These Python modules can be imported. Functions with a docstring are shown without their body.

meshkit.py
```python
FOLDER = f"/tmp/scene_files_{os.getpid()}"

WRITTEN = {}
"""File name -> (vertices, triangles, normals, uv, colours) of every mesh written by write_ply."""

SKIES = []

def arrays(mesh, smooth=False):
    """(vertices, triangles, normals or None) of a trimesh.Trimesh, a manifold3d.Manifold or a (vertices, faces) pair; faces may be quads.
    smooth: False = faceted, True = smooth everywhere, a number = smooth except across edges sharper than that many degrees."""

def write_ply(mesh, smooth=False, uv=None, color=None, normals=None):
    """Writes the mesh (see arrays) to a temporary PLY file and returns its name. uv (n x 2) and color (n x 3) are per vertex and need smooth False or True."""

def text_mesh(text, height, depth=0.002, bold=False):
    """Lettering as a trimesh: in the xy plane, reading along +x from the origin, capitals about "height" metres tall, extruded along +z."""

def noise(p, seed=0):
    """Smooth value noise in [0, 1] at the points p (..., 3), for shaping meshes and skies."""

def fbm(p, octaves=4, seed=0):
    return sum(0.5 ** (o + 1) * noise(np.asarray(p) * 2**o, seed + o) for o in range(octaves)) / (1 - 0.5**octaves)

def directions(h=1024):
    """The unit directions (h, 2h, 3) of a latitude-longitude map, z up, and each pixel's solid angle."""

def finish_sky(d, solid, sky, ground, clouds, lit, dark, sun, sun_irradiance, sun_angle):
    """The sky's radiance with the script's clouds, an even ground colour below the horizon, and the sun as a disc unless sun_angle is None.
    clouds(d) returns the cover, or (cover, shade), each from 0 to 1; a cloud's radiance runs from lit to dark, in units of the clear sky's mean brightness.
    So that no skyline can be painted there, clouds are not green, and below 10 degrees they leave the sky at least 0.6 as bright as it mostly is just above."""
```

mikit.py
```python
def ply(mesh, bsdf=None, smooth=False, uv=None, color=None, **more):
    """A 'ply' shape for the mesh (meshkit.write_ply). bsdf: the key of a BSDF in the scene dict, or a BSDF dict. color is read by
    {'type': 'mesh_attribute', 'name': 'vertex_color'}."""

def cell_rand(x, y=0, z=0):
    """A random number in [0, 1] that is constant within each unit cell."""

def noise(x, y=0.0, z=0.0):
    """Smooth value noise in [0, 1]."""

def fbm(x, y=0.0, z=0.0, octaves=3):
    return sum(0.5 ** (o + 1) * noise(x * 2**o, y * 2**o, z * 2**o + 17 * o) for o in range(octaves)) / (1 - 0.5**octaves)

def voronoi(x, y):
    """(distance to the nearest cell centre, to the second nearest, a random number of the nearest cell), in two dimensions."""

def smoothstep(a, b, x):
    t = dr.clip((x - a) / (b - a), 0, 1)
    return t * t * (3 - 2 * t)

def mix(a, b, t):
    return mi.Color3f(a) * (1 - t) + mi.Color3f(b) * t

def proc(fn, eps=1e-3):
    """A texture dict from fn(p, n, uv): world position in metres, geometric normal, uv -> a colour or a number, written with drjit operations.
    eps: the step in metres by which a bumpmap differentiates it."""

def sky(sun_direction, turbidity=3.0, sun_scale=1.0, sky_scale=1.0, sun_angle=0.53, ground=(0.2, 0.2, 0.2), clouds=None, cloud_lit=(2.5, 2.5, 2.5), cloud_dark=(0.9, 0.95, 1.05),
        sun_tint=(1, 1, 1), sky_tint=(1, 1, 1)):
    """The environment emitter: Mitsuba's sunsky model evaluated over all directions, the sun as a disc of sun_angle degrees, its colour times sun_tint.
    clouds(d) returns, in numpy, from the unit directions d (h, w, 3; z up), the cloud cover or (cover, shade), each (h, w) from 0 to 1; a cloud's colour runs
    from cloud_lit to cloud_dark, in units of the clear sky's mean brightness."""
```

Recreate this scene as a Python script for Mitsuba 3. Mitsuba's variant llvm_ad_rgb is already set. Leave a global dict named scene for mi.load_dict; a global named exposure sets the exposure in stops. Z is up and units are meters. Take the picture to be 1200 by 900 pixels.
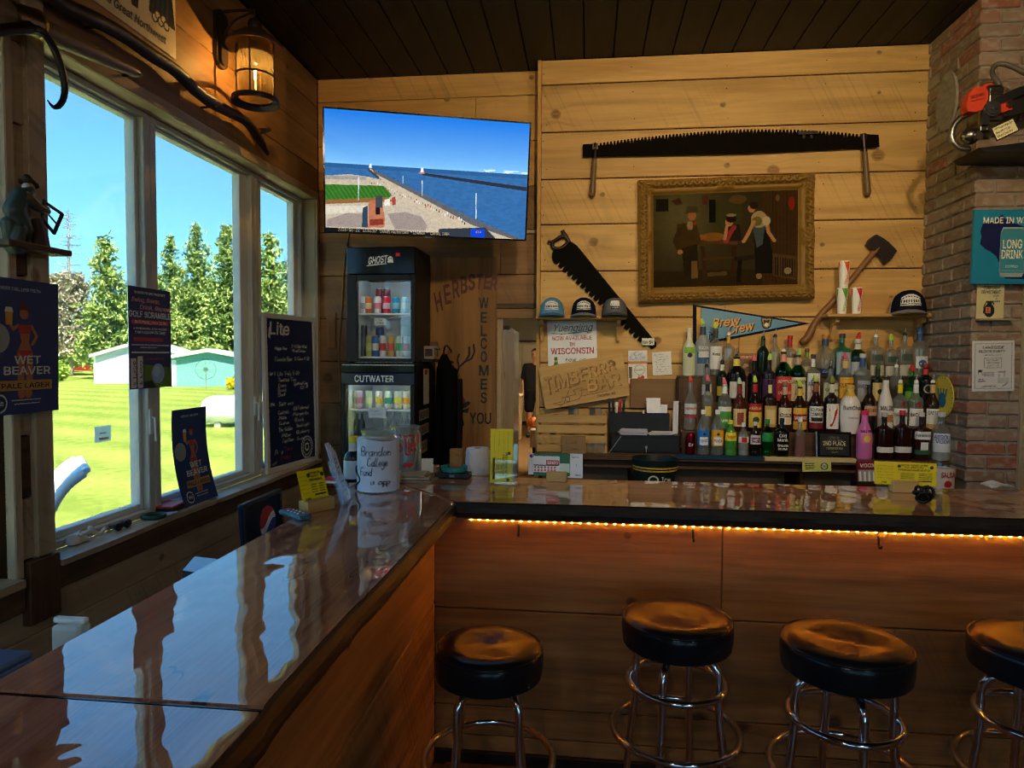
import math, random
import numpy as np, trimesh, shapely, manifold3d as m3
import shapely.affinity as aff
from shapely.geometry import Polygon, LineString, Point, box as sbox
import drjit as dr
import mitsuba as mi
import mikit, meshkit
from mikit import noise, fbm, voronoi, cell_rand, smoothstep, mix, proc

rng = np.random.default_rng(7)
random.seed(7)
scene, labels = {}, {}
T = mi.ScalarTransform4f

# ------------------------------------------------------------------ camera, sky, sun, big lights, exposure
FPX = 790.0
EYE = np.array([0.0, 0.0, 1.63])
_yaw, _pitch, _roll = math.atan(88 / FPX), math.radians(-2.4), 0.005
FW = np.array([-math.sin(_yaw) * math.cos(_pitch), math.cos(_yaw) * math.cos(_pitch), math.sin(_pitch)])
_r0 = np.cross(FW, [0, 0, 1]); _r0 /= np.linalg.norm(_r0); _u0 = np.cross(_r0, FW)
RT, UP = math.cos(_roll) * _r0 + math.sin(_roll) * _u0, math.cos(_roll) * _u0 - math.sin(_roll) * _r0
scene['camera'] = {'type': 'perspective', 'fov': 2 * math.degrees(math.atan(600 / FPX)), 'fov_axis': 'x', 'near_clip': 0.05, 'far_clip': 500.0,
                   'to_world': T().look_at(origin=EYE.tolist(), target=(EYE + FW).tolist(), up=UP.tolist())}
exposure = 1.5
SUN = np.array([0.30, -0.42, 0.86]); SUN /= np.linalg.norm(SUN)
scene['sky'] = mikit.sky(SUN, turbidity=2.6, sun_scale=0.0, sky_scale=3.0, ground=(0.16, 0.17, 0.12), sky_tint=(0.52, 0.90, 0.98))
scene['sky']['sampling_weight'] = 6.0
scene['sun'] = {'type': 'directional', 'direction': (-SUN).tolist(), 'irradiance': {'type': 'rgb', 'value': [6.2, 5.7, 4.6]}, 'sampling_weight': 1.5}

# ------------------------------------------------------------------ measuring helpers: a sight line meets a known plane
def _ray(x, y): return FW + RT * (x - 600) / FPX - UP * (y - 450) / FPX
def at_y(x, y, Y): d = _ray(x, y); return EYE + d * (Y / d[1])
def at_x(x, y, X): d = _ray(x, y); return EYE + d * (X / d[0])
def at_z(x, y, Z): d = _ray(x, y); return EYE + d * ((Z - EYE[2]) / d[2])

# ------------------------------------------------------------------ materials
def lin(c):
    """sRGB (0-255 or '#rrggbb') -> linear."""
    if isinstance(c, str): c = [int(c[i:i + 2], 16) for i in (1, 3, 5)]
    c = np.asarray(c, float) / 255.0
    return np.where(c <= 0.04045, c / 12.92, ((c + 0.055) / 1.055) ** 2.4)

VC = {'type': 'mesh_attribute', 'name': 'vertex_color'}
def two(b): return {'type': 'twosided', 'bsdf': b}
def prin(**k): return two({'type': 'principled', **k})
scene['matte'] = two({'type': 'diffuse', 'reflectance': VC})
scene['satin'] = prin(base_color=VC, roughness=0.45, specular=0.4)
scene['gloss'] = prin(base_color=VC, roughness=0.12, specular=0.5)
scene['metal'] = prin(base_color=VC, roughness=0.32, metallic=1.0)
scene['chrome'] = prin(base_color={'type': 'rgb', 'value': [0.75, 0.75, 0.76]}, roughness=0.09, metallic=1.0)
scene['glass'] = {'type': 'thindielectric', 'int_ior': 1.5, 'specular_transmittance': {'type': 'rgb', 'value': [0.95, 0.97, 0.96]}}
scene['glass_window'] = {'type': 'thindielectric', 'int_ior': 1.35, 'specular_transmittance': {'type': 'rgb', 'value': [0.97, 0.98, 0.98]}}
scene['glass_bottle'] = {'type': 'blendbsdf', 'weight': 0.17, 'bsdf_0': {'type': 'thindielectric', 'int_ior': 1.6, 'specular_transmittance': {'type': 'rgb', 'value': [.86, .88, .86]}}, 'bsdf_1': two({'type': 'diffuse', 'reflectance': {'type': 'rgb', 'value': [.46, .48, .46]}})}
for _n, _c in dict(green=[.10, .42, .14], teal=[.30, .72, .78], lime=[.30, .85, .25], frost=[.66, .74, .82], seeded0=[.90, .72, .42]).items():
    scene['glass_' + _n] = {'type': 'thindielectric', 'int_ior': 1.45, 'specular_transmittance': {'type': 'rgb', 'value': _c}}

TONES = [  # light, dark, knot
    ((.60, .375, .135), (.42, .235, .070), (.17, .075, .022)),      # 0 pale pine boards
    ((.34, .172, .052), (.16, .070, .020), (.04, .015, .006)),      # 1 stained bar front
    ((.0085, .009, .0095), (.0036, .0038, .004), (.006, .006, .006)),  # 2 charcoal ceiling
    ((.115, .062, .032), (.052, .026, .014), (.02, .01, .006)),    # 3 dark brown
    ((.46, .36, .24), (.33, .245, .15), (.14, .08, .04)),          # 4 greyed trim boards
    ((.30, .165, .07), (.19, .095, .038), (.06, .026, .01)),       # 5 amber left wall
    ((.028, .016, .010), (.010, .006, .004), (.01, .006, .004)),   # 6 bark
]
def wood_fn(p, n, uv):
    """uv in metres; v = 4 * board number + place across the board; 200 board numbers per tone."""
    b = dr.floor(uv.y / 4)
    v, u, tone = uv.y - 4 * b, uv.x + cell_rand(b, 3) * 37, dr.floor(b / 200)
    r1, r2 = cell_rand(b, 1), cell_rand(b, 2)
    kx, ky = u / 0.52, v / 0.31 + r1 * 5
    cx, cy = dr.floor(kx), dr.floor(ky)
    dx = (kx - cx - 0.2 - 0.6 * cell_rand(cx, cy, b)) * 0.52
    dy = (ky - cy - 0.2 - 0.6 * cell_rand(cx, cy, b + 5000)) * 0.31
    has = dr.select(cell_rand(cx, cy, b + 9000) < 0.40, 1.0, 0.0)
    size = 0.008 + 0.021 * cell_rand(cx, cy, b + 3000)
    d = dr.sqrt(dx * dx * 0.8 + dy * dy) + 0.004 * noise(u * 60, v * 60, b)
    pull = has * dr.exp(-d * d / (9 * size * size))
    vv = v + dy * pull * 0.8
    g = fbm(u * 1.3, vv * 17 + b * 3, b, 4)
    rings = 0.5 + 0.5 * dr.sin(vv * 130 + 26 * fbm(u * 0.8, vv * 6, b + 50, 2))
    fine = noise(u * 12, vv * 420, b)
    t = dr.clip(0.78 * g + 0.08 * rings + 0.16 * fine + 0.16 * (r2 - 0.5), 0, 1)
    t = smoothstep(0.22, 0.86, t)
    saw = smoothstep(0.55, 0.95, noise(u * 75 + v * 38, u * 3, b)) * dr.select(r1 > 0.5, 1.0, 0.0) * smoothstep(0.35, 0.7, noise(u * 2.3, v * 4, b + 77))
    light, dark, knot = mi.Color3f(0), mi.Color3f(0), mi.Color3f(0)
    for i, (a, c, k) in enumerate(TONES):
        on = dr.eq(tone, i) if hasattr(dr, 'eq') else tone == i
        light, dark, knot = dr.select(on, mi.Color3f(a), light), dr.select(on, mi.Color3f(c), dark), dr.select(on, mi.Color3f(k), knot)
    col = light * (1 - t) + dark * t
    col = col * (1 - 0.19 * saw) * (0.86 + 0.26 * r2)
    kn = has * smoothstep(size * 1.15, size * 0.8, d)
    ring = has * smoothstep(size * 0.5, 0, dr.abs(d - size * 1.15)) * 0.8
    streak = smoothstep(0.80, 0.97, fbm(u * 1.6, v * 6, b + 300, 3)) * 0.55
    col = col * (1 - kn) + (knot * 1.3 + 0.25 * dark * rings) * kn
    return col * (1 - ring * 0.55) * (1 - streak * 0.6)
scene['wood'] = prin(base_color=proc(wood_fn), roughness=0.55, specular=0.3)
WOOD_LOW = {'type': 'principled', 'base_color': proc(wood_fn), 'roughness': 0.38, 'specular': 0.4}
scene['wood_satin'] = two(WOOD_LOW)

def bar_fn(p, n, uv):
    """Live-edge slab: uv.x along the grain, uv.y across, metres."""
    u, v = uv.x, uv.y
    w = v + 0.10 * fbm(u * 0.9, v * 2.0, 3.0, 3)
    rings = 0.5 + 0.5 * dr.sin(w * 70 + 18 * fbm(u * 0.5, v * 4.0, 8.0, 3))
    g = fbm(u * 1.6, w * 14, 1.0, 4)
    fine = noise(u * 9, w * 330, 2.0)
    t = smoothstep(0.18, 0.85, 0.72 * g + 0.10 * rings + 0.16 * fine)
    col = mix((.62, .30, .165), (.25, .085, .045), t)
    sap = smoothstep(0.55, 0.75, fbm(u * 0.8, v * 3.5, 21.0, 3))
    col = col * (1 - 0.5 * sap) + mi.Color3f(.66, .40, .22) * 0.5 * sap
    crack = smoothstep(0.985, 1.0, 1 - dr.abs(fbm(u * 1.5, v * 9, 33.0, 3) - 0.5) * 2) * smoothstep(0.55, 0.7, noise(u * 2, v * 3, 40.0))
    return col * (1 - 0.8 * crack)
def bar_bump(p, n, uv):
    return 0.5 * fbm(p.x * 5, p.y * 5, 0.0, 2) + 0.07 * noise(p.x * 24, p.y * 24, 2.0)
scene['bar_top'] = {'type': 'bumpmap', 'arbitrary': proc(bar_bump), 'scale': 0.0045,
                    'bsdf': {'type': 'blendbsdf', 'weight': 0.23, 'bsdf_0': {'type': 'plastic', 'diffuse_reflectance': proc(bar_fn), 'int_ior': 1.9}, 'bsdf_1': {'type': 'conductor', 'material': 'none'}}}
scene['leather'] = {'type': 'bumpmap', 'arbitrary': proc(lambda p, n, uv: 0.5 * fbm(p.x * 9, p.y * 9, p.z * 9, 2) + 0.05 * noise(p.x * 160, p.y * 160, p.z * 160)), 'scale': 0.004,
                    'bsdf': prin(base_color={'type': 'rgb', 'value': [.008, .009, .013]}, roughness=0.2, specular=0.24)}
def brick_fn(p, n, uv):
    f = fbm(p.x * 26, p.y * 26, p.z * 34, 4)
    r = cell_rand(dr.floor(uv.x), 5)
    c = mix((.33, .225, .165), (.235, .155, .11), r)
    c = dr.select(r > 0.86, mi.Color3f(.31, .13, .085), c)
    c = dr.select(r < 0.12, mi.Color3f(.33, .26, .21), c)
    grey = smoothstep(0.50, 0.68, f) * 0.55
    dust = smoothstep(0.45, 0.7, fbm(p.x * 4, p.y * 4, p.z * 3, 3)) * 0.35
    c = c * (0.72 + 0.55 * f) * (1 - grey) + mi.Color3f(.36, .32, .28) * grey
    return c * (1 - dust) + mi.Color3f(.33, .29, .25) * dust
scene['brick'] = {'type': 'bumpmap', 'arbitrary': proc(lambda p, n, uv: fbm(p.x * 60, p.y * 60, p.z * 60, 3)), 'scale': 0.006,
                  'bsdf': two({'type': 'diffuse', 'reflectance': proc(brick_fn)})}
def mortar_fn(p, n, uv):
    f = fbm(p.x * 40, p.y * 40, p.z * 40, 3)
    return mix((.20, .165, .135), (.36, .31, .26), f)
scene['mortar'] = two({'type': 'diffuse', 'reflectance': proc(mortar_fn)})
def lawn_fn(p, n, uv):
    big = fbm(p.x * 0.22, p.y * 0.22, 0.0, 3)
    mow = 0.5 + 0.5 * dr.sin((p.y * 0.86 + p.x * 0.30) * 3.6 + 1.5 * noise(p.x * 0.15, p.y * 0.15))
    fine = fbm(p.x * 9, p.y * 9, 2.0, 3)
    c = mix((.125, .185, .034), (.225, .275, .064), smoothstep(0.25, 0.8, 0.35 * big + 0.25 * mow + 0.45 * fine))
    gravel = smoothstep(-4.55, -4.2, p.x + 0.25 * noise(p.x * 3, p.y * 3, 5.0))
    c = c * (1 - gravel) + mix((.33, .27, .20), (.55, .47, .38), fbm(p.x * 30, p.y * 30, 1.0, 2)) * gravel
    return c
scene['lawn'] = two({'type': 'diffuse', 'reflectance': proc(lawn_fn)})
scene['glass_seeded'] = {'type': 'blendbsdf', 'weight': 0.03, 'bsdf_0': dict(scene['glass_seeded0']), 'bsdf_1': {'type': 'principledthin', 'base_color': {'type': 'rgb', 'value': [.9, .62, .26]}, 'roughness': 0.5, 'diff_trans': 1.4}}
scene['thin_paper'] = {'type': 'principledthin', 'base_color': VC, 'roughness': 0.6, 'diff_trans': 1.3}
scene['foliage'] = two({'type': 'diffuse', 'reflectance': VC})

# ------------------------------------------------------------------ mesh helpers
def box(x0, x1, y0, y1, z0, z1):
    m = trimesh.creation.box((abs(x1 - x0), abs(y1 - y0), abs(z1 - z0)))
    m.apply_translation(((x0 + x1) / 2, (y0 + y1) / 2, (z0 + z1) / 2)); return m
def bevel_box(x0, x1, y0, y1, z0, z1, r=0.003):
    """A box with chamfered edges (44 triangles)."""
    lo, hi = np.array([x0, y0, z0]), np.array([x1, y1, z1])
    r = min(r, *(0.45 * (hi - lo)))
    pts = []
    for sx in (0, 1):
        for sy in (0, 1):
            for sz in (0, 1):
                c = np.where([sx, sy, sz], hi, lo)
                s = np.where([sx, sy, sz], -r, r)
                for k in range(3):
                    q = c + s; q[k] = c[k]; pts.append(q)
    return trimesh.convex.convex_hull(np.array(pts))
def round_box(x0, x1, y0, y1, z0, z1, r=0.01, n=10):
    sp = trimesh.creation.icosphere(2 if n > 8 else 1, r)
    pts = [sp.vertices + np.array([a, b, c]) for a in (x0 + r, x1 - r) for b in (y0 + r, y1 - r) for c in (z0 + r, z1 - r)]
    return trimesh.convex.convex_hull(np.vstack(pts))
def hull(*pts): return trimesh.convex.convex_hull(np.vstack(pts))
def cyl(p0, p1, r, n=16, r1=None):
    p0, p1 = np.asarray(p0, float), np.asarray(p1, float)
    return sweep([p0, p1], [r, r if r1 is None else r1], n)
def sweep(path, radii, n=10, cap=True, squash=None):
    """A tube along a polyline, radius per point, parallel-transported."""
    p = np.asarray(path, float); r = np.broadcast_to(np.asarray(radii, float), (len(p),))
    t = np.gradient(p, axis=0); t /= np.linalg.norm(t, axis=1, keepdims=True) + 1e-12
    a = np.cross(t[0], [0, 0, 1] if abs(t[0][2]) < 0.9 else [1, 0, 0]); a /= np.linalg.norm(a)
    A = []
    for k in range(len(p)):
        a = a - t[k] * (a @ t[k]); a /= np.linalg.norm(a); A.append(a.copy())
    A = np.array(A); B = np.cross(t, A)
    th = np.arange(n) * 2 * np.pi / n
    v = (p[:, None] + r[:, None, None] * (np.cos(th)[None, :, None] * A[:, None] + np.sin(th)[None, :, None] * B[:, None])).reshape(-1, 3)
    i, j = np.meshgrid(np.arange(len(p) - 1), np.arange(n), indexing='ij')
    q = np.stack([i * n + j, i * n + (j + 1) % n, (i + 1) * n + (j + 1) % n, (i + 1) * n + j], -1).reshape(-1, 4)
    f = np.vstack([q[:, [0, 1, 2]], q[:, [0, 2, 3]]])
    if cap:
        v = np.vstack([v, p[:1], p[-1:]]); m = len(p) * n; j = np.arange(n)
        f = np.vstack([f, np.stack([(j + 1) % n, j, j * 0 + m], 1), np.stack([m - n + j, m - n + (j + 1) % n, j * 0 + m + 1], 1)])
    return trimesh.Trimesh(v, f, process=False)
def smooth_path(pts, n=24, closed=False):
    pts = np.asarray(pts, float)
    from scipy.interpolate import CubicSpline
    if closed: pts = np.vstack([pts, pts[:1]])
    d = np.r_[0, np.cumsum(np.linalg.norm(np.diff(pts, axis=0), axis=1))]
    cs = CubicSpline(d, pts, bc_type='periodic' if closed else 'natural')
    return cs(np.linspace(0, d[-1], n))
def ring(c, R, r, axis='z', n=32, m=8):
    th = np.linspace(0, 2 * np.pi, n + 1)
    P = np.stack([np.cos(th) * R, np.sin(th) * R, th * 0], 1)
    mm = trimesh.creation.torus(R, r, major_sections=n, minor_sections=m)
    if axis == 'y': mm.apply_transform(trimesh.transformations.rotation_matrix(np.pi / 2, [1, 0, 0]))
    if axis == 'x': mm.apply_transform(trimesh.transformations.rotation_matrix(np.pi / 2, [0, 1, 0]))
    mm.apply_translation(c); return mm
def lathe(profile, n=24, c=(0, 0, 0)):
    """Revolve (r, z) points, bottom to top, about z."""
    pr = np.asarray(profile, float); th = np.arange(n) * 2 * np.pi / n
    v = np.stack([pr[:, None, 0] * np.cos(th), pr[:, None, 0] * np.sin(th), np.repeat(pr[:, 1:2], n, 1)], -1).reshape(-1, 3) + np.asarray(c)
    i, j = np.meshgrid(np.arange(len(pr) - 1), np.arange(n), indexing='ij')
    q = np.stack([i * n + j, i * n + (j + 1) % n, (i + 1) * n + (j + 1) % n, (i + 1) * n + j], -1).reshape(-1, 4)
    f = np.vstack([q[:, [0, 1, 2]], q[:, [0, 2, 3]]])
    m = trimesh.Trimesh(v, f, process=False); m.update_faces(m.area_faces > 1e-12); return m
def cat(*ms): return trimesh.util.concatenate([m for m in ms if m is not None])
def extr(poly, depth):
    ms = [trimesh.creation.extrude_polygon(g, depth, engine='earcut') for g in getattr(poly, 'geoms', [poly]) if g.area > 1e-9]
    return cat(*ms)
def frame(o, x, y):
    x = np.asarray(x, float); x = x / np.linalg.norm(x); y = np.asarray(y, float); y = y - x * (x @ y); y /= np.linalg.norm(y)
    M = np.eye(4); M[:3, 0], M[:3, 1], M[:3, 2], M[:3, 3] = x, y, np.cross(x, y), o; return M
def moved(m, M): m = m.copy(); m.apply_transform(M); return m
def rotm(a, axis, pt=(0, 0, 0)): return trimesh.transformations.rotation_matrix(a, axis, pt)
WALL = lambda x, z, y: frame((x, y, z), (1, 0, 0), (0, 0, 1))       # faces the room (-y)
SIDE = lambda y, z, x: frame((x, y, z), (0, 1, 0), (0, 0, 1))       # on the left wall, faces +x

# ------------------------------------------------------------------ scene entries
def key_of(name, parent=None):
    base = f'{parent}__{name}' if parent else name
    taken = lambda k: k in scene or k in labels or any(q.startswith(k + '__') for q in scene)
    if not taken(base): return base
    i = 1
    while f'{base}_{i:03d}' in _used: i += 1
    return f'{base}_{i:03d}'
_used = set()
def new_key(name, parent=None):
    base = f'{parent}__{name}' if parent else name
    k, i = base, 0
    while k in _used: i += 1; k = f'{base}_{i:03d}'
    _used.add(k); return k
def thing(name, label, cat_, group=None):
    k = new_key(name); labels[k] = {'label': label, 'category': cat_}
    if group: labels[k]['group'] = group
    return k
def tag(k, label=None, cat_=None, group=None, kind=None):
    d = labels.setdefault(k, {})
    for a, b in (('label', label), ('category', cat_), ('group', group), ('kind', kind)):
        if b: d[a] = b
    return k
def add(name, mesh, mat='satin', color=None, parent=None, smooth=False, label=None, uv=None, kind=None, **more):
    """One entry. color: sRGB triple or '#hex' for the vertex-coloured materials (or an (n, 3) linear array)."""
    k = new_key(name, parent)
    if hasattr(mesh, 'to_mesh'):
        mm = mesh.to_mesh(); mesh = trimesh.Trimesh(mm.vert_properties[:, :3], mm.tri_verts, process=False)
    if color is not None and not (isinstance(color, np.ndarray) and color.ndim == 2):
        if smooth not in (False, True): mesh = trimesh.graph.smooth_shade(mesh, angle=np.radians(smooth), facet_minarea=None); smooth = True
        color = np.tile(lin(color), (len(mesh.vertices), 1))
    elif color is None and uv is not None and smooth not in (False, True): smooth = False
    scene[k] = mikit.ply(mesh, mat, smooth=smooth, uv=uv, color=color, **more)
    if label: labels.setdefault(k, {})['label'] = label
    if kind: labels.setdefault(k, {})['kind'] = kind
    return k
_board = [0] * 10
def wood(name, mesh, tone, parent=None, along=None, mat='wood', **kw):
    """A wooden piece: grain along its longest side unless told. Projects uv per face so that the grain runs along 'along'."""
    _board[tone] = (_board[tone] + 1) % 199
    b = tone * 200 + _board[tone]
    mesh = mesh.copy(); mesh.unmerge_vertices()
    v = np.array(mesh.vertices); ext = v.max(0) - v.min(0)
    if along is None: along = np.eye(3)[int(np.argmax(ext))]
    along = np.asarray(along, float) / np.linalg.norm(along)
    n = np.repeat(mesh.face_normals, 3, axis=0)
    across = np.cross(n, along); L = np.linalg.norm(across, axis=1, keepdims=True)
    alt = np.cross(along, [0, 0, 1] if abs(along[2]) < 0.9 else [1, 0, 0])
    across = np.where(L > 0.3, across / np.maximum(L, 1e-9), alt)
    c = v - v.mean(0)
    k = np.argmax(np.abs(across), 1); sg = np.sign(across[np.arange(len(k)), k])
    across = across * sg[:, None]
    vv = np.clip((c * across).sum(1) + 1.5, 0.05, 3.9)
    uu = c @ along + 10 + rng.random() * 5
    return add(name, mesh, mat, None, parent, False, uv=np.stack([uu, 4 * b + vv], 1), **kw)

# flat print: layers of shapes in a local xy frame, one vertex-coloured mesh
class Print:
    def __init__(s, M, z=0.0006): s.M, s.z, s.parts, s.k = M, z, [], 0
    def _put(s, m, color):
        if m is None or len(m.vertices) == 0: return
        m = m.copy(); s.parts.append((m, lin(color)))
    def poly(s, pts, color, up=0):
        g = pts if hasattr(pts, 'area') else Polygon(pts)
        if not g.is_valid: g = g.buffer(0)
        s.k += 1
        m = extr(g, 0.0003); m.apply_translation((0, 0, s.z + up + s.k * 0.00002)); s._put(m, color); return s
    def rect(s, x, y, w, h, color): return s.poly([(x, y), (x + w, y), (x + w, y + h), (x, y + h)], color)
    def circle(s, x, y, r, color, sx=1.0): return s.poly(aff.scale(Point(x, y).buffer(r, 12), sx, 1), color)
    def line(s, pts, w, color): return s.poly(LineString(pts).buffer(w / 2, 2), color)
    def text(s, t, x, y, h, color, w=None, bold=False, anchor='l', shear=0.0, rot=0.0, vertical=False):
        s.k += 1
        m = meshkit.text_mesh(t, h, 0.0003, bold)
        b = m.bounds
        if w: m.apply_scale((w / (b[1][0] - b[0][0]), 1, 1)); b = m.bounds
        if anchor == 'c': m.apply_translation((-(b[0][0] + b[1][0]) / 2, 0, 0))
        elif anchor == 'r': m.apply_translation((-b[1][0], 0, 0))
        if shear: S = np.eye(4); S[0, 1] = shear; m.apply_transform(S)
        if rot: m.apply_transform(rotm(rot, [0, 0, 1]))
        m.apply_translation((x, y, s.z + s.k * 0.00002)); s._put(m, color); return s
    def hand(s, t, x, y, h, color, w=None, pen=None, slant=0.15):
        """Handwriting: single strokes."""
        cx, lines = 0.0, []
        for ch in t:
            g = HAND.get(ch) or HAND.get(ch.upper())
            if ch == ' ' or g is None: cx += 0.45; continue
            ww = max(p[0] for st in g for p in st)
            for st in g:
                q = smooth_path([(a, b, 0) for a, b in st], 4 * len(st))[:, :2] if len(st) > 2 else np.array(st, float)
                lines.append(LineString([(cx + a + slant * b, b) for a, b in q]))
            cx += ww + 0.16
        sc = h; sx = (w / cx) if w else h
        pen = pen or h * 0.09
        g = shapely.union_all([aff.affine_transform(l, [sx, 0, 0, sc, x, y]).buffer(pen / 2, 2) for l in lines])
        return s.poly(g, color)
    def done(s, parent, name='print', mat='satin'):
        ms, cs = [], []
        for m, c in s.parts: ms.append(m); cs.append(np.tile(c, (len(m.vertices), 1)))
        m = moved(trimesh.util.concatenate(ms), s.M)
        return add(name, m, mat, np.vstack(cs), parent, kind='stuff')
_H = '''A:0,0 .3,1 .6,0|.12,.4 .48,.4;B:0,0 0,1 .4,.9 .35,.55 0,.5 .45,.4 .42,.05 0,0;C:.55,.85 .3,1 .02,.6 .1,.1 .35,0 .58,.15;D:0,0 0,1 .4,.85 .5,.4 .3,.05 0,0;E:.45,1 0,1 0,0 .45,0|0,.5 .35,.5;F:.45,1 0,1 0,0|0,.5 .35,.5;G:.55,.85 .3,1 0,.5 .3,0 .55,.15 .55,.45 .3,.45;H:0,0 0,1|.5,0 .5,1|0,.5 .5,.5;I:0,0 0,1;J:.4,1 .4,.2 .2,0 0,.2;K:0,0 0,1|.5,1 0,.45 .5,0;L:0,1 0,0 .4,0;M:0,0 .1,1 .35,.4 .6,1 .7,0;N:0,0 0,1 .5,0 .5,1;O:.3,1 0,.5 .3,0 .6,.5 .3,1;P:0,0 0,1 .45,.85 .4,.5 0,.45;R:0,0 0,1 .45,.85 .4,.55 0,.48 .5,0;S:.45,.9 .2,1 .05,.75 .4,.35 .25,0 0,.1;T:0,1 .6,1|.3,1 .3,0;U:0,1 .05,.15 .3,0 .5,.2 .5,1;V:0,1 .28,0 .55,1;W:0,1 .18,0 .38,.7 .55,0 .75,1;Y:0,1 .28,.5 .55,1|.28,.5 .25,0;a:.4,.45 .15,.5 0,.2 .15,0 .4,.3 .42,.5 .45,0;b:0,1 0,0 .3,.05 .35,.4 .05,.4;c:.35,.4 .15,.5 0,.2 .2,0 .38,.1;d:.38,.4 .1,.48 0,.15 .2,0 .4,.3 .4,1 .42,0;e:.03,.25 .35,.3 .2,.5 0,.25 .18,0 .38,.1;f:.4,.95 .2,1 .12,.5 .1,-.35|0,.45 .35,.5;g:.38,.4 .1,.48 0,.2 .2,.05 .38,.4 .38,-.2 .15,-.4 0,-.25;h:0,1 0,0 .1,.4 .3,.45 .35,0;i:0,.5 .02,0;k:0,1 0,0|.3,.5 .02,.2 .35,0;l:0,1 .03,0 .12,.05;m:0,.5 .02,0 .15,.48 .25,.4 .27,0 .4,.48 .52,.4 .54,0;n:0,.5 .02,0 .15,.45 .32,.42 .34,0;o:.2,.5 0,.25 .2,0 .4,.25 .2,.5;p:0,.5 .02,-.4 .02,.4 .3,.45 .3,.05 .02,.05;r:0,.5 .03,0 .1,.4 .28,.5;s:.3,.45 .08,.48 .28,.15 .0,.02;t:.12,.9 .12,.1 .25,0|0,.55 .3,.58;u:0,.5 .03,.05 .25,.05 .32,.5 .35,0;v:0,.5 .15,0 .3,.5;w:0,.5 .1,0 .25,.4 .38,0 .5,.5;y:0,.5 .15,.05|.35,.5 .1,-.4;0:.25,1 0,.5 .25,0 .5,.5 .25,1;1:.05,.85 .2,1 .2,0;2:0,.8 .25,1 .45,.75 0,0 .5,0;3:0,.95 .35,.9 .15,.55 .4,.3 .2,0 0,.1;4:.35,0 .35,1 0,.35 .5,.35;5:.45,1 .05,1 .02,.55 .4,.5 .35,.05 0,.05;$:.45,.85 .1,.9 .4,.3 0,.15|.23,1.1 .23,-.1;-:0,.45 .35,.45'''
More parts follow.
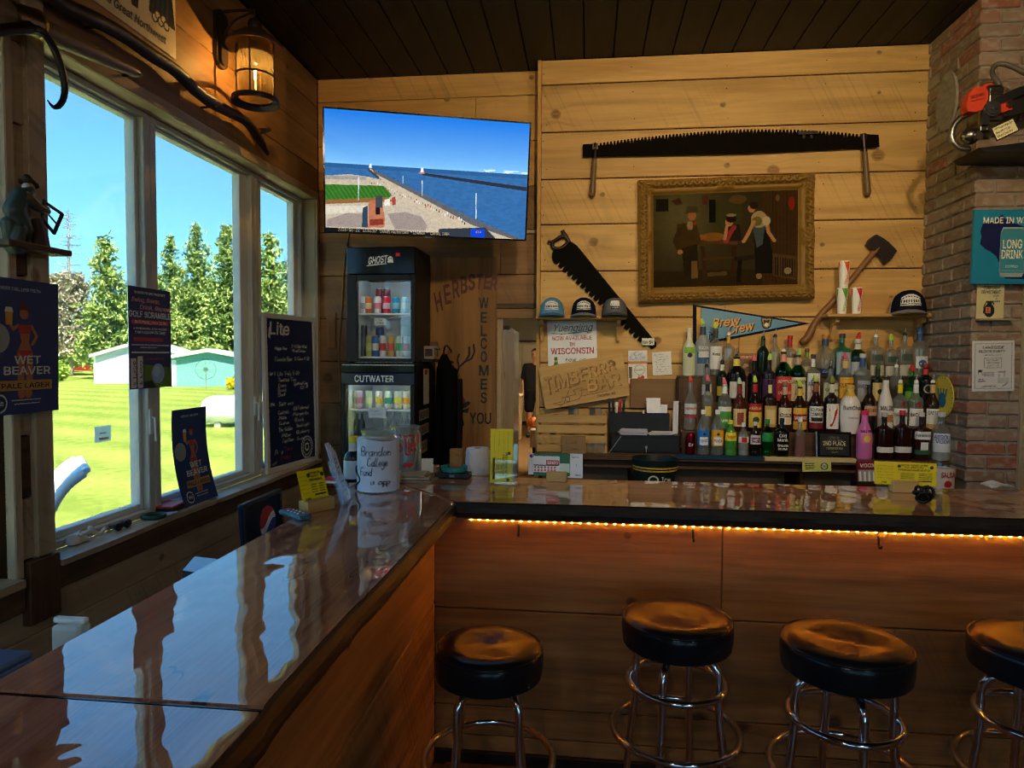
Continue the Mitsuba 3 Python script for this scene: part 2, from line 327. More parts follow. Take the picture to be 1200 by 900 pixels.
HAND = {c[0]: [[tuple(map(float, q.split(','))) for q in st.split()] for st in c[2:].split('|')] for c in _H.split(';')}
def grid_picture(W, H, nx, ny, fn):
    """A flat sheet, W x H metres, origin at its lower left; fn(X, Y) -> linear rgb over the sheet in local metres."""
    X, Y = np.meshgrid(np.linspace(0, W, nx), np.linspace(0, H, ny))
    col = fn(X, Y).reshape(-1, 3)
    v = np.stack([X.ravel(), Y.ravel(), X.ravel() * 0], 1)
    i, j = np.meshgrid(np.arange(nx - 1), np.arange(ny - 1)); a = (j * nx + i).ravel()
    f = np.vstack([np.stack([a, a + 1, a + nx + 1], 1), np.stack([a, a + nx + 1, a + nx], 1)])
    return trimesh.Trimesh(v, f, process=False), np.clip(col, 0, 1)
class Paint:
    """Numpy painter over a grid: later layers cover earlier ones."""
    def __init__(s, X, Y, base): s.X, s.Y = X, Y; s.c = np.zeros(X.shape + (3,)) + lin(base)
    def shade(s, fn): s.c = s.c * fn(s.X, s.Y)[..., None]; return s
    def fill(s, pts, color, a=1.0):
        g = pts if hasattr(pts, 'area') else Polygon(pts)
        if not g.is_valid: g = g.buffer(0)
        m = shapely.contains_xy(g, s.X.ravel(), s.Y.ravel()).reshape(s.X.shape)
        s.c[m] = s.c[m] * (1 - a) + lin(color) * a; return s
    def mask(s, m, color, a=1.0):
        a = (np.asarray(m, float) * a)[..., None]; s.c = s.c * (1 - a) + lin(color) * a; return s
    def blob(s, x, y, rx, ry, color, rot=0.0): return s.fill(aff.rotate(aff.scale(Point(x, y).buffer(1, 12), rx, ry), rot), color)
    def limb(s, pts, w, color): return s.fill(LineString(pts).buffer(w / 2, 3), color)
def nz(X, Y, s, seed=0, o=3): return meshkit.fbm(np.stack([X * s, Y * s, X * 0 + seed], -1), o, seed)
# ------------------------------------------------------------------ the room shell
XL, YB, YR, ZC = -1.96, 4.78, 4.62, 3.62          # left wall, back wall (left part), back wall (right part), ceiling
def S(k): labels.setdefault(k, {})['kind'] = 'structure'; return k

fl = S(wood('floor', box(-2.1, 4.6, -4.6, 4.95, -0.06, -0.012), 3))
for i, y in enumerate(np.arange(-0.4, 2.6, 0.15)):
    wood('plank', bevel_box(-0.55, 3.2, y + 0.002, y + 0.148, -0.012, 0.0, 0.002), 3, fl, along=(1, 0, 0))
ce = S(add('ceiling', box(-2.1, 4.6, -4.6, 4.95, ZC + 0.02, ZC + 0.12), 'matte', (14, 14, 14)))
for i, x in enumerate(np.arange(XL, 3.0, 0.192)):
    wood('plank', bevel_box(x + 0.003, x + 0.189, -1.0, YB + 0.02, ZC, ZC + 0.02, 0.004), 2, ce, along=(0, 1, 0))

# back wall: the part left of the kitchen doorway stands 16 cm further back
wb = S(add('wall_back', cat(box(-2.1, -0.64, YB + 0.022, YB + 0.12, 0, ZC), box(-0.64, -0.3, YB + 0.022, YB + 0.12, 1.985, ZC)), 'matte', (40, 26, 14)))
SEAMS = [0.02, 0.335, 0.65, 0.965, 1.275, 1.583, 1.893, 2.206, 2.521, 2.825, 3.139, 3.454, 3.62]
joint = {0: -1.2, 1: -0.9, 2: -1.5, 4: -1.05, 7: -0.62, 8: -1.35, 10: -0.8}
for i, (a, b) in enumerate(zip(SEAMS[:-1], SEAMS[1:])):
    xe = -0.642 if b < 2.0 else -0.33
    cuts = [-1.96] + ([joint[i]] if i in joint and joint[i] < xe - 0.1 else []) + [xe]
    for c, d in zip(cuts[:-1], cuts[1:]):
        wood('plank', bevel_box(c + 0.001, d - 0.001, YB + rng.uniform(0, .003), YB + 0.022, a + 0.002, b - 0.002, 0.003), 0 if a > 2.8 else 5, wb, along=(1, 0, 0))
wood('door_header', bevel_box(-0.66, -0.33, YB - 0.012, YB + 0.01, 1.965, 2.0, 0.003), 3, wb)
wood('ledge_strip', bevel_box(-0.46, -0.34, YB - 0.02, YB, 2.49, 2.515, 0.002), 4, wb)

wr = S(add('wall_back_right', box(-0.335, 4.6, YR + 0.022, YB + 0.2, 0, ZC), 'matte', (60, 42, 22)))
joint = {2: 0.6, 3: 1.3, 4: 0.15, 5: 1.0}
for i, (a, b) in enumerate(zip(SEAMS[:-1], SEAMS[1:])):
    cuts = [-0.325] + ([joint[i]] if i in joint else []) + [2.2]
    for c, d in zip(cuts[:-1], cuts[1:]):
        wood('plank', bevel_box(c + 0.001, d - 0.001, YR + rng.uniform(0, .003), YR + 0.022, a + 0.0035, b - 0.0035, 0.004), 0, wr, along=(1, 0, 0))
for a, b in ((0.02, 0.9), (0.902, 1.75), (1.752, 2.6), (2.602, ZC)):
    wood('corner_board', bevel_box(-0.35, -0.325, YR - 0.004, YB + 0.02, a, b, 0.003), 0, wr, along=(0, 0, 1))
nail = trimesh.creation.cylinder(0.0035, 0.003, sections=6); nail.apply_transform(rotm(np.pi / 2, [1, 0, 0]))
ns = []
for a, b in zip(SEAMS[4:-1], SEAMS[5:]):
    for x in (-0.295, 0.29, 0.9, 1.5, 2.07):
        for q in ((0.2, 0.8) if b - a > .2 else (0.5,)):
            m = nail.copy(); m.apply_translation((x + rng.uniform(-.02, .02), YR - 0.0005, a + (b - a) * q + rng.uniform(-.015, .015))); ns.append(m)
add('nail_heads', cat(*ns), 'metal', (50, 42, 36), wr, kind='stuff')

# left wall with its windows: opening Y 2.20-4.72, Z 0.866-2.748; a second bank nearer the camera
WY0, WY1, WZ0, WZ1 = 2.20, 4.72, 0.866, 2.748
PY0, PY1 = -0.6, 2.10
XO = -2.17
wl = S(add('wall_left', cat(box(XO, XL - 0.02, -4.6, YB + 0.12, -0.2, WZ0 - 0.05), box(XO, XL - 0.02, -4.6, YB + 0.12, WZ1 + 0.02, ZC + 0.1),
    box(XO, XL - 0.02, WY1 + 0.02, YB + 0.12, WZ0 - 0.05, WZ1 + 0.02), box(XO, XL - 0.02, PY1 - 0.0, WY0, WZ0 - 0.05, WZ1 + 0.02), box(XO, XL - 0.02, -4.6, PY0, WZ0 - 0.05, WZ1 + 0.02)), 'matte', (52, 36, 20)))
zs = [2.748, 2.97, 3.2, 3.42, 3.62]
for i, (a, b) in enumerate(zip(zs[:-1], zs[1:])):
    cuts = [-1.0, 1.6 + 0.3 * i, 3.1 - 0.25 * i, YB]
    for c, d in zip(cuts[:-1], cuts[1:]):
        wood('plank', bevel_box(XL - 0.02, XL - rng.uniform(0, .003), c + 0.001, d - 0.001, a + 0.002, b - 0.002, 0.003), 5, wl, along=(0, 1, 0))
zs = [0.0, 0.22, 0.44, 0.62, 0.82]
for i, (a, b) in enumerate(zip(zs[:-1], zs[1:])):
    cuts = [-0.6, 1.0, 2.26, 3.2 + 0.4 * (i % 2), YB]
    for c, d in zip(cuts[:-1], cuts[1:]):
        wood('plank', bevel_box(XL - 0.02, XL - rng.uniform(0, .004), c + 0.001, d - 0.001, a + 0.002, b - 0.002, 0.003), 4, wl, along=(0, 1, 0))
for z0, z1 in zip([0.82] + SEAMS[4:8], SEAMS[4:8] + [2.748]):
    wood('plank', bevel_box(XL - 0.02, XL - 0.002, 4.745, YB, z0 + 0.002, z1 - 0.002, 0.003), 4, wl, along=(0, 0, 1))
# the pier between the two banks: two upright boards with short cross boards between
for a, b, zz in ((2.085, 2.12, WZ0 - .02), (2.18, 2.262, 0.90)):
    wood('pier_board', bevel_box(XL - 0.02, XL + 0.018, a, b, zz, 2.90, 0.004), 4, wl, along=(0, 0, 1))
for i, (z0, z1) in enumerate(((0.90, 1.12), (1.12, 1.34), (1.34, 1.6), (1.6, 1.9), (1.9, 2.16), (2.16, 2.42), (2.42, 2.7), (2.7, 2.9))):
    wood('pier_filler', bevel_box(XL - 0.02, XL + 0.002 - 0.006 * (i % 2), 2.12, 2.18, z0 + 0.003, z1 - 0.003, 0.002), 3 if i in (1, 4) else 4, wl, along=(0, 1, 0))
wood('pier_foot', bevel_box(XL - 0.01, XL + 0.03, 2.128, 2.268, 0.67, 0.897, 0.004), 3, wl)
tr = S(wood('trim_1', bevel_box(XL, XL + 0.014, 2.264, 4.75, 2.748, 2.80, 0.003), 4, along=(0, 1, 0)))
tr = S(wood('trim_2', bevel_box(XL, XL + 0.014, 4.722, 4.765, 0.90, 2.748, 0.003), 4, along=(0, 0, 1)))
# jamb liners, one per side of the opening
jl = S(wood('trim_3', bevel_box(XO, XL - 0.001, WY0 + .002, WY1 - .002, WZ1 + 0.001, WZ1 + 0.019, 0.002), 4, along=(0, 1, 0)))
S(wood('trim_4', bevel_box(XO, XL - 0.001, WY1 + .001, WY1 + 0.019, WZ0, WZ1, 0.002), 4, along=(0, 0, 1)))

# windows: white-grey vinyl frames, one unit per pane
VINYL, VIN2 = (188, 188, 180), (212, 214, 208)
XG = -2.10
def window(n, y0, y1, z0, z1, gy0, gy1, gz0, gz1):
    k = S(new_key(f'window_{n}'))
    def bars(a0, a1, b0, b1, c0, c1, d0, d1, x0, x1, col, nm):
        for p in ((a0, c0, b0, b1), (c1, a1, b0, b1)):
            add(nm, bevel_box(x0, x1, p[0], p[1], p[2], p[3], 0.004), 'satin', col, k)
        for p in ((b0, d0), (d1, b1)):
            add(nm, bevel_box(x0, x1, c0, c1, p[0], p[1], 0.004), 'satin', col, k)
    bars(y0, y1, z0, z1, y0 + 0.045, y1 - 0.045, z0 + 0.03, z1 - 0.025, XG - 0.05, XG + 0.05, VINYL, 'frame')
    bars(y0 + 0.046, y1 - 0.046, z0 + 0.031, z1 - 0.026, gy0, gy1, gz0, gz1, XG - 0.03, XG + 0.02, VIN2, 'sash')
    g = trimesh.Trimesh([(XG, gy0 - .004, gz0 - .004), (XG, gy1 + .004, gz0 - .004), (XG, gy1 + .004, gz1 + .004), (XG, gy0 - .004, gz1 + .004)], [(0, 1, 2), (0, 2, 3)])
    add('pane', g, 'glass_window', None, k)
    return k
GZ0, GZ1 = 0.925, 2.706
for n, (y0, y1, g0, g1) in enumerate(((2.20, 3.00, 2.275, 2.93), (3.00, 4.005, 3.07, 3.875), (4.005, 4.72, 4.14, 4.62))):
    k = window(n + 1, y0, y1, WZ0, WZ1, g0, g1, GZ0, GZ1)
    yl = y1 - 0.035 if n < 2 else y0 + 0.03
    lv = cat(bevel_box(XG + 0.05, XG + 0.06, yl - 0.012, yl + 0.012, 1.25, 1.37, 0.003), sweep([(XG + 0.06, yl, 1.33), (XG + 0.075, yl, 1.33), (XG + 0.08, yl, 1.22)], 0.006, 8))
    add('latch', lv, 'satin', VIN2, k)
for n, (y0, y1) in enumerate(((-0.6, 0.3), (0.3, 1.2), (1.2, 2.08))):
    window(n + 4, y0, y1, WZ0, WZ1, y0 + 0.08, y1 - 0.08, GZ0, GZ1)
# sill boards: pale weathered live-edge plank over a dark board
def live_edge(x0, x1, y0, y1, z0, z1, amp, seed, side, n=60):
    """A board along y whose edge on the given x side wanders."""
    ys = np.linspace(y0, y1, n)
    w = amp * (meshkit.fbm(np.stack([ys * 1.7, ys * 0, ys * 0 + seed], 1), 3, seed) - 0.5) * 2
    pts = [(x0, y) for y in (y0, y1)]
    p = [(x0, y0)] + [(x1 + d, y) for y, d in zip(ys, w)] + [(x0, y1)]
    m = trimesh.creation.extrude_polygon(Polygon(p).buffer(0), z1 - z0, engine='earcut'); m.apply_translation((0, 0, z0)); return m
sl = S(wood('trim_5', live_edge(XO + .12, XL + 0.035, WY0 + 0.07, WY1 + 0.03, WZ0 - 0.022, WZ0, 0.018, 3, 1), 4, along=(0, 1, 0), mat='wood_satin'))
wood('apron', bevel_box(XL - 0.02, XL + 0.02, 2.272, WY1 + 0.02, WZ0 - 0.11, WZ0 - 0.023, 0.004), 3, sl, along=(0, 1, 0))
sl2 = S(wood('trim_6', live_edge(XO + .12, XL + 0.05, PY0, 2.085, WZ0 - 0.04, WZ0 - 0.012, 0.012, 5, 1), 4, along=(0, 1, 0), mat='wood_satin'))
wood('apron', bevel_box(XL - 0.02, XL + 0.02, PY0, 2.12, WZ0 - 0.14, WZ0 - 0.041, 0.004), 3, sl2, along=(0, 1, 0))

# the rest of the room, behind the camera and to the right
S(add('wall_right', cat(box(4.5, 4.6, -4.6, 4.95, 0, ZC)), 'matte', (120, 86, 48)))
S(add('wall_rear', cat(box(-2.1, 4.6, -4.6, -4.5, 0, 0.9), box(-2.1, 4.6, -4.6, -4.5, 2.6, ZC), box(-2.1, -1.4, -4.6, -4.5, .9, 2.6), box(0.8, 1.4, -4.6, -4.5, .9, 2.6), box(3.6, 4.6, -4.6, -4.5, .9, 2.6)), 'matte', (120, 86, 48)))

# brick chimney pillar: every brick of the two visible faces is a piece
PX, PYF = 2.135, 4.05
pil = thing('brick_pillar', 'old brown brick chimney pillar at the right end of the back bar', 'pillar')
add('mortar', cat(box(PX + 0.008, 2.60, PYF + 0.008, YR + 0.1, 0, ZC + 0.05)), 'mortar', None, pil)
BL, BH, GAP = 0.205, 0.066, 0.011
def brick(x0, x1, y0, y1, z0, z1):
    m = bevel_box(x0, x1, y0, y1, z0, z1, 0.006)
    v = np.array(m.vertices); v += (meshkit.fbm(v * 31, 2, 4)[:, None] - 0.5) * 0.008 * (v - v.mean(0)) / 0.06
    m.vertices = v
    uid = rng.integers(1, 4000)
    add('brick', m, 'brick', None, pil, uv=np.tile([uid + 0.5, 0.5], (len(v), 1)))
z, row = 0.93, 0
while z < ZC - 0.01:
    zt = min(z + BH, ZC)
    dp = lambda: rng.uniform(0, 0.006)
    # corner brick shows on both faces: stretcher on one, header on the other
    lf, lx = (BL, 0.098) if row % 2 else (0.098, BL)
    brick(PX - dp(), PX + lx, PYF - dp(), PYF + lf, z, zt)
    y = PYF + lf + GAP
    while y < YR - 0.02:
        y1 = min(y + BL, YR + 0.005); brick(PX - dp(), PX + 0.05, y, y1, z, zt); y = y1 + GAP
    x = PX + lx + GAP
    while x < 2.40:
        x1 = min(x + BL, 2.6); brick(x, x1, PYF - dp(), PYF + 0.05, z, zt); x = x1 + GAP
    z += BH + GAP; row += 1
wood('trim_7', bevel_box(2.395, 2.50, PYF - 0.03, PYF + 0.0, 0.0, 2.03, 0.004), 4, along=(0, 0, 1)); S('trim_7')
S(wood('wall_partition', box(2.5, 4.5, PYF, PYF + .05, 0, ZC), 0, along=(1, 0, 0)))
pt = moved(extr(aff.scale(Point(0, 0).buffer(1, 24), 0.115, 0.17), 0.014), frame((PX - 0.006, 4.36, 3.16), (0, -1, 0), (0, 0, 1)))
pt.vertices += (meshkit.fbm(np.array(pt.vertices) * 20, 2)[:, None] - .5) * 0.012
add('patch', pt, 'mortar', None, pil, label='oval grey cement patch over the old stove pipe hole')

# ------------------------------------------------------------------ the bar
BZ, BT = 1.07, 0.06
bar = thing('bar_counter', 'L-shaped bar with a glossy live-edge wooden top over pine board fronts', 'bar counter')
def wavy(a, b, amp, seed, n):
    t = np.linspace(0, 1, n)[:, None]; P = np.asarray(a) * (1 - t) + np.asarray(b) * t
    d = np.asarray(b, float) - np.asarray(a); d /= np.linalg.norm(d); nrm = np.array([-d[1], d[0]])
    s = (P @ d)
    w = (meshkit.fbm(np.stack([s * 1.5, s * 0 + seed, s * 0], 1), 4, seed) - 0.5) * 2 * amp
    w *= np.minimum(1, np.minimum(t[:, 0], 1 - t[:, 0]) * 25)
    return P + nrm * w[:, None]
def slab(outline, along, name):
    """Slab with a rounded, wavy outline: top, bottom and a bulged edge."""
    P = np.asarray(outline); poly = Polygon(P).buffer(0)
    layers = [(-0.010, BZ - BT), (0.0, BZ - BT * 0.75), (0.0, BZ - 0.012), (-0.004, BZ - 0.004), (-0.011, BZ)]
    m = extr(poly, BT); m.apply_translation((0, 0, BZ - BT))
    return m
inner = wavy((-0.5, 0.995), (-0.5, 2.52), 0.012, 3, 60)
front = wavy((-0.5, 2.52), (3.3, 2.52), 0.010, 9, 120)
near = wavy((-0.5, 0.10), (-0.5, 0.991), 0.014, 21, 30)
slabs = dict(far=np.vstack([[(-1.005, 0.995)], inner, [(-0.5, 2.52), (-1.005, 3.06)]]),
             near=np.vstack([[(-1.005, 0.10)], near, [(-1.005, 0.991)]]),
             back=np.vstack([front, [(3.3, 3.07), (-1.005, 3.07)]]))
for nm, P in slabs.items():
    poly = Polygon(P).buffer(0).buffer(-0.001)
    # chamfered top edge: the body to 6 mm below the top, then a tapered cap
    rim = poly.buffer(-0.006)
    body = extr(poly, BT - 0.006); body.apply_translation((0, 0, BZ - BT))
    cap = extr(rim, 0.006); cap.apply_translation((0, 0, BZ - 0.006))
    ex = np.array(poly.exterior.coords)[:-1]; rv = np.array(rim.exterior.coords)[:-1]
    m = cat(body, cap); m.unmerge_vertices(); v = np.array(m.vertices)
    uv = np.stack([v[:, 0], v[:, 1]], 1) if nm == 'back' else np.stack([v[:, 1] + 20, v[:, 0] + 5], 1)
    if nm == 'near': uv = np.stack([v[:, 1] + 40, v[:, 0] + 9], 1)
    add('slab', m, 'bar_top', None, bar, uv=uv)
# bark edge: dark stained strip under the top's lip, on the two customer sides
def bark(path, name, seed):
    P = np.asarray(path); n = len(P); d = np.gradient(P, axis=0); d /= np.linalg.norm(d, axis=1, keepdims=True); out = np.stack([d[:, 1], -d[:, 0]], 1)
    prof = [(-0.010, -0.0005), (-0.004, -0.005), (0.004, -0.022), (0.006, -0.038), (0.003, -0.052), (-0.012, -0.064), (-0.03, -0.064)]
    rows = []
    for k, (o, z) in enumerate(prof):
        j = (meshkit.fbm(np.stack([P[:, 0] * 14, P[:, 1] * 14, P[:, 0] * 0 + k * 2.1 + seed], 1), 2) - .5) * (0.008 if 1 < k < 6 else 0.0)
        rows.append(np.column_stack([P + out * (o + 0.006 + j)[:, None], np.full(n, BZ + z)]))
    v = np.vstack(rows); i, j = np.meshgrid(np.arange(len(prof) - 1), np.arange(n - 1), indexing='ij')
    q = np.stack([i * n + j, (i + 1) * n + j, (i + 1) * n + j + 1, i * n + j + 1], -1).reshape(-1, 4)
    m = trimesh.Trimesh(v, np.vstack([q[:, [0, 1, 2]], q[:, [0, 2, 3]]]), process=False)
    return wood(name, m, 6, bar, along=d.mean(0).tolist() + [0])
bark(np.vstack([near, inner[1:]]), 'bark_edge', 2); bark(front, 'bark_edge', 6)
# board fronts
for a, b in ((0.0, 0.105), (0.105, 0.225), (0.225, 0.62), (0.62, 1.008)):
    xs = [-0.6, 3.3] if a in (0.105,) else [-0.6, 0.52 if a > .5 else 1.15, 3.3]
    for c, d in zip(xs[:-1], xs[1:]):
        wood('front_board', bevel_box(c + 0.001, d - 0.001, 2.62, 2.645, a + 0.002, b - 0.002, 0.003), 1, bar, along=(1, 0, 0))
for a, b in ((0.0, 0.225), (0.225, 0.64), (0.64, 1.008)):
    wood('side_board', bevel_box(-0.625, -0.6, 0.12, 2.62, a + 0.002, b - 0.002, 0.003), 1, bar, along=(0, 1, 0))
add('carcass', cat(box(-0.62, 3.3, 2.645, 2.70, 0.0, 1.008), box(-0.68, -0.625, 0.12, 2.70, 0.0, 1.008)), 'matte', (40, 26, 16), bar)
add('kick_board', cat(bevel_box(-0.598, 3.3, 2.600, 2.62, 0.0, 0.045, 0.003)), 'satin', (18, 14, 12), bar)
add('resin_seam', box(-1.0, -0.503, 0.9905, 0.9955, BZ - 0.05, BZ - 0.002), 'gloss', (18, 8, 5), bar)
for x, y in ((608, 620), (812, 626), (1029, 634)):
    p = at_y(x, y, 2.62)
    hk = new_key('coat_hook'); tag(hk, 'small black hook on the bar front, ' + {608: 'nearest the corner of the bar', 812: 'middle one above the second stool', 1029: 'rightmost one between the right-hand stools'}[x], 'hook', 'hooks under the bar edge')
    scene[hk] = mikit.ply(sweep(smooth_path([p + (0, -0.001, 0.018), p + (0, -0.006, 0.0), p + (0, -0.008, -0.016), p + (0, -0.022, -0.022), p + (0, -0.03, -0.012)], 12), 0.004, 8), 'metal', color=np.tile(lin((30, 28, 28)), (12 * 8 + 2, 1)), smooth=True)
# LED rope under the lip
led = thing('led_strip', 'glowing amber LED strip running under the front edge of the bar', 'light strip')
add('tape', bevel_box(-0.48, 3.25, 2.60, 2.6195, 0.985, 0.995, 0.002), 'satin', (90, 70, 40), led)
dm = trimesh.creation.icosphere(1, 0.0042)
ds = []
for x in np.arange(-0.45, 3.2, 0.033):
    m = dm.copy(); m.apply_translation((x, 2.605, 0.984)); ds.append(m)
add('diodes', cat(*ds), 'satin', (255, 170, 60), led, smooth=True, kind='stuff', emitter={'type': 'area', 'radiance': {'type': 'rgb', 'value': [92, 29, 2.4]}, 'sampling_weight': 3.0})
# ------------------------------------------------------------------ added lamps, unseen, above and behind the camera, to brighten the room
def glow(rgb, w=1.0): return {'type': 'area', 'radiance': {'type': 'rgb', 'value': list(rgb)}, 'sampling_weight': w}
def added_track_can(x, y, aim, power, label):
    """An added, unseen track-light can with its lamp disc inside, aimed at a point."""
    k = thing('track_light', label, 'light')  # unseen can, added to brighten the back wall and bottles
    o = np.array([x, y, ZC - 0.20]); d = np.asarray(aim, float) - o; d /= np.linalg.norm(d)
    u = np.cross(d, [0, 0, 1.0]); u /= np.linalg.norm(u)
    M = np.eye(4); M[:3, 0], M[:3, 1], M[:3, 2], M[:3, 3] = u, np.cross(d, u), d, o
    shell = lathe([(0.03, -0.14), (0.085, -0.12), (0.09, 0.10), (0.086, 0.10), (0.082, -0.05), (0.0, -0.05)], 20)
    add('can', moved(shell, M), 'matte', (20, 20, 20), k)
    disc = moved(lathe([(0.074, -0.03), (0.0, -0.03)], 20), M)
    if (disc.face_normals.mean(0) @ d) < 0: disc.invert()
    add('lamp', disc, 'matte', (255, 240, 215), k, emitter=glow((power, power * .74, power * .42), 3.0))
    add('stem', cyl(o + (0, 0, 0.03), (x, y, ZC + .005), 0.012, 8), 'matte', (20, 20, 20), k)
added_track_can(0.35, 1.1, (0.35, 4.6, 2.45), 315, 'added unseen track light brightening the left half of the back bar')
added_track_can(1.45, 1.1, (1.30, 4.6, 2.45), 315, 'added unseen track light brightening the right half of the back bar')
for x, lb in ((-0.3, 'added round pendant fill lamp behind the camera, left of two'), (1.7, 'added round pendant fill lamp behind the camera, right of two')):
    k = thing('pendant_lamp', lb, 'light'); add('globe', trimesh.creation.icosphere(3, 0.11).apply_translation((x, -1.3, 2.62)), 'matte', (255, 240, 215), k, smooth=True, emitter=glow((22, 18, 13), 1.0))  # unseen globe, added as warm soft fill from the front
    add('cord', cyl((x, -1.3, 2.73), (x, -1.3, ZC), 0.006, 6), 'matte', (20, 20, 20), k)
# ------------------------------------------------------------------ outdoors
GZ = -0.2
def ground(x, y): return at_z(x, y, GZ)
g = trimesh.creation.box((150, 230, 0.1)); g.apply_translation((-2.16 - 75, 60, GZ - 0.05))
S(add('ground', g, 'lawn'))
def on_ground(px_, dist):
    """The spot on the lawn in the sight column px_, at depth dist."""
    d = _ray(px_, 430); p = EYE + d * (dist / d[1]); return np.array([p[0], p[1], GZ])
def leaf_tris(c, size, n, seed, droop=0.3):
    r = np.random.default_rng(seed)
    a = r.normal(size=(len(c), n, 3)); a[..., 2] -= droop; a /= np.linalg.norm(a, axis=-1, keepdims=True)
    b = np.cross(a, r.normal(size=a.shape)); b /= np.linalg.norm(b, axis=-1, keepdims=True) + 1e-9
    s = size * r.uniform(0.6, 1.3, (len(c), n, 1)) * np.ones_like(a[..., :1])
    o = c[:, None] + r.normal(size=a.shape) * size * 0.45
    v = np.stack([o - b * s * 0.32, o + b * s * 0.32, o + a * s * 1.15], 2).reshape(-1, 3)
    return v, np.arange(len(v)).reshape(-1, 3), n * 3
def conifer(name, base, h, R, seed, colors, label, group, density=1.0, leaf=0.34):
    r = np.random.default_rng(seed); k = thing(name, label, 'tree', group)
    C, K = [], []
    nl = int(h * 3.4)
    for i in range(nl):
        t = 0.15 + 0.85 * (i + r.uniform(-.3, .3)) / nl
        L = R * (1 - t) ** 0.75 * r.uniform(0.8, 1.12) + 0.12
        for j in range(max(4, int((4 + 9 * (1 - t)) * density))):
            th, LL = r.uniform(0, 2 * np.pi), L * r.uniform(0.65, 1.12)
            m = max(2, int(LL / 0.30)); s = np.linspace(0.25, 1, m)
            x = s * LL
            z = t * h - 0.22 * x + 0.12 * x * x / max(LL, .3) + r.normal(size=m) * .05
            C.append(np.stack([np.cos(th) * x, np.sin(th) * x, np.maximum(z, 0.1)], 1) + r.normal(size=(m, 3)) * 0.07)
            K.append(np.column_stack([s * 0.7 + 0.3 * r.uniform(), np.full(m, t)]))
    C, K = np.vstack(C), np.vstack(K)
    v, f, q = leaf_tris(C, leaf, 5, seed)
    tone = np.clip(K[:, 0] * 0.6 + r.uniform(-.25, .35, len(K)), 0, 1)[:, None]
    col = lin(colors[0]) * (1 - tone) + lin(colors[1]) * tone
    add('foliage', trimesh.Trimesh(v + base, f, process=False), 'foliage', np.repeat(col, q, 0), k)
    add('trunk', sweep([base, base + (0, 0, h * 0.5), base + (0, 0, h * 0.98)], [0.16 * h / 11, 0.10 * h / 11, 0.02], 7), 'matte', (86, 72, 58), k)
    return k
GREEN = ((84, 108, 56), (172, 188, 104)); DEEP = ((74, 100, 60), (148, 172, 104)); GREY = ((120, 112, 92), (196, 188, 160))
forest = 'conifers behind the sheds'
def tree_at(x, top, dist, R, seed, col, label, **kw):
    b = on_ground(x, dist); h = (at_y(x, top, dist)[2] - GZ)
    conifer('spruce_tree', b, h, R, seed, col, label, forest, **kw)
tree_at(127, 276, 46, 2.45, 1, GREEN, 'tall green spruce seen through the left pane, right of the dead grey one')
tree_at(62, 352, 61, 3.2, 2, DEEP, 'lower green spruce at the left edge of the left pane, behind the poster')
tree_at(98, 372, 77, 3.7, 12, GREEN, 'short green spruce between the grey dead tree and the tall spruce')
tree_at(152, 330, 85, 3.2, 3, DEEP, 'green spruce hidden partly by the window mullion above the golf poster')
tree_at(203, 276, 68, 2.85, 4, GREEN, 'pointed green spruce leftmost in the middle pane')
tree_at(233, 264, 60, 3.1, 5, GREEN, 'tallest spruce in the middle pane, above the green shed roof')
tree_at(268, 263, 48, 2.45, 6, GREEN, 'tall spruce rightmost in the middle pane')
tree_at(250, 330, 76, 3.35, 7, DEEP, 'broad spruce low between the two tallest in the middle pane')
tree_at(218, 335, 86, 3.2, 8, DEEP, 'broad low spruce behind the roof ridge of the two sheds')
tree_at(186, 322, 53, 2.9, 13, GREEN, 'spruce just right of the golf poster, behind the white shed')
tree_at(283, 330, 85, 3.2, 9, GREEN, 'low spruce at the right edge of the middle pane')
tree_at(318, 274, 44, 2.25, 10, GREEN, 'tall spruce in the right pane above the chalkboard')
tree_at(340, 305, 60, 3.2, 11, DEEP, 'second spruce in the right pane, next to the window edge')
tree_at(298, 330, 68, 3.5, 14, DEEP, 'dark low spruce behind the right mullion')
tree_at(172, 350, 76, 4.0, 15, DEEP, 'far spruce low behind the golf poster')
# dead grey spruce, thick with dry twigs below and bare above
k = thing('dead_tree', 'dead grey spruce with a bare pale top in the left pane', 'tree')
b = on_ground(83, 52); h = at_y(83, 243, 52)[2] - GZ
r = np.random.default_rng(44)
add('trunk', sweep([b, b + (0, 0, h * .6), b + (0.1, 0, h)], [0.19, 0.10, 0.02], 7), 'matte', (150, 138, 120), k)
br = []
for i in range(95):
    t = r.uniform(0.28, 0.99); L = 2.3 * (1 - t) ** 0.6 * r.uniform(.5, 1.1) + .2; th = r.uniform(0, 6.28)
    d = np.array([np.cos(th), np.sin(th), 0])
    p0 = b + (0, 0, t * h); p1 = p0 + d * L * .5 + (0, 0, -.05 * L); p2 = p0 + d * L + (0, 0, .12 * L)
    br.append(sweep([p0, p1, p2], [0.028, 0.018, 0.007], 4, cap=False))
    for q in range(3):
        s = r.uniform(.3, .9); e = p0 + (p2 - p0) * s; sd = np.array([-d[1], d[0], 0]) * r.choice([-1, 1]) * r.uniform(.2, .5)
        br.append(sweep([e, e + sd + d * .2 + (0, 0, -.1)], [0.010, 0.004], 3, cap=False))
add('branches', cat(*br), 'matte', (168, 152, 132), k)
C = []
for i in range(900):
    t = r.uniform(0.16, 0.62); L = 2.6 * (1 - t) ** .8 * math.sqrt(r.uniform()); th = r.uniform(0, 6.28)
    C.append(b + (np.cos(th) * L, np.sin(th) * L, t * h - .25 * L))
C = np.array(C); v, f, q = leaf_tris(C, 0.32, 6, 45)
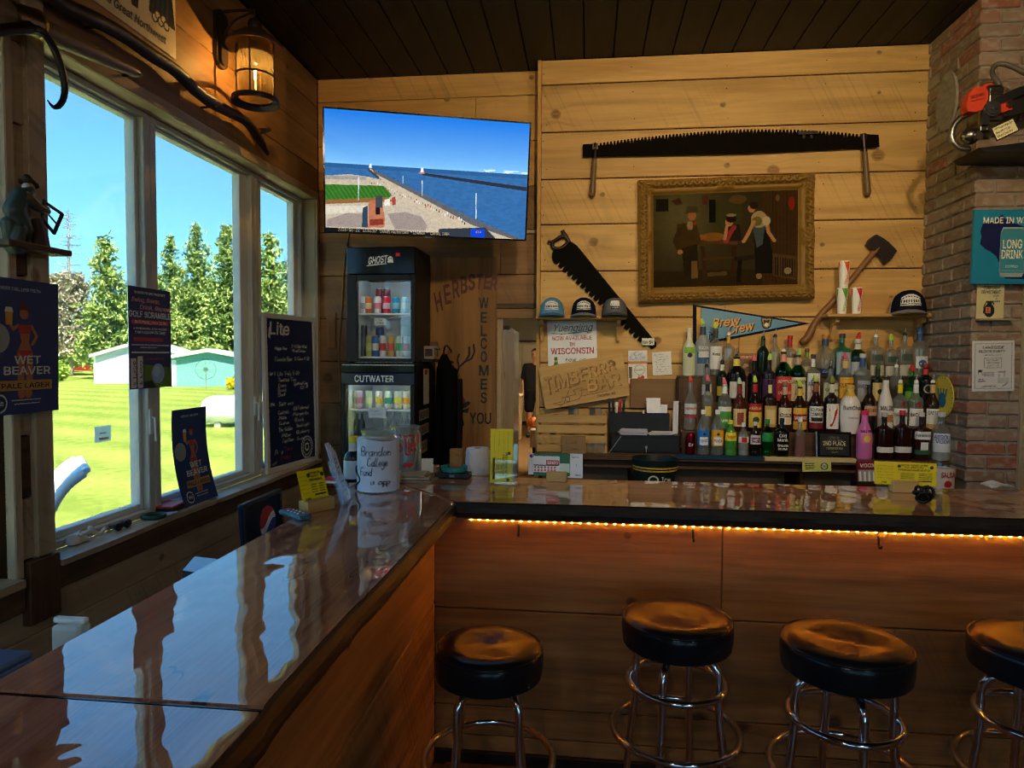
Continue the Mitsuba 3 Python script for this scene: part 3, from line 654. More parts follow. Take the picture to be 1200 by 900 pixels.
tn = r.uniform(0, 1, (len(C), 1)); add('dry_twigs', trimesh.Trimesh(v, f, process=False), 'foliage', np.repeat(lin(GREY[0]) * (1 - tn) + lin(GREY[1]) * tn, q, 0), k)
# deciduous growth low along the wood's edge
def bush(name, px_, dist, w, h, seed, cols, label, group=None, cat_='shrub', leaf=0.22, n=500):
    r = np.random.default_rng(seed); k = thing(name, label, cat_, group); b = on_ground(px_, dist)
    d = r.normal(size=(n, 3)); d /= np.linalg.norm(d, axis=1, keepdims=True); rad = r.uniform(.55, 1, (n, 1)) ** .5
    C = d * rad * [w / 2, w / 2, h / 2] * (0.8 + 0.4 * meshkit.noise(d * 2.2 + 9, seed)[:, None]) + [0, 0, h * .52]; C = C[C[:, 2] > .05]
    v, f, q = leaf_tris(C, leaf, 5, seed, 0.0)
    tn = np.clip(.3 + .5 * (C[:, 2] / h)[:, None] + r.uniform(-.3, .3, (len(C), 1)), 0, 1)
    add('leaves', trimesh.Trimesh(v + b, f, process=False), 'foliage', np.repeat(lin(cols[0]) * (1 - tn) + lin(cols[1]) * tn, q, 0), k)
    add('stem', cat(*[sweep([b, b + (a * w * .2, c * w * .2, h * .6)], [.04, .015], 5) for a, c in ((1, 0), (-.6, .7), (-.5, -.8))]), 'matte', (80, 66, 50), k)
for i, (x, dd, w, h, lb) in enumerate(((62, 41, 1.6, 1.2, 'green bush under the dead tree, left of the red barn'), (124, 58, 2.0, 1.1, 'low green bush before the right end of the red barn'), (196, 63, 2.4, 3.6, 'leafy bush between the two sheds'), (312, 53, 2.4, 3.8, 'leafy bush right of the green shed'), (328, 48, 2.0, 3.0, 'leafy bush low in the right pane'))):
    bush('bush', x, dd, w, h, 60 + i, ((84, 116, 44), (170, 196, 88)), lb, 'bushes at the edge of the wood')
bush('flower_bush', 273, 33.2, 0.6, 0.62, 71, ((190, 170, 20), (250, 225, 40)), 'small bright yellow bush at the right corner of the green shed', leaf=0.10, n=160)
# sheds
def shed(name, label, pxl, pxr, dist, facing, h_wall, h_apex, front, side, depth=3.6, wall_col=None):
    k = thing(name, label, 'shed')
    a, b_ = on_ground(pxl, dist), on_ground(pxr, dist); c = (a + b_) / 2; w = np.linalg.norm(b_ - a)
    n_ = np.array([math.sin(facing), -math.cos(facing), 0]); xdir = np.array([math.cos(facing), math.sin(facing), 0])
    M = frame(c, xdir, (0, 0, 1))
    prof = Polygon([(-w / 2, 0), (w / 2, 0), (w / 2, h_wall), (0, h_apex), (-w / 2, h_wall)])
    body = extr(prof, depth); body.apply_translation((0, 0, -depth)); add('walls', moved(body, M), 'matte', side, k)
    nb = int(h_wall / 0.15)
    for i in range(nb + int((h_apex - h_wall) / .15) + 1):
        z0, z1 = i * .15, i * .15 + .145
        cl = prof.intersection(sbox(-w, z0, w, z1))
        if cl.is_empty or cl.area < .01: continue
        m = extr(cl, 0.014); add('siding_board', moved(m, M), 'matte', front, k)
    for z_ in (0,):
        for s in (-1, 1):
            m = moved(box(s * w / 2 - .05, s * w / 2 + .05, 0, h_wall - .02, -.02, .03), M); add('corner_trim', m, 'matte', (236, 238, 236), k)
    ov = 0.22
    for s in (-1, 1):
        dx, dz = w / 2 + ov, h_wall - (h_apex - h_wall) * ov / (w / 2)
        P = Polygon([(0, h_apex + .02), (s * dx, dz + .02), (s * dx, dz + .12), (0, h_apex + .13)])
        m = extr(P, depth + .5); m.apply_translation((0, 0, -depth - .25)); add('roof', moved(m, M), 'matte', (172, 196, 190), k)
        P = Polygon([(0, h_apex - .06), (s * dx, dz - .06), (s * dx, dz + .13), (0, h_apex + .14)])
        m = extr(P, .03); m.apply_translation((0, 0, .25)); add('bargeboard', moved(m, M), 'matte', (228, 236, 232), k)
    return k, M, w
k, M, w = shed('garden_shed', 'pale green gabled shed with white trim in the middle pane', 205, 284, 36, math.radians(22), 1.62, 2.02, (110, 172, 160), (206, 212, 214))
pw = 0.9
for q0, q1 in ((-w / 2 + .12, -w / 2 + .36), (w / 2 - .62, w / 2 - .12)): add('panel', moved(box(q0, q1, .05, 1.5, .016, .03), M), 'matte', (238, 240, 238), k, label='white panel beside the front')
k2, M2, w2 = shed('white_shed', 'white sided shed with a gable behind the golf poster', 120, 214, 39, math.radians(18), 1.72, 2.55, (204, 212, 217), (116, 176, 164))
# wagon wheel ornament
k = thing('wheel_ornament', 'thin round spoked wheel standing on a post before the green shed', 'garden ornament')
c = at_y(241, 433, 33); wr_ = 0.50
wm = [ring((0, 0, 0), wr_, .014, 'y', 28, 5), ring((0, 0, 0), .09, .02, 'y', 12, 5)] + [cyl((0, 0, 0), (wr_ * math.cos(a), 0, wr_ * math.sin(a)), .009, 5) for a in np.arange(12) * math.pi / 6]
Rw = rotm(math.radians(22), [0, 0, 1])
add('wheel', moved(cat(*wm), trimesh.transformations.translation_matrix(c) @ Rw), 'satin', (70, 74, 70), k)
add('post', cyl((c[0], c[1] + .03, GZ), (c[0], c[1] + .03, c[2]), .018, 6), 'satin', (120, 126, 118), k)
# far red barn
k = thing('red_barn', 'long low dark red barn far off under the trees', 'barn')
a, b_ = on_ground(84, 66), on_ground(134, 66); h = 2.3
M = frame(a, b_ - a, (0, 0, 1)); L = np.linalg.norm(b_ - a)
add('walls', moved(box(0, L, 0, h * .62, -4, 0), M), 'matte', (150, 62, 48), k)
rf = extr(Polygon([(-4.2, h * .55), (.25, h * .55), (-2, h * 1.15)]), L + .4); rf.apply_transform(frame((-.2, 0, 0), (0, 0, 1), (0, 1, 0)))
rf2 = trimesh.Trimesh(np.array([[-.2, h * .55, .25], [L + .2, h * .55, .25], [L + .2, h * 1.1, -2], [-.2, h * 1.1, -2], [-.2, h * .55, -4.2], [L + .2, h * .55, -4.2]]), [[0, 1, 2], [0, 2, 3], [3, 2, 5], [3, 5, 4], [0, 3, 4], [1, 5, 2]])
add('roof', moved(rf2, M), 'matte', (170, 96, 78), k)
for i in range(6):
    x = L * (i + .5) / 6; add('door', moved(box(x - .5, x + .5, .1, h * .5, 0, .02), M), 'matte', (124, 46, 38), k)
# propane tank
k = thing('propane_tank', 'white horizontal propane tank lying on the lawn', 'tank')
c = ground(236, 500); c2 = c + np.array([2.6, .5, 0.]); ax = (c2 - c) / np.linalg.norm(c2 - c); R = .36
prof = [(0.001, 0), (.12, .015), (.23, .06), (.31, .15), (.35, .27), (R, .4)]; LL = 2.7
pf = prof + [(r_, LL - z_) for r_, z_ in prof[::-1]]
Mt = np.eye(4); Mt[:3, 2] = ax; Mt[:3, 0] = [0, 0, 1]; Mt[:3, 1] = np.cross(ax, [0, 0, 1]); Mt[:3, 3] = c + (0, 0, R + .07)
add('shell', moved(lathe(pf, 32), Mt), 'satin', (244, 246, 244), k, smooth=40)
dm_ = lathe([(.15, 0), (.15, .10), (.12, .15), (0.001, .17)], 20); dm_.apply_translation(c + ax * .98 + (0, 0, 2 * R + .05)); add('dome', dm_, 'satin', (236, 240, 240), k, smooth=40)
for s in (.5, 2.2):
    p = c + ax * s; add('foot', box(p[0] - .08, p[0] + .08, p[1] - .22, p[1] + .22, GZ, GZ + .16), 'matte', (170, 170, 166), k)
# white plastic patio chair just outside the glass, seen from its side; it faces the near end of the wall
k = thing('patio_chair', 'white plastic patio chair outside the left pane', 'chair')
o = np.array([0.0, 0.0, GZ])
def P3(x, y, z): return o + (x, y, z)
for i, x in enumerate((-.24, -.12, 0, .12, .24)):
    pp = smooth_path([P3(x, .10, .34), P3(x, .24, .60), P3(x, .42, .90), P3(x, .52, 1.07), P3(x, .60, 1.13)], 16)
    m = cat(*[hull(*[np.array([[sx * .052, sy * .012, sz * .012]]) + q for q in (pp[j], pp[j + 1]) for sx in (-1, 1) for sy in (-1, 1) for sz in (-1, 1)]) for j in range(15)])
    add('back_slat', m, 'satin', (232, 232, 236), k)
for s in (-1, 1):
    pp = smooth_path([P3(s * .315, .08, .34), P3(s * .315, .23, .60), P3(s * .315, .40, .90), P3(s * .315, .50, 1.06), P3(s * .315, .58, 1.12)], 16)
    add('back_rail', sweep(pp, .03, 8), 'satin', (226, 226, 232), k, smooth=True)
    add('arm', round_box(*(o[0] + s * .33 + np.array([-.05, .05])), o[1] - .45, o[1] + .28, GZ + .56, GZ + .59, .012), 'satin', (232, 232, 236), k)
    add('leg', hull(*[np.array([P3(s * .33, -.42, z) + d for d in ((-.03, -.02, 0), (.03, -.02, 0), (-.03, .02, 0), (.03, .02, 0))]) for z in (0, .56)]), 'satin', (226, 226, 230), k)
    add('leg', hull(*[np.array([P3(s * .33, y_, z) + d for d in ((-.03, -.02, 0), (.03, -.02, 0), (-.03, .02, 0), (.03, .02, 0))]) for y_, z in ((.36, 0), (.12, .36))]), 'satin', (226, 226, 230), k)
for i in range(5):
    y = -.42 + i * .115; add('seat_slat', bevel_box(o[0] - .30, o[0] + .30, o[1] + y, o[1] + y + .1, GZ + .36 - .02 * i, GZ + .38 - .02 * i, .006), 'satin', (230, 230, 234), k)
CH = trimesh.transformations.translation_matrix((-3.62, 3.53, 0)) @ rotm(math.radians(-47), [0, 0, 1])
for q in [q for q in scene if q.startswith(k + '__')]: scene[q]['to_world'] = T(CH.tolist())
# ------------------------------------------------------------------ on the pale board wall
def wp(x, y, Y=YR): p = at_y(x, y, Y); return np.array([p[0], p[2]])
def wpoly(pts, Y=YR): return Polygon([wp(x, y, Y) for x, y in pts])
def onwall(poly, Y, depth):
    """Extrude an (X, Z) outline towards the room from the plane Y."""
    return moved(extr(poly, depth), frame((0, Y, 0), (1, 0, 0), (0, 0, 1)))
BLACKIRON = (30, 28, 27)
# two-man crosscut saw
k = thing('crosscut_saw', 'long black two-man crosscut saw hung high above the framed painting', 'saw')
top = [(683, 171), (697, 170), (740, 164), (782, 159.5), (830, 155.5), (875, 153.5), (930, 154), (975, 156.5), (1008, 160), (1009, 159), (1027, 160)]
top = np.array([wp(*q) for q in top]); bot = np.array([wp(*q) for q in ((1028, 174), (870, 181.5), (683, 185))])
s = np.linspace(top[1, 0] + .03, top[8, 0] - .02, 74); zt = np.interp(s, top[:, 0], top[:, 1])
teeth = []
for i in range(len(s) - 1):
    a, b_ = s[i], s[i + 1]; w = b_ - a; z0 = zt[i]
    deep = .030 if i % 5 == 4 else .019
    teeth += [(a, z0 - deep), (a + w * .22, z0), (a + w * .62, z0), (a + w * .86, z0 - deep)]
add('blade', onwall(Polygon([tuple(top[0]), tuple(top[1])] + teeth + [tuple(top[8]), tuple(top[9]), tuple(top[10])] + [tuple(q) for q in bot]).buffer(0), YR - .030, .004), 'matte', (20, 17, 15), k)
for (x0, y0), (x1, y1), sx in (((697.5, 172), (694, 232), 1), ((1009, 161), (1014.5, 231), 1)):
    a, b_ = wp(x0, y0), wp(x1, y1); A, B = np.array([a[0], YR - .036, a[1]]), np.array([b_[0], YR - .036, b_[1]])
    add('handle', sweep([A + (B - A) * t for t in (.22, .3, .6, .9, .98, 1)], [.013, .017, .018, .021, .018, .008], 12), 'satin', (104, 82, 56), k, smooth=True)
    add('bracket', cat(sweep([A + (0, 0, .012), A + (B - A) * .3], [.013, .016], 10), box(A[0] - .018, A[0] + .018, YR - .044, YR - .024, A[2] - .03, A[2] + .01)), 'metal', (62, 56, 50), k)
a, b_ = wp(932, 160), wp(956, 156)
add('gauge', cat(bevel_box(a[0], b_[0], YR - .05, YR - .026, a[1] - .006, a[1] + .018, .003), bevel_box(a[0] + .03, a[0] + .05, YR - .045, YR - .026, a[1] - .03, a[1], .003), bevel_box(b_[0] - .05, b_[0] - .03, YR - .045, YR - .026, a[1] - .03, a[1], .003)), 'metal', (58, 54, 52), k)
for x in (697, 1009): add('wall_peg', cyl((wp(x, 176)[0], YR, wp(x, 176)[1] + .0), (wp(x, 176)[0], YR - .05, wp(x, 176)[1]), .006, 8), 'metal', (60, 56, 52), k)
# one-man saw, tip down
k = thing('hand_saw', 'black one-man crosscut saw hanging tip down behind the row of caps', 'saw')
ed = np.array([wp(x, y) for x, y in ((649, 307), (757, 408))]); n_ = 21; d = (ed[1] - ed[0]) / n_; nn = np.array([d[1], -d[0]]); nn /= np.linalg.norm(nn); nn = nn if nn @ np.array([1, 1]) > 0 else -nn
tt = []
for i in range(n_): p = ed[0] + d * i; tt += [p, p + d * .66, p + d * .72 + nn * .026, p + d * .9 + nn * .026]
P = [wp(*q) for q in ((655, 291), (664, 284), (670, 284), (676, 288), (769, 402), (769, 406), (763, 409.5))] + tt[::-1] + [wp(*q) for q in ((647, 303), (647, 297), (650, 293))]
add('blade', onwall(Polygon(P).buffer(0), YR - .016, .003), 'matte', (22, 21, 21), k)
hp = lambda pts: smooth_path([(wp(*q)[0], YR - .026, wp(*q)[1]) for q in pts], 30)
add('handle', cat(sweep(hp([(667, 285), (664, 279), (660, 273), (659, 271)]), [.014] * 30, 8), sweep(hp([(663, 277), (655, 279.5), (648, 284), (642, 284)]), np.linspace(.014, .010, 30), 8), sweep(hp([(648, 284.5), (648, 290), (654, 292), (662, 289), (666, 284)]), [.011] * 30, 8)), 'satin', (40, 24, 17), k, smooth=True)
k = thing('price_tag', 'tiny white tag on the tip of the black hand saw', 'tag')
a, b_ = wp(752, 404.5), wp(766.5, 396.5); M = WALL(a[0], a[1], YR - .019); w, h = b_ - a
add('card', moved(box(0, w, 0, h, 0, .001), M), 'matte', (226, 228, 214), k); Print(M, .0012).text('Hats', w * .06, h * .2, h * .5, (30, 40, 34), w * .4, True).text('$4', w * .55, h * .2, h * .5, (30, 40, 34), w * .35, True).done(k)
# framed painting
k = thing('framed_painting', 'dark genre painting in a wide carved gilt frame', 'painting')
c4 = np.array([wp(*q, YR - .05) for q in ((748, 212), (955, 201.6), (954.4, 349), (748, 356.4))])
ctr = c4.mean(0); W_ = (np.linalg.norm(c4[1] - c4[0]) + np.linalg.norm(c4[2] - c4[3])) / 2; H_ = (np.linalg.norm(c4[3] - c4[0]) + np.linalg.norm(c4[2] - c4[1])) / 2
tl = .018; M = frame((ctr[0], YR - .012, ctr[1]), (math.cos(tl), 0, math.sin(tl)), (-math.sin(tl), 0, math.cos(tl)))
FWD = .100
def side_mesh(L, w, ns, nt):
    """One mitred moulding along x from -L/2 to L/2, the outer edge at t = 0 and the sight edge at t = w."""
    s, t = np.meshgrid(np.linspace(-1, 1, ns), np.linspace(0, 1, nt)); T_ = t * w
    X = s * (L / 2 - T_)
    base = np.interp(t, [0, .04, .12, .35, .62, .68, .74, .86, .92, 1], [0, .034, .040, .052, .034, .030, .036, .030, .018, .010])
    ph = X / .052
    leaf = np.abs(np.sin(ph * np.pi)) * np.abs(np.sin((t * 2.1 + .5 * np.sin(ph * 2 * np.pi)) * np.pi))
    scroll = np.maximum(0, np.cos(np.hypot((ph % 1 - .5) * 2, (t - .34) * 4.6) * 7)) * .7
    zone = np.clip((t - .10) / .06, 0, 1) * np.clip((.62 - t) / .06, 0, 1)
    orn = zone * (.020 * leaf + .015 * scroll + .008 * meshkit.fbm(np.stack([X * 160, t * 26, X * 0], -1), 2))
    q = np.minimum(np.abs(np.abs(X) - L / 2 + w * .45), np.abs(X))
    cart = np.exp(-(q / .052) ** 4) * np.clip((.95 - t) / .25, 0, 1)
    petal = .5 + .5 * np.cos(np.arctan2(T_ - w * .4, q + .004) * 9)
    orn = orn * (1 - cart * .6) + cart * (.012 + .012 * petal * np.clip(t / .1, 0, 1))
    bead = np.where((t > .63) & (t < .73), .003 * np.abs(np.sin(X * 260)), 0)
    Z = base + orn * np.clip(t / .05, 0, 1) + bead
    v = np.stack([X, T_, Z], -1).reshape(-1, 3); i, j = np.meshgrid(np.arange(ns - 1), np.arange(nt - 1)); a = (j * ns + i).ravel()
    return trimesh.Trimesh(v, np.vstack([np.stack([a, a + 1, a + ns + 1], 1), np.stack([a, a + ns + 1, a + ns], 1)]), process=False)
for ang, L, off in ((0, W_, H_ / 2), (np.pi, W_, H_ / 2), (np.pi / 2, H_, W_ / 2), (-np.pi / 2, H_, W_ / 2)):
    m = side_mesh(L, FWD, 230 if L > 1 else 160, 34); m.apply_translation((0, -off, 0)); m.apply_transform(rotm(ang, [0, 0, 1])); m.apply_translation((0, 0, .012))
    add('frame_side', moved(m, M), 'satin', (128, 96, 40), k, smooth=True)
add('frame_back', moved(box(-W_ / 2 + .004, W_ / 2 - .004, -H_ / 2 + .004, H_ / 2 - .004, 0, .0115), M), 'matte', (50, 36, 20), k)
iw, ih = W_ - 2 * FWD + .006, H_ - 2 * FWD + .006
def painting(X, Y):
    X, Y = X / iw, Y / ih; P = Paint(X, Y, (58, 52, 36)); n1 = nz(X, Y, 5, 1, 4); n2 = nz(X, Y, 40, 3, 2)
    P.mask(np.exp(-((X - .2) / .22) ** 2 - ((Y - .75) / .4) ** 2), (104, 100, 70), .8); P.mask(Y < .16 + .03 * n1, (52, 42, 26), .9)
    P.mask(X > .76, (74, 52, 32), .7); P.mask((X > .76) & (np.sin(X * 260) > .8), (48, 34, 22), .6)
    P.mask((X > .42) & (X < .62) & (Y > .62) & (Y < .92), (62, 66, 36), .7)
    P.fill([(.02, .82), (.11, .82), (.11, .95), (.02, .95)], (34, 34, 28)).fill([(.13, .93), (.19, .96), (.21, .89), (.16, .88)], (70, 46, 34))
    P.fill([(.345, .88), (.385, .88), (.385, .97), (.345, .97)], (84, 46, 40)).fill([(.39, .68), (.44, .68), (.44, .93), (.39, .93)], (26, 28, 24)).blob(.59, .92, .06, .05, (92, 74, 40)).blob(.955, .86, .022, .07, (140, 44, 40)).blob(.86, .92, .014, .035, (110, 90, 64))
    # standing woman
    P.fill([(.70, .58), (.80, .58), (.85, .13), (.71, .13)], (32, 30, 30)).fill([(.69, .62), (.775, .64), (.76, .44), (.72, .40)], (72, 88, 98)).blob(.735, .70, .055, .09, (176, 160, 124)).blob(.72, .68, .035, .05, (112, 108, 64))
    P.limb([(.70, .68), (.66, .55), (.63, .47)], .026, (190, 146, 106)).limb([(.785, .68), (.80, .56), (.84, .47)], .026, (190, 146, 106)).blob(.785, .68, .028, .05, (196, 188, 166)).blob(.685, .82, .026, .045, (186, 138, 102)).blob(.70, .85, .030, .040, (50, 34, 24)).blob(.735, .10, .02, .03, (150, 120, 90))
    # table, basket of things on it, bench
    P.fill([(.27, .47), (.59, .44), (.59, .49), (.27, .51)], (92, 64, 38)).fill([(.33, .44), (.36, .44), (.38, .08), (.35, .08)], (64, 44, 28)).fill([(.55, .43), (.58, .43), (.57, .1), (.54, .1)], (60, 42, 26)).fill([(.35, .28), (.56, .30), (.56, .32), (.35, .31)], (80, 56, 34)).fill([(.38, .11), (.52, .12), (.51, .16), (.38, .15)], (92, 74, 50)).blob(.42, .53, .085, .045, (138, 92, 40)).blob(.34, .53, .035, .028, (150, 104, 50))
    # seated man left
    P.fill([(.17, .68), (.30, .70), (.34, .48), (.28, .40), (.22, .36), (.16, .46)], (72, 56, 32)).fill([(.20, .42), (.31, .46), (.32, .20), (.28, .1), (.22, .12)], (46, 40, 30)).fill([(.27, .28), (.31, .28), (.315, .10), (.27, .09)], (116, 92, 58)).blob(.26, .66, .022, .05, (150, 130, 104)).blob(.275, .76, .030, .048, (160, 108, 74)).fill([(.225, .79), (.32, .80), (.31, .86), (.24, .87)], (74, 66, 46)).limb([(.19, .62), (.16, .5), (.19, .39)], .04, (66, 50, 28)).blob(.19, .38, .02, .025, (170, 122, 84)).blob(.295, .68, .012, .02, (150, 50, 40))
    # person leaning on the table
    P.fill([(.52, .64), (.60, .66), (.62, .48), (.50, .48)], (44, 36, 34)).limb([(.565, .63), (.53, .55), (.51, .47)], .035, (150, 56, 60)).blob(.53, .68, .028, .045, (176, 126, 92)).blob(.545, .715, .036, .040, (40, 28, 22)).blob(.545, .755, .034, .016, (148, 138, 116)).limb([(.50, .50), (.515, .64)], .022, (184, 138, 104))
    # stool and crate
    P.fill([(.57, .31), (.70, .33), (.70, .28), (.57, .27)], (44, 38, 30)).fill([(.59, .28), (.62, .28), (.61, .04), (.58, .04)], (34, 28, 22)).fill([(.83, .34), (.99, .30), (.99, .05), (.83, .10)], (86, 68, 46))
    for i in range(9): P.fill([(.845 + .016 * i, .30 - .004 * i), (.852 + .016 * i, .30 - .004 * i), (.852 + .016 * i, .11 - .004 * i), (.845 + .016 * i, .11 - .004 * i)], (38, 30, 22))
    P.blob(.93, .15, .025, .035, (150, 140, 120))
    P.c *= (0.80 + .25 * n1 + .18 * n2)[..., None] * np.array([.66, .60, .52])
    return P.c
m, col = grid_picture(iw, ih, 260, 160, painting); m.apply_translation((-iw / 2, -ih / 2, .021))
add('canvas', moved(m, M), 'matte', col, k, label='dark painted interior with three figures around a table')
# wall shelves with brackets
def wall_shelf(label, x0, x1, y, bx):
    k = thing('wall_shelf', label, 'shelf'); a, b_ = wp(x0, y, YR - .13), wp(x1, y, YR - .13); z = a[1]
    wood('board', bevel_box(a[0], b_[0], YR - .165, YR - .002, z - .020, z, .003), 0, k, along=(1, 0, 0))
    for x in bx:
        c = wp(x, y, YR - .06)[0]
        P = Polygon([(0, 0), (.115, 0), (.115, -.03), (.07, -.045), (.055, -.075), (.04, -.105), (.03, -.14), (0, -.14)])
        wood('bracket', moved(extr(P, .022), frame((c + .011, YR - .002, z - .0205), (0, -1, 0), (0, 0, 1))), 0, k, along=(0, 0, 1))
    return z
zs1 = wall_shelf('small pine wall shelf under the row of three caps', 628, 734, 370.5, (635, 725))
zs2 = wall_shelf('small pine wall shelf holding the printed cups, under the axe', 968, 1089, 368, (978, 1078))
def cap(label, c, front, mesh, brim, patch, rot=0.0, s=1.0, group=None):
    k = thing('baseball_cap', label, 'cap', group)
    th, ph = np.meshgrid(np.linspace(0, 2 * np.pi, 49), np.linspace(0, np.pi / 2, 15), indexing='ij')
    def crown(th, ph, o=0.0):
        up = np.sin(ph) ** 0.9; rr = np.cos(ph) ** .55
        fr = np.clip(-np.sin(th), 0, 1)
        return np.stack([(.084 + o) * np.cos(th) * rr, (.094 + o) * np.sin(th) * rr, (.106 + .018 * fr * (ph < 1.3)) * up + o * up], -1)
    def sheet(P, flip=False):
        a, b_ = P.shape[:2]; i, j = np.meshgrid(np.arange(a - 1), np.arange(b_ - 1), indexing='ij'); q = (i * b_ + j).ravel()
        f = np.vstack([np.stack([q, q + b_, q + b_ + 1], 1), np.stack([q, q + b_ + 1, q + 1], 1)]); return trimesh.Trimesh(P.reshape(-1, 3), f, process=False)
    Mx = trimesh.transformations.translation_matrix(c) @ rotm(rot, [0, 0, 1]) @ np.diag([s, s, s, 1])
    f_ = sheet(crown(*np.meshgrid(np.linspace(np.pi * 1.08, np.pi * 1.92, 25), np.linspace(0, np.pi / 2, 15), indexing='ij')))
    b2 = sheet(crown(*np.meshgrid(np.linspace(-np.pi * .08, np.pi * 1.08, 29), np.linspace(0, np.pi / 2, 15), indexing='ij')))
    add('crown', moved(f_, Mx), 'matte', front, k, smooth=True); add('mesh_back', moved(b2, Mx), 'matte', mesh, k, smooth=True)
    A, R = np.meshgrid(np.linspace(-1.25, 1.25, 25), np.linspace(0, 1, 8), indexing='ij')
    ext = .062 * np.cos(A * .95) ** .8
    X = (.086 + .004 * R) * np.sin(A); Y = -(.094 * np.cos(A)) - ext * R; Z = .014 - .020 * R * np.cos(A) - .016 * np.abs(np.sin(A)) ** 2 * (1 + .0 * R) + .004
    top = sheet(np.stack([X, Y, Z], -1)); bt = top.copy(); bt.apply_translation((0, 0, -.004)); bt.invert()
    add('brim', moved(cat(top, bt), Mx), 'matte', brim, k, smooth=True)
    add('button', moved(trimesh.creation.icosphere(1, .007), Mx @ trimesh.transformations.translation_matrix((0, 0, .106))), 'matte', front, k)
    # badge lying on the crown
    U, V = np.meshgrid(np.linspace(-1, 1, 57), np.linspace(0, 1, 33), indexing='ij')
    pth = 1.5 * np.pi + U * .62; pph = .22 + .62 * V
    P = crown(pth, pph, .0016); pt = sheet(P)
    arch = 1 - .35 * U ** 2; col = np.zeros(U.shape + (3,)) + lin(front)
    ins = (V < arch) & (V > .08) & (np.abs(U) < .95)
    if patch == 'shield': ins = (np.abs(U) < .62 - .12 * (V < .3)) & (V > .05)
    col[ins] = lin((214, 214, 210))
    if patch == 'shield':
        col[ins & (V < .38)] = lin((34, 34, 36)); col[ins & (V > .5) & (V < .62) & (np.sin(U * 22) > .1)] = lin((60, 60, 62)); col[ins & (V > .2) & (V < .27) & (np.sin(U * 30) > 0)] = lin((200, 200, 200))
    else:
        col[ins & (np.abs(V - arch * .78) < .06) & (np.sin(U * 24) > -.1)] = lin(front); col[ins & (V > .26) & (V < .48) & (np.sin(U * 28 + .5) > -.3)] = lin((52, 54, 66)); col[ins & (np.abs(V - .17) < .03)] = lin(front)
    add('badge', moved(pt, Mx), 'satin', col.reshape(-1, 3), k, label='pale stitched badge')
for x, f_, me, br, pt, lb in ((647, (92, 142, 184), (216, 218, 220), (70, 112, 152), 'arch', 'light blue cap with a white badge, leftmost on the left shelf'), (684, (24, 28, 46), (206, 206, 204), (128, 130, 140), 'arch', 'navy cap with a white badge and white mesh, middle of the three'), (720, (92, 94, 98), (96, 98, 102), (70, 72, 76), 'shield', 'grey cap with a shield badge, third on the left shelf by the saw')):
    p = wp(x, 370, YR - .115); cap(lb, (p[0], YR - .118, zs1 + .001), f_, me, br, pt, group='caps on the left shelf', s=1.0)
p = wp(1064, 367, YR - .115); cap('navy cap with pale mesh at the right end of the right shelf', (p[0], YR - .11, zs2 + .001), (24, 27, 42), (196, 190, 180), (132, 128, 124), 'arch', rot=-.25, s=1.22)
def voox(label, x, zb, col, group='printed party cups'):
    k = thing('cup', label, 'cup', group); X = wp(x, 360, YR - .09)[0]; c = (X, YR - .09, zb)
    P = [(.024, 0), (.026, .004), (.033, .150), (.0335, .166), (.031, .168), (.026, .16), (.024, .01), (0.001, .006)]
    add('body', lathe(P, 24, c), 'satin', (236, 234, 228), k, smooth=40)
    r = lambda z: .0262 + .0068 * z / .166 + .0006
    def wrap(poly2, color):
        m = extr(poly2, .0002).subdivide_to_size(.006, max_iter=20); v = np.array(m.vertices); a = v[:, 0] / .03 - np.pi / 2 + .25
        m.vertices = np.stack([c[0] + r(v[:, 1]) * np.cos(a), c[1] + r(v[:, 1]) * np.sin(a), zb + v[:, 1]], 1); return m
    g = [wrap(Polygon([(-.020, .162), (.022, .162), (.008, .085)]), col), wrap(Polygon([(-.055, .158), (-.04, .158), (-.046, .1)]), col), wrap(Polygon([(.04, .158), (.055, .158), (.046, .1)]), col)]
    t = meshkit.text_mesh('VOOX', .020, .0002, True); t.apply_scale((.086 / t.extents[0], 1, 1)); t.apply_transform(rotm(math.radians(72), [0, 0, 1])); t.apply_translation((.002, .012, 0))
    v = np.array(t.vertices); a = v[:, 0] / .03 - np.pi / 2 + .25; t.vertices = np.stack([c[0] + r(v[:, 1]) * np.cos(a), c[1] + r(v[:, 1]) * np.sin(a), zb + v[:, 1]], 1); g.append(t)
    add('print', cat(*g), 'satin', col, k, kind='stuff')
voox('white cup with a green triangle, standing under the orange one', 986.5, zs2 + .001, (88, 168, 44)); voox('white cup with an orange triangle, stacked on the green one', 988, zs2 + .170, (226, 84, 44)); voox('white cup with a red triangle, alone right of the stack', 1003.5, zs2 + .001, (200, 30, 54))
# axe
k = thing('axe', 'old axe with a dark head and a curved wooden handle, leaning behind the right shelf', 'axe')
hd = wpoly([(1015, 287), (1018, 281), (1025, 275.6), (1032, 279), (1040, 284), (1051, 294), (1045, 303), (1036, 310.6), (1033, 305), (1030, 300), (1025, 297)], YR - .03)
m = extr(hd, .05); v = np.array(m.vertices); e0, e1 = wp(1020, 284, YR - .03), wp(1044, 303, YR - .03); d = (e1 - e0) / np.linalg.norm(e1 - e0)
f_ = np.clip(((v[:, :2] - e0) @ d) / np.linalg.norm(e1 - e0), 0, 1); v[:, 2] = (v[:, 2] - .025) * (1 - .9 * f_); m.vertices = v
add('head', moved(m, frame((0, YR - .034, 0), (1, 0, 0), (0, 0, 1))), 'satin', (38, 33, 31), k)
hp = smooth_path([(wp(*q, YR - .03)[0], YR - .034, wp(*q, YR - .03)[1]) for q in ((1029, 290), (1012, 310), (1000, 325), (980, 349), (960, 371), (951, 386), (945, 397), (938, 402))], 40)
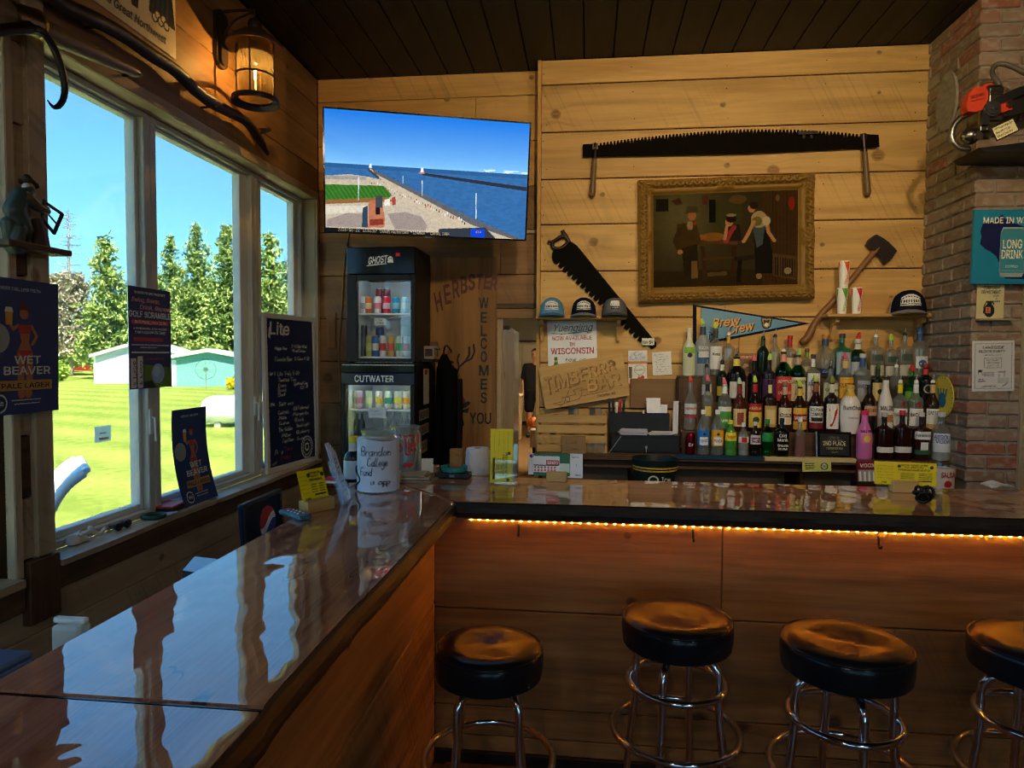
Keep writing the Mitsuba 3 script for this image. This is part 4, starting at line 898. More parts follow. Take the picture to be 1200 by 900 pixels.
add('handle', sweep(hp, np.interp(np.linspace(0, 1, 40), [0, .1, .5, .8, .9, .97, 1], [.017, .020, .018, .022, .027, .026, .016]), 12), 'satin', (122, 82, 46), k, smooth=True)
add('wall_nail', cyl((hp[8][0], YR, hp[8][2] - .03), (hp[8][0], YR - .06, hp[8][2] - .024), .004, 6), 'metal', (60, 56, 52), k)
# pennant
k = thing('pennant', 'blue felt baseball pennant with gold script lettering, above the bottles', 'pennant')
Q = lambda *p: [tuple(wp(*q)) for q in p]
add('felt', onwall(Polygon(Q((812, 357), (949, 379), (812, 406))), YR - .003, .003), 'matte', (26, 30, 50), k)
PW = WALL(0, 0, YR - .0061); pr_ = Print(PW, .0002)
pr_.poly(Q((816, 359.5), (821, 360.3), (821, 403), (816, 404)), (206, 154, 54)).poly(Q((821.5, 360.6), (938, 378.9), (821.5, 401.5)), (98, 146, 178))
def ptext(t, x, y, hpx, wpx, col, ang, sh=.25, dx=0, dy=0):
    a = wp(x + dx, y + dy); s_ = YR / FPX; pr_.text(t, a[0], a[1], hpx * s_, col, wpx * s_, True, shear=sh, rot=ang)
for col, dx, dy in (((26, 30, 50), 1.2, 1.0), ((232, 164, 60), 0, 0)):
    ptext('Brew', 833, 384.0, 9.5, 30, col, .12, .3, dx, dy); ptext('Crew', 852, 391.5, 9.5, 28, col, .18, .3, dx, dy)
ptext('Lite', 825, 398.5, 9, 14, (22, 24, 34), .0, 0)
c = wp(898, 379); s_ = YR / FPX
gl = shapely.union_all([Point(c[0], c[1] - 1.0 * s_).buffer(4.6 * s_)] + [LineString([(c[0] + a * s_, c[1] + 1 * s_), (c[0] + b2 * s_, c[1] + 5 * s_)]).buffer(1.5 * s_) for a, b2 in ((-3.4, -4.2), (-1.2, -1.6), (1.2, 1.4), (3.2, 4.0))])
pr_.poly(gl.buffer(.7 * s_), (22, 26, 44)).poly(gl.buffer(-.9 * s_), (200, 158, 84)).poly(gl.buffer(-1.7 * s_), (22, 26, 44)).circle(c[0], c[1] - 1.4 * s_, 2.3 * s_, (224, 214, 190))
pr_.done(k)
# paper signs
def flat(name, label, cat_, pts, Y, base, parts=None, thick=.0015, mat='satin', group=None, edge='sheet'):
    """A flat sheet on a wall facing the room. pts: its four corners in the photo, from the lower left, anticlockwise. Returns key, print, width, height."""
    k = thing(name, label, cat_, group); c = [at_y(x, y, Y) for x, y in pts]
    x = (c[1] - c[0]) + (c[2] - c[3]); y = (c[3] - c[0]) + (c[2] - c[1]); w, h = np.linalg.norm(x) / 2, np.linalg.norm(y) / 2
    M = frame(np.mean(c, 0), x, y) @ trimesh.transformations.translation_matrix((-w / 2, -h / 2, 0))
    add(edge, moved(box(0, w, 0, h, 0, thick), M), mat, base, k)
    return k, Print(M, thick + .0003), w, h, M
RED = (160, 40, 48)
k, p, w, h, M = flat('beer_sign', 'white sign with red block lettering under the left cap shelf', 'sign', ((642, 440), (699.5, 438), (699.5, 375), (642, 376)), YR - .004, (232, 234, 238))
p.text('Yuengling', w * .09, h * .80, h * .135, (20, 20, 24), w * .80, False, shear=.35).line([(w * .08, h * .77), (w * .3, h * .755), (w * .9, h * .80)], .004, (20, 20, 24))
p.text('NOW AVAILABLE', w * .5, h * .64, h * .075, RED, w * .80, True, 'c').text('IN', w * .5, h * .53, h * .065, RED, None, True, 'c').text('WISCONSIN', w * .5, h * .385, h * .11, RED, w * .88, True, 'c').hand('now on', w * .36, h * .24, h * .11, (40, 42, 52), w * .42)
p.poly([(w * .07, 0), (w * .26, 0), (w * .26, h * .12), (w * .20, h * .2), (w * .19, h * .33), (w * .13, h * .33), (w * .12, h * .2), (w * .07, h * .12)], (70, 108, 40)).rect(w * .125, h * .24, w * .07, h * .03, (200, 190, 80)).poly([(w * .3, 0), (w * .5, 0), (w * .46, h * .1), (w * .33, h * .1)], (120, 60, 70)).hand('tap', w * .6, h * .08, h * .1, (40, 42, 52)).done(k)
k, p, w, h, M = flat('paper_note', 'small white note reading new flavor, pinned above the strawberry card', 'note', ((736, 423.5), (758.5, 423.5), (758.5, 410.5), (736, 411)), YR - .002, (222, 226, 230))
p.hand('NEW', w * .2, h * .56, h * .3, (70, 84, 96), w * .55).hand('FLAVOR', w * .1, h * .14, h * .3, (70, 84, 96), w * .8).done(k)
k, p, w, h, M = flat('flavor_card', 'white card with an orange edge and strawberries, under the new flavor note', 'card', ((736, 451.5), (758.5, 450.5), (758.5, 424.5), (736, 424.5)), YR - .002, (226, 130, 70))
p.rect(w * .02, h * .07, w * .96, h * .86, (228, 228, 222)).rect(w * .05, h * .3, w * .16, h * .5, (96, 92, 92)).circle(w * .6, h * .66, w * .27, (150, 156, 150)).circle(w * .6, h * .66, w * .24, (232, 232, 226)).text('FLAVORS', w * .6, h * .62, h * .08, (110, 116, 110), w * .4, True, 'c', rot=.1).circle(w * .58, h * .25, w * .11, (190, 60, 50)).circle(w * .75, h * .33, w * .10, (196, 66, 54)).poly([(w * .5, h * .36), (w * .62, h * .42), (w * .56, h * .32)], (70, 120, 50)).done(k)
k, p, w, h, M = flat('price_list', 'small handwritten list on white paper, right of the strawberry card', 'note', ((765, 440), (787.5, 439), (786.5, 411.5), (764, 413)), YR - .002, (226, 226, 222))
for i, t in enumerate(('Bar Menu', 'Shots 4', 'Tap beer 5', 'Cans 4 50', 'Mixed 6', 'Wine 5', 'Pop 2', 'Water 1')): p.hand(t, w * (.1 + .06 * (i % 3)), h * (.86 - i * .105), h * .062, (50, 52, 60), w * (.5 + .25 * ((i * 7) % 4) / 4))
p.done(k)
k = thing('paper_strip', 'narrow strip of clear and white paper above the carved sign', 'note'); a, b_ = wp(708, 424), wp(730, 418)
add('sheet', box(a[0], b_[0], YR - .002, YR - .0006, a[1], b_[1]), 'satin', (214, 208, 196), k); add('clip', box(a[0] + .05, a[0] + .09, YR - .006, YR - .002, b_[1] - .008, b_[1] + .012), 'satin', (228, 226, 220), k)
k = thing('wall_board', 'stained brown board fixed to the wall behind the desk organizer', 'board'); a, b_ = wp(738, 478), wp(797, 444)
wood('board', bevel_box(a[0], b_[0] - .03, YR - .022, YR - .001, a[1], b_[1], .004), 5, k, along=(1, 0, 0)); wood('end_block', bevel_box(b_[0] - .028, b_[0] + .02, YR - .03, YR - .001, a[1], b_[1] + .01, .004), 3, k, along=(0, 0, 1))
# ------------------------------------------------------------------ back bar: counter, stepped bottle shelf
CZ, CY = 1.02, 4.20
k = thing('back_counter', 'long wooden back bar counter along the board wall, bottles standing on it', 'counter')
wood('top', bevel_box(-0.325, 2.125, CY, YR - .003, CZ - .035, CZ, .004), 3, k, along=(1, 0, 0), mat='wood_satin')
wood('apron', bevel_box(-0.325, 2.125, CY + .05, CY + .07, CZ - .09, CZ - .036, .003), 3, k, along=(1, 0, 0))
add('end_panel', box(-0.325, -0.30, CY + .03, YR - .003, 0.0, CZ - .036), 'matte', (120, 100, 72), k)
wood('back_panel', box(-0.30, 2.12, YR - .03, YR - .004, 0.0, CZ - .036), 4, k, along=(1, 0, 0))
wood('low_shelf', bevel_box(-0.30, 2.12, CY + .06, YR - .03, 0.66, 0.69, .003), 3, k, along=(1, 0, 0))
for x in (.28, 1.30): add('divider', box(x, x + .025, CY + .06, YR - .03, 0.0, CZ - .036), 'matte', (70, 50, 34), k)
TIER = [(CY, CZ), (4.315, 1.165), (4.41, 1.34), (4.505, 1.505)]
k = thing('bottle_riser', 'dark stepped shelf that the rows of liquor bottles stand on', 'shelf')
X0, X1 = wp(800, 500, 4.3)[0], 2.12
for i, (y, z) in enumerate(TIER[1:]):
    y1 = TIER[i + 2][0] if i < 2 else YR - .004
    wood('tread', bevel_box(X0, X1, y, y1 + (.0 if i == 2 else .0), z - .014, z, .002), 3, k, along=(1, 0, 0), mat='wood_satin')
    wood('riser_board', box(X0, X1, y + .004, y + .016, (TIER[i][1] if i else CZ) + .0005, z - .0145), 3, k, along=(1, 0, 0))
def mat_strip(label, xa, xb, col, top):
    k = thing('bar_mat', label, 'bar mat'); a, b_ = at_y(xa, 535, CY)[0], at_y(xb, 537, CY)[0]
    add('mat', cat(bevel_box(a, b_, CY - .006, CY + .05, CZ + .0006, CZ + .006, .002), bevel_box(a, b_, CY - .010, CY - .004, CZ - .018, CZ + .006, .002)), 'matte', col, k)
mat_strip('blue rubber bar mat along the front edge of the back counter', 792, 894, (40, 66, 92), 0)
mat_strip('cream bar mat along the front edge of the back counter', 896, 1003, (206, 190, 140), 0)

# bottles: outer glass lathed from a profile; label, cap, pourer are parts
BODY = {  # (radius fraction, height fraction of the glass) from the base up
    'round': [(0, .02), (.9, 0), (1, .03), (1, .60), (.96, .66), (.75, .73), (.42, .79), (.36, .84), (.34, .95), (.38, .96), (.38, 1.0), (.30, 1.0)],
    'whiskey': [(0, .02), (.92, 0), (1, .03), (1, .56), (.97, .60), (.62, .70), (.40, .76), (.36, .84), (.36, 1.0), (.28, 1.0)],
    'shoulder': [(0, .02), (.93, 0), (1, .03), (1, .64), (.95, .69), (.5, .74), (.36, .77), (.33, .86), (.35, 1.0), (.28, 1.0)],
    'tall': [(0, .02), (.92, 0), (1, .02), (1, .60), (.92, .67), (.55, .76), (.36, .82), (.33, .92), (.36, 1.0), (.28, 1.0)],
    'pet': [(0, .02), (.75, 0), (.96, .03), (1, .10), (.93, .18), (.93, .22), (1, .26), (1, .60), (.92, .70), (.66, .82), (.36, .91), (.32, .93), (.34, 1.0), (.28, 1.0)],
    'belly': [(0, .02), (.82, 0), (.86, .04), (1, .35), (1, .58), (.92, .70), (.66, .81), (.40, .88), (.33, .92), (.33, 1.0), (.28, 1.0)],
    'malibu': [(0, .02), (.9, 0), (1, .04), (1, .48), (.93, .58), (.70, .70), (.46, .82), (.40, .90), (.40, 1.0), (.3, 1.0)],
    'orb': [(0, .02), (.7, 0), (.95, .10), (1, .30), (1, .45), (.92, .58), (.62, .70), (.34, .76), (.30, .84), (.32, 1.0), (.26, 1.0)],
    'flask': [(0, .02), (.94, 0), (1, .03), (1, .70), (.94, .76), (.45, .82), (.30, .85), (.28, .95), (.30, 1.0), (.25, 1.0)],
    'square': [(0, .01), (.96, 0), (1, .02), (1, .66), (.95, .71), (.50, .76), (.34, .79), (.30, .86), (.33, 1.0), (.28, 1.0)],
    'can': [(0, .02), (.78, 0), (.86, .02), (1, .07), (1, .90), (.86, .96), (.84, 1.0), (.78, .985), (0, .985)]}
LIQ = dict(amber=(110, 52, 16), dark=(26, 12, 9), red=(126, 26, 34), black=(12, 12, 13))
def bottle(label, x, top, base, w, tier, style='round', glass='glass_bottle', col=None, fill=None, lab=None, cap=None, pour=None, neck=None, group='liquor bottles on the back bar', dy=0.0, name='bottle', cat_=None, back=0.05):
    """x, top, base, w in photo pixels; the bottle stands on the given tier."""
    Y = TIER[tier][0] + (min(back, .090 - w * 4.4 / FPX / 2) if tier else .055) + dy; z0 = TIER[tier][1] + (.0065 if tier == 0 and 792 < x < 1003 and dy < -.02 else .0006)
    X = at_y(x, (top + base) / 2, Y)[0]; R = w * Y / FPX / 2 * .90; ztop = at_y(x, top, Y)[2]
    k = thing(name, label, cat_ or name, group)
    Htot = ztop - z0; hc = .022 if cap else 0.0; hp_ = {None: 0, 'spout': .052, 'lime': .045}[pour[0] if pour else None]
    Hg = Htot - hc * .8 - hp_ * .85
    pf = [(max(r * R, 1e-4), z * Hg) for r, z in BODY[style]]
    sq = style in ('square', 'flask'); n = 24
    def shape(m):
        if sq:   # superellipse section
            v = np.array(m.vertices); a = np.arctan2(v[:, 1], v[:, 0]); r = np.hypot(v[:, 0], v[:, 1]); body_ = np.clip((r - .4 * R) / (.5 * R), 0, 1)
            f = 1 / (np.abs(np.cos(a)) ** 5 + np.abs(np.sin(a)) ** 5) ** .2; f = 1 + (np.minimum(f, 1.15) - 1) * body_
            v[:, 0] *= f * (.93); v[:, 1] *= f * (.93 if style == 'square' else .6); m.vertices = v
        return m
    def put(nm, m, mat, color, sm=40, lb=None, kind=None):
        m = shape(m); m.apply_translation((X, Y, z0)); return add(nm, m, mat, color, k, smooth=sm, label=lb, kind=kind)
    put('glass', lathe(pf, n), glass if glass.startswith('glass') else glass, col if not glass.startswith('glass') else None, sm=True if glass.startswith('glass') else 40)
    if fill:
        c_, lvl = fill; inner = [(max(r * .94, 1e-4), z + .003) for r, z in pf if z <= lvl * Hg]; rl = np.interp(lvl * Hg, [z for _, z in pf], [r for r, _ in pf]) * .94
        inner += [(rl, lvl * Hg), (1e-4, lvl * Hg)]
        put('liquid', lathe(inner, n), 'gloss', c_)
    rz = lambda z: np.interp(z, [q[1] for q in pf[1:]], [q[0] for q in pf[1:]])
    if lab:
        # bands: (from, to, colour[, half width in radians]); marks: (text, colour, height fraction, place)
        bands = lab['b'] if isinstance(lab, dict) else lab
        for bi, bd in enumerate(bands):
            za, zb_ = bd[0] * Hg, bd[1] * Hg; ha = bd[3] if len(bd) > 3 else 1.25; o = .0008 + .0004 * bi
            A, Z = np.meshgrid(np.linspace(-np.pi / 2 - ha, -np.pi / 2 + ha, 19), np.linspace(za, zb_, 5), indexing='ij')
            rr = np.vectorize(rz)(Z) + o; P = np.stack([rr * np.cos(A), rr * np.sin(A), Z], -1)
            i, j = np.meshgrid(np.arange(18), np.arange(4), indexing='ij'); q = (i * 5 + j).ravel()
            put('label', trimesh.Trimesh(P.reshape(-1, 3), np.vstack([np.stack([q, q + 5, q + 6], 1), np.stack([q, q + 6, q + 1], 1)]), process=False), 'satin', bd[2], sm=True)
        tm, tc = [], []
        for (t, c_, hf, zc, wf) in (lab.get('t', []) if isinstance(lab, dict) else []):
            m = meshkit.text_mesh(t, hf * Hg, .0002, True); b_ = m.bounds; m.apply_translation((-(b_[0][0] + b_[1][0]) / 2, zc * Hg - hf * Hg / 2, 0)); m.apply_scale((wf * 2 * R / (b_[1][0] - b_[0][0]), 1, 1))
            v = np.array(m.vertices); rr = rz(zc * Hg) + .0022; a = v[:, 0] / rr - np.pi / 2; m.vertices = np.stack([rr * np.cos(a), rr * np.sin(a), v[:, 1]], 1); m = shape(m); tm.append(m); tc.append(np.tile(lin(c_), (len(m.vertices), 1)))
        for (c_, rr_, zc) in (lab.get('d', []) if isinstance(lab, dict) else []):
            m = trimesh.creation.cylinder(rr_ * R, .0004, sections=16); v = np.array(m.vertices); rr = rz(zc * Hg) + .0018; a = v[:, 0] / rr - np.pi / 2
            m.vertices = np.stack([(rr + v[:, 2]) * np.cos(a), (rr + v[:, 2]) * np.sin(a), v[:, 1] + zc * Hg], 1); m = shape(m); tm.append(m); tc.append(np.tile(lin(c_), (len(m.vertices), 1)))
        if tm:
            m = trimesh.util.concatenate(tm); m.apply_translation((X, Y, z0)); add('print', m, 'satin', np.vstack(tc), k, kind='stuff')
    if neck:
        za, zb_ = .80 * Hg, 1.004 * Hg; put('neck_band', lathe([(rz(za) + .0008, za), (rz(.87 * Hg) + .0008, .87 * Hg), (rz(.95 * Hg) + .001, .95 * Hg), (rz(Hg) + .001, zb_)], 16), 'satin', neck)
    if cap:
        rc = rz(Hg * .97) * 1.12 + .001; put('cap', lathe([(1e-4, Hg * .985), (rc, Hg * .985), (rc, Hg + hc * .9), (rc * .9, Hg + hc), (1e-4, Hg + hc)], 16), 'satin', cap)
    if pour:
        zt = Hg + (hc if cap else 0) - .002
        if pour[0] == 'spout':
            put('pourer', cat(lathe([(1e-4, zt), (.013, zt), (.012, zt + .012), (.007, zt + .02), (1e-4, zt + .022)], 12)), 'satin', pour[1])
            m = cyl((0, 0, zt + .018), (.004, -.003, zt + .052), .0042, 8, .003); m.apply_translation((X, Y, z0)); add('spout', m, 'metal', (190, 190, 190), k, smooth=True)
        else:
            m = hull(*[np.array([[a * r_, b_ * r_, z_]]) for r_, z_ in ((.010, zt), (.0125, zt + .014), (.006, zt + .045)) for a in (-1, 1) for b_ in (-.6, .6)]); m.apply_transform(rotm(rng.uniform(-.25, .25), [0, 1, 0], (0, 0, zt))); m.apply_translation((X, Y, z0)); add('pourer', m, 'satin', pour[1], k)
    return k
LIME, PINKP, REDP, BLK, WHT = ('lime', (170, 206, 70)), ('lime', (214, 92, 116)), ('lime', (196, 48, 40)), ('spout', (24, 24, 26)), ('spout', (226, 226, 226))
CRM, GLD = (228, 220, 190), (196, 160, 80)
soft = 'soft drinks in the front row'
A = 535
bottle('small dark red soda can at the left end of the front row', 809, 508, A, 12, 0, 'can', 'metal', (150, 26, 40), lab={'b': [], 't': [('Dr', (236, 220, 220), .14, .5, .5)]}, name='soda_can', cat_='can', group=None)
bottle('tall clear tonic bottle with a blue and white label', 824, 481, A, 15.5, 0, 'pet', lab={'b': [(.24, .62, (40, 110, 190)), (.26, .45, (226, 232, 238), .7)], 't': [('TONIC', (40, 70, 130), .06, .36, .7)], 'd': [((20, 34, 70), .22, .52)]}, cap=(230, 232, 234), group=soft)
bottle('tall clear tonic bottle with an orange and white label', 840.5, 481, A, 15.5, 0, 'pet', lab={'b': [(.24, .62, (226, 162, 40)), (.26, .45, (232, 232, 226), .7)], 't': [('SODA', (150, 60, 40), .06, .36, .7)], 'd': [((20, 34, 70), .22, .52)]}, cap=(230, 232, 234), group=soft)
bottle('green soda bottle with a yellow label and yellow cap', 856, 493, A, 14.5, 0, 'pet', 'gloss', (62, 134, 58), lab={'b': [(.48, .74, (224, 208, 40))], 't': [('Squirt', (180, 70, 50), .08, .61, .8)]}, cap=(230, 214, 50), group=soft)
bottle('small clear water bottle with a red and white label', 871, 496, A, 13, 0, 'pet', lab={'b': [(.46, .66, (220, 220, 220)), (.47, .65, (190, 36, 48), .5)]}, cap=(220, 224, 228), fill=((150, 156, 158), .72), group=soft)
bottle('dark cola bottle with a silver and purple label', 885, 495, A, 13, 0, 'pet', 'gloss', (24, 16, 18), lab={'b': [(.40, .70, (196, 192, 200)), (.46, .62, (120, 50, 96), .8)], 't': [('DIET', (230, 228, 230), .07, .54, .6)]}, cap=(200, 200, 204), group=soft)
bottle('bright green plastic soda bottle with a green cap', 899, 492, A, 14, 0, 'pet', 'glass_green', lab=[(.46, .72, (30, 140, 70))], fill=((40, 120, 66), .45), cap=(40, 130, 60), group=soft)
bottle('squat black bottle with white script and stripes on it', 916, 491, A, 18, 0, 'flask', 'gloss', (13, 13, 15), lab={'b': [], 't': [('Old', (222, 220, 214), .09, .62, .5), ('Monk', (222, 220, 214), .09, .50, .7), ('Smooth', (222, 220, 214), .07, .34, .7), ('RUM', (222, 220, 214), .06, .24, .6)]}, cap=(20, 20, 22))
bottle('clear bottle half full of red syrup with a pale cap', 937.5, 490, A, 13, 0, 'tall', fill=((140, 34, 44), .6), cap=(226, 226, 224), group=soft)
bottle('pink and violet coconut rum bottle with a pink cap in the front row', 1013, 482, 537, 18.5, 0, 'malibu', 'gloss', (196, 104, 168), lab={'b': [(.36, .60, (214, 120, 160), .8)], 't': [('MALIBU', (40, 30, 60), .07, .62, .8)], 'd': [((224, 190, 80), .45, .46)]}, cap=(220, 40, 80))
bottle('square whiskey bottle with a silver stopper and a white strip label', 1036, 484, 538, 20, 0, 'square', 'gloss', (34, 14, 10), lab=[(.17, .30, (220, 220, 216))], cap=(180, 184, 186))
bottle('square whiskey bottle with a red and white stopper and strip label', 1057, 482, 538, 20, 0, 'square', 'gloss', (36, 13, 10), lab=[(.17, .30, (214, 210, 204))], cap=(196, 50, 56))
bottle('dark spirit bottle with white script over a diamond label and a green foot', 1079.5, 484, 538, 19, 0, 'square', 'gloss', (46, 20, 18), lab={'b': [(.48, .66, (214, 214, 218)), (.14, .24, (44, 92, 66)), (.24, .42, (220, 222, 220), .45)], 't': [('FIREBALL', (60, 60, 70), .05, .57, 1.0)]}, cap=(200, 198, 190))
bottle('clear vodka bottle with blue lettering at the right end of the front row', 1102.5, 484, 538, 21, 0, 'round', lab={'b': [(.20, .62, (206, 212, 222))], 't': [('ABSOLUT', (46, 66, 140), .09, .54, 1.2), ('VODKA', (46, 66, 140), .08, .44, 1.0)]}, cap=(186, 190, 194), fill=((170, 178, 184), .5))
B = 506
bottle('clear vodka bottle with a red stopper and silver label, left end of the second row', 809, 441, B, 15.5, 1, 'whiskey', lab={'b': [(.34, .56, (206, 206, 208)), (.26, .31, (180, 50, 60))], 't': [('SMIRNOFF', (170, 44, 54), .05, .46, 1.0)]}, pour=REDP, fill=((120, 108, 96), .3))
bottle('clear bottle with a small yellow label and a pink pourer', 829, 440, B, 14, 1, 'round', lab=[(.30, .50, (210, 180, 90), .6)], pour=PINKP, neck=(30, 30, 32), fill=((96, 66, 40), .5))
bottle('clear flavoured vodka with a bright green label and white neck', 849, 443, B, 16.5, 1, 'round', lab={'b': [(.06, .50, (76, 150, 60)), (.42, .52, (226, 230, 222))], 't': [('APPLE', (232, 240, 226), .06, .22, .8)]}, neck=(228, 232, 228), pour=PINKP)
bottle('brown bottle with a rounded cream label and red neck', 866.5, 443, B, 16, 1, 'whiskey', 'gloss', (74, 30, 18), lab={'b': [(.10, .48, (216, 196, 140)), (.14, .40, (150, 66, 50), .5)]}, neck=(130, 34, 34), pour=('lime', (176, 206, 170)))
bottle('dark liqueur bottle with a red cap and a yellow label with an oval', 884.5, 441, B, 16.5, 1, 'whiskey', 'gloss', (24, 12, 10), lab={'b': [(.08, .56, (216, 190, 70)), (.40, .57, (170, 40, 40))], 't': [('KAHLUA', (230, 200, 120), .06, .48, 1.0)], 'd': [((60, 70, 50), .5, .24)]}, neck=(170, 30, 38), pour=LIME)
bottle('dark bottle with a tan square label and cream neck', 902, 446, B, 15.5, 1, 'square', 'gloss', (40, 22, 12), lab={'b': [(.10, .54, (196, 160, 96), 1.0), (.16, .46, (214, 190, 130), .7)]}, neck=(224, 212, 150), cap=(30, 30, 30))
bottle('whiskey bottle with a slanted cream label and pale pink neck', 919.5, 448, B, 16, 1, 'whiskey', 'gloss', (48, 20, 12), lab={'b': [(.16, .52, (226, 214, 180))], 't': [('KESSLER', (50, 30, 24), .07, .36, 1.0)]}, neck=(214, 168, 150), cap=(150, 110, 90))
bottle('dark rum bottle with an orange, red and yellow label', 937, 446, B, 17, 1, 'whiskey', 'gloss', (40, 20, 12), lab={'b': [(.06, .54, (220, 170, 56)), (.24, .40, (150, 30, 40))], 't': [('MYERS', (236, 220, 190), .07, .32, 1.0)]}, neck=(216, 180, 70), pour=LIME)
bottle('black whiskey bottle with a black and white block lettered label', 956, 440, B, 17, 1, 'whiskey', 'gloss', (30, 13, 9), lab={'b': [(.10, .52, (222, 222, 218)), (.08, .20, (120, 30, 36), 1.26), (.22, .3, (40, 30, 30), .9)], 't': [('SOUTHERN', (24, 24, 26), .06, .45, 1.1), ('COMFORT', (24, 24, 26), .06, .36, 1.1)]}, neck=(150, 84, 40), pour=LIME)
bottle('brown whiskey bottle whose white label shows a large red 7', 974.5, 441, B, 17, 1, 'shoulder', 'gloss', (34, 14, 9), lab={'b': [(.08, .58, (228, 226, 216), 1.0)], 't': [('7', (186, 30, 40), .34, .31, .62)]}, neck=(220, 214, 200), pour=('lime', (120, 140, 60)))
bottle('white cream liqueur bottle with a gold cap, broad and smooth', 996, 452, 507, 24, 1, 'belly', 'gloss', (226, 224, 222), lab={'b': [], 't': [('RumChata', (70, 60, 50), .085, .58, 1.0), ('CREAM', (140, 130, 120), .03, .36, .5)]}, cap=(206, 170, 60), neck=(206, 170, 60))
bottle('dark cream liqueur bottle with a black cap and an oval label', 1018.5, 452, 510, 17, 1, 'belly', 'gloss', (30, 20, 14), lab={'b': [(.40, .62, (196, 150, 120), 1.0)], 't': [('BAILEYS', (60, 30, 24), .06, .52, .9)]}, cap=(18, 18, 18))
bottle('white coconut rum bottle with a tall black pourer', 1037.5, 437, B, 17.5, 1, 'malibu', 'gloss', (222, 220, 216), lab={'b': [(.22, .36, (190, 120, 70), .8)], 't': [('MALIBU', (34, 34, 44), .08, .48, 1.0)]}, pour=BLK)
bottle('clear rum bottle with a yellow collar and a red bat roundel', 1054.5, 440, B, 16.5, 1, 'shoulder', lab={'b': [(.16, .50, (226, 226, 224))], 't': [('BACARDI', (30, 30, 36), .07, .38, 1.1)], 'd': [((150, 40, 44), .36, .58)]}, neck=(226, 206, 30), pour=WHT, fill=((196, 170, 70), .4))
bottle('clear rum bottle with a white collar and a red bat roundel', 1073, 440, B, 16.5, 1, 'shoulder', lab={'b': [(.16, .50, (230, 230, 230))], 't': [('BACARDI', (30, 30, 36), .07, .38, 1.1)], 'd': [((150, 40, 44), .36, .58)]}, neck=(226, 230, 234), pour=WHT)
bottle('dark bottle with a white label at the right end of the second row', 1092.5, 440, B, 15.5, 1, 'whiskey', 'gloss', (44, 22, 14), lab={'b': [(.10, .50, (222, 222, 214)), (.10, .2, (186, 150, 96))], 't': [('CAPTAIN', (60, 70, 90), .06, .42, 1.0)]}, neck=(206, 170, 110), pour=WHT)
Cb = 472
bottle('slim clear bottle with a steel pourer, left end of the third row', 828, 422, Cb, 12, 2, 'tall', lab=[(.2, .5, (220, 214, 206))], pour=BLK)
bottle('dark green bottle with a yellow label behind the green labelled vodka', 846, 417, Cb, 13, 2, 'round', 'gloss', (20, 30, 20), lab=[(.16, .4, (214, 190, 60))], neck=(224, 224, 214), pour=BLK)
bottle('big black bottle with a yellow neck and white label, third row', 863, 410, Cb, 22, 2, 'round', 'gloss', (16, 14, 15), lab=[(.10, .46, (206, 206, 206), 1.0)], neck=(226, 208, 90), pour=BLK)
bottle('dark bottle with a pink pourer, right of the big black one', 884, 416, Cb, 15, 2, 'shoulder', 'gloss', (20, 16, 20), lab=[(.1, .5, (34, 26, 34))], pour=PINKP)
bottle('purple raspberry liqueur bottle with a lime pourer', 901, 415, Cb, 17, 2, 'shoulder', 'gloss', (36, 28, 40), lab=[(.04, .56, (78, 48, 100))], pour=LIME)
bottle('green whiskey bottle with a large red label', 918, 404, Cb, 19, 2, 'round', 'glass_green', lab={'b': [(.04, .52, (196, 66, 66))], 't': [('JAMESON', (236, 214, 190), .06, .42, 1.1), ('ORANGE', (240, 220, 190), .05, .2, .9)]}, neck=(220, 150, 130), pour=WHT, fill=((30, 60, 24), .55))
bottle('green whiskey bottle with a large cream label', 935, 409, Cb, 18, 2, 'round', 'glass_green', lab={'b': [(.04, .54, (216, 212, 170))], 't': [('JAMESON', (46, 60, 40), .07, .44, 1.1), ('IRISH', (120, 50, 40), .05, .2, .6)]}, neck=(186, 160, 140), pour=('lime', (150, 200, 110)), fill=((30, 60, 24), .55))
bottle('clear bourbon bottle with a white label and red seal', 952.5, 416, Cb, 16, 2, 'square', lab={'b': [(.04, .66, (218, 220, 224))], 't': [('Jim', (60, 70, 110), .07, .52, .6), ('BEAM', (60, 70, 110), .07, .42, .9)], 'd': [((186, 50, 50), .4, .25)]}, neck=(222, 224, 226), cap=(60, 64, 70))
bottle('pale bottle with a cream label and black pourer, third row', 973, 424, Cb, 18, 2, 'whiskey', lab={'b': [(.06, .60, (206, 206, 180))], 't': [('Cachaca', (70, 110, 70), .08, .4, 1.0)]}, pour=BLK, fill=((150, 150, 120), .5))
bottle('clear tequila bottle with a square yellow label and pink top', 990.5, 414, Cb, 19, 2, 'whiskey', lab={'b': [(.12, .60, (222, 168, 50), 1.0)], 't': [('CUERVO', (60, 44, 20), .09, .42, 1.0)]}, neck=(214, 180, 120), pour=PINKP)
bottle('clear vodka bottle with blue and silver ring cap', 1010.5, 415, Cb, 19, 2, 'shoulder', lab={'b': [(.05, .5, (150, 156, 166), .9)], 't': [('SVEDKA', (30, 40, 80), .07, .38, .9)]}, neck=(50, 80, 140), cap=(190, 196, 204))
bottle('dark herbal liqueur bottle with a gold label and cross', 1028.5, 426, Cb, 16, 2, 'square', 'gloss', (20, 30, 16), lab={'b': [(.08, .62, (214, 190, 130), 1.1)], 'd': [((40, 50, 30), .4, .36)]}, neck=(30, 60, 34), pour=('lime', (60, 96, 50)))
bottle('clear bottle with a tall spout, right of the herbal liqueur', 1050, 422, Cb, 14, 2, 'tall', lab=[(.1, .4, (60, 50, 46))], pour=WHT, fill=((60, 44, 34), .5))
bottle('green bottle with a red stopper near the right of the third row', 1068, 428, Cb, 17, 2, 'round', 'glass_lime', lab=[(.1, .4, (120, 170, 80))], pour=REDP, fill=((60, 100, 30), .5))
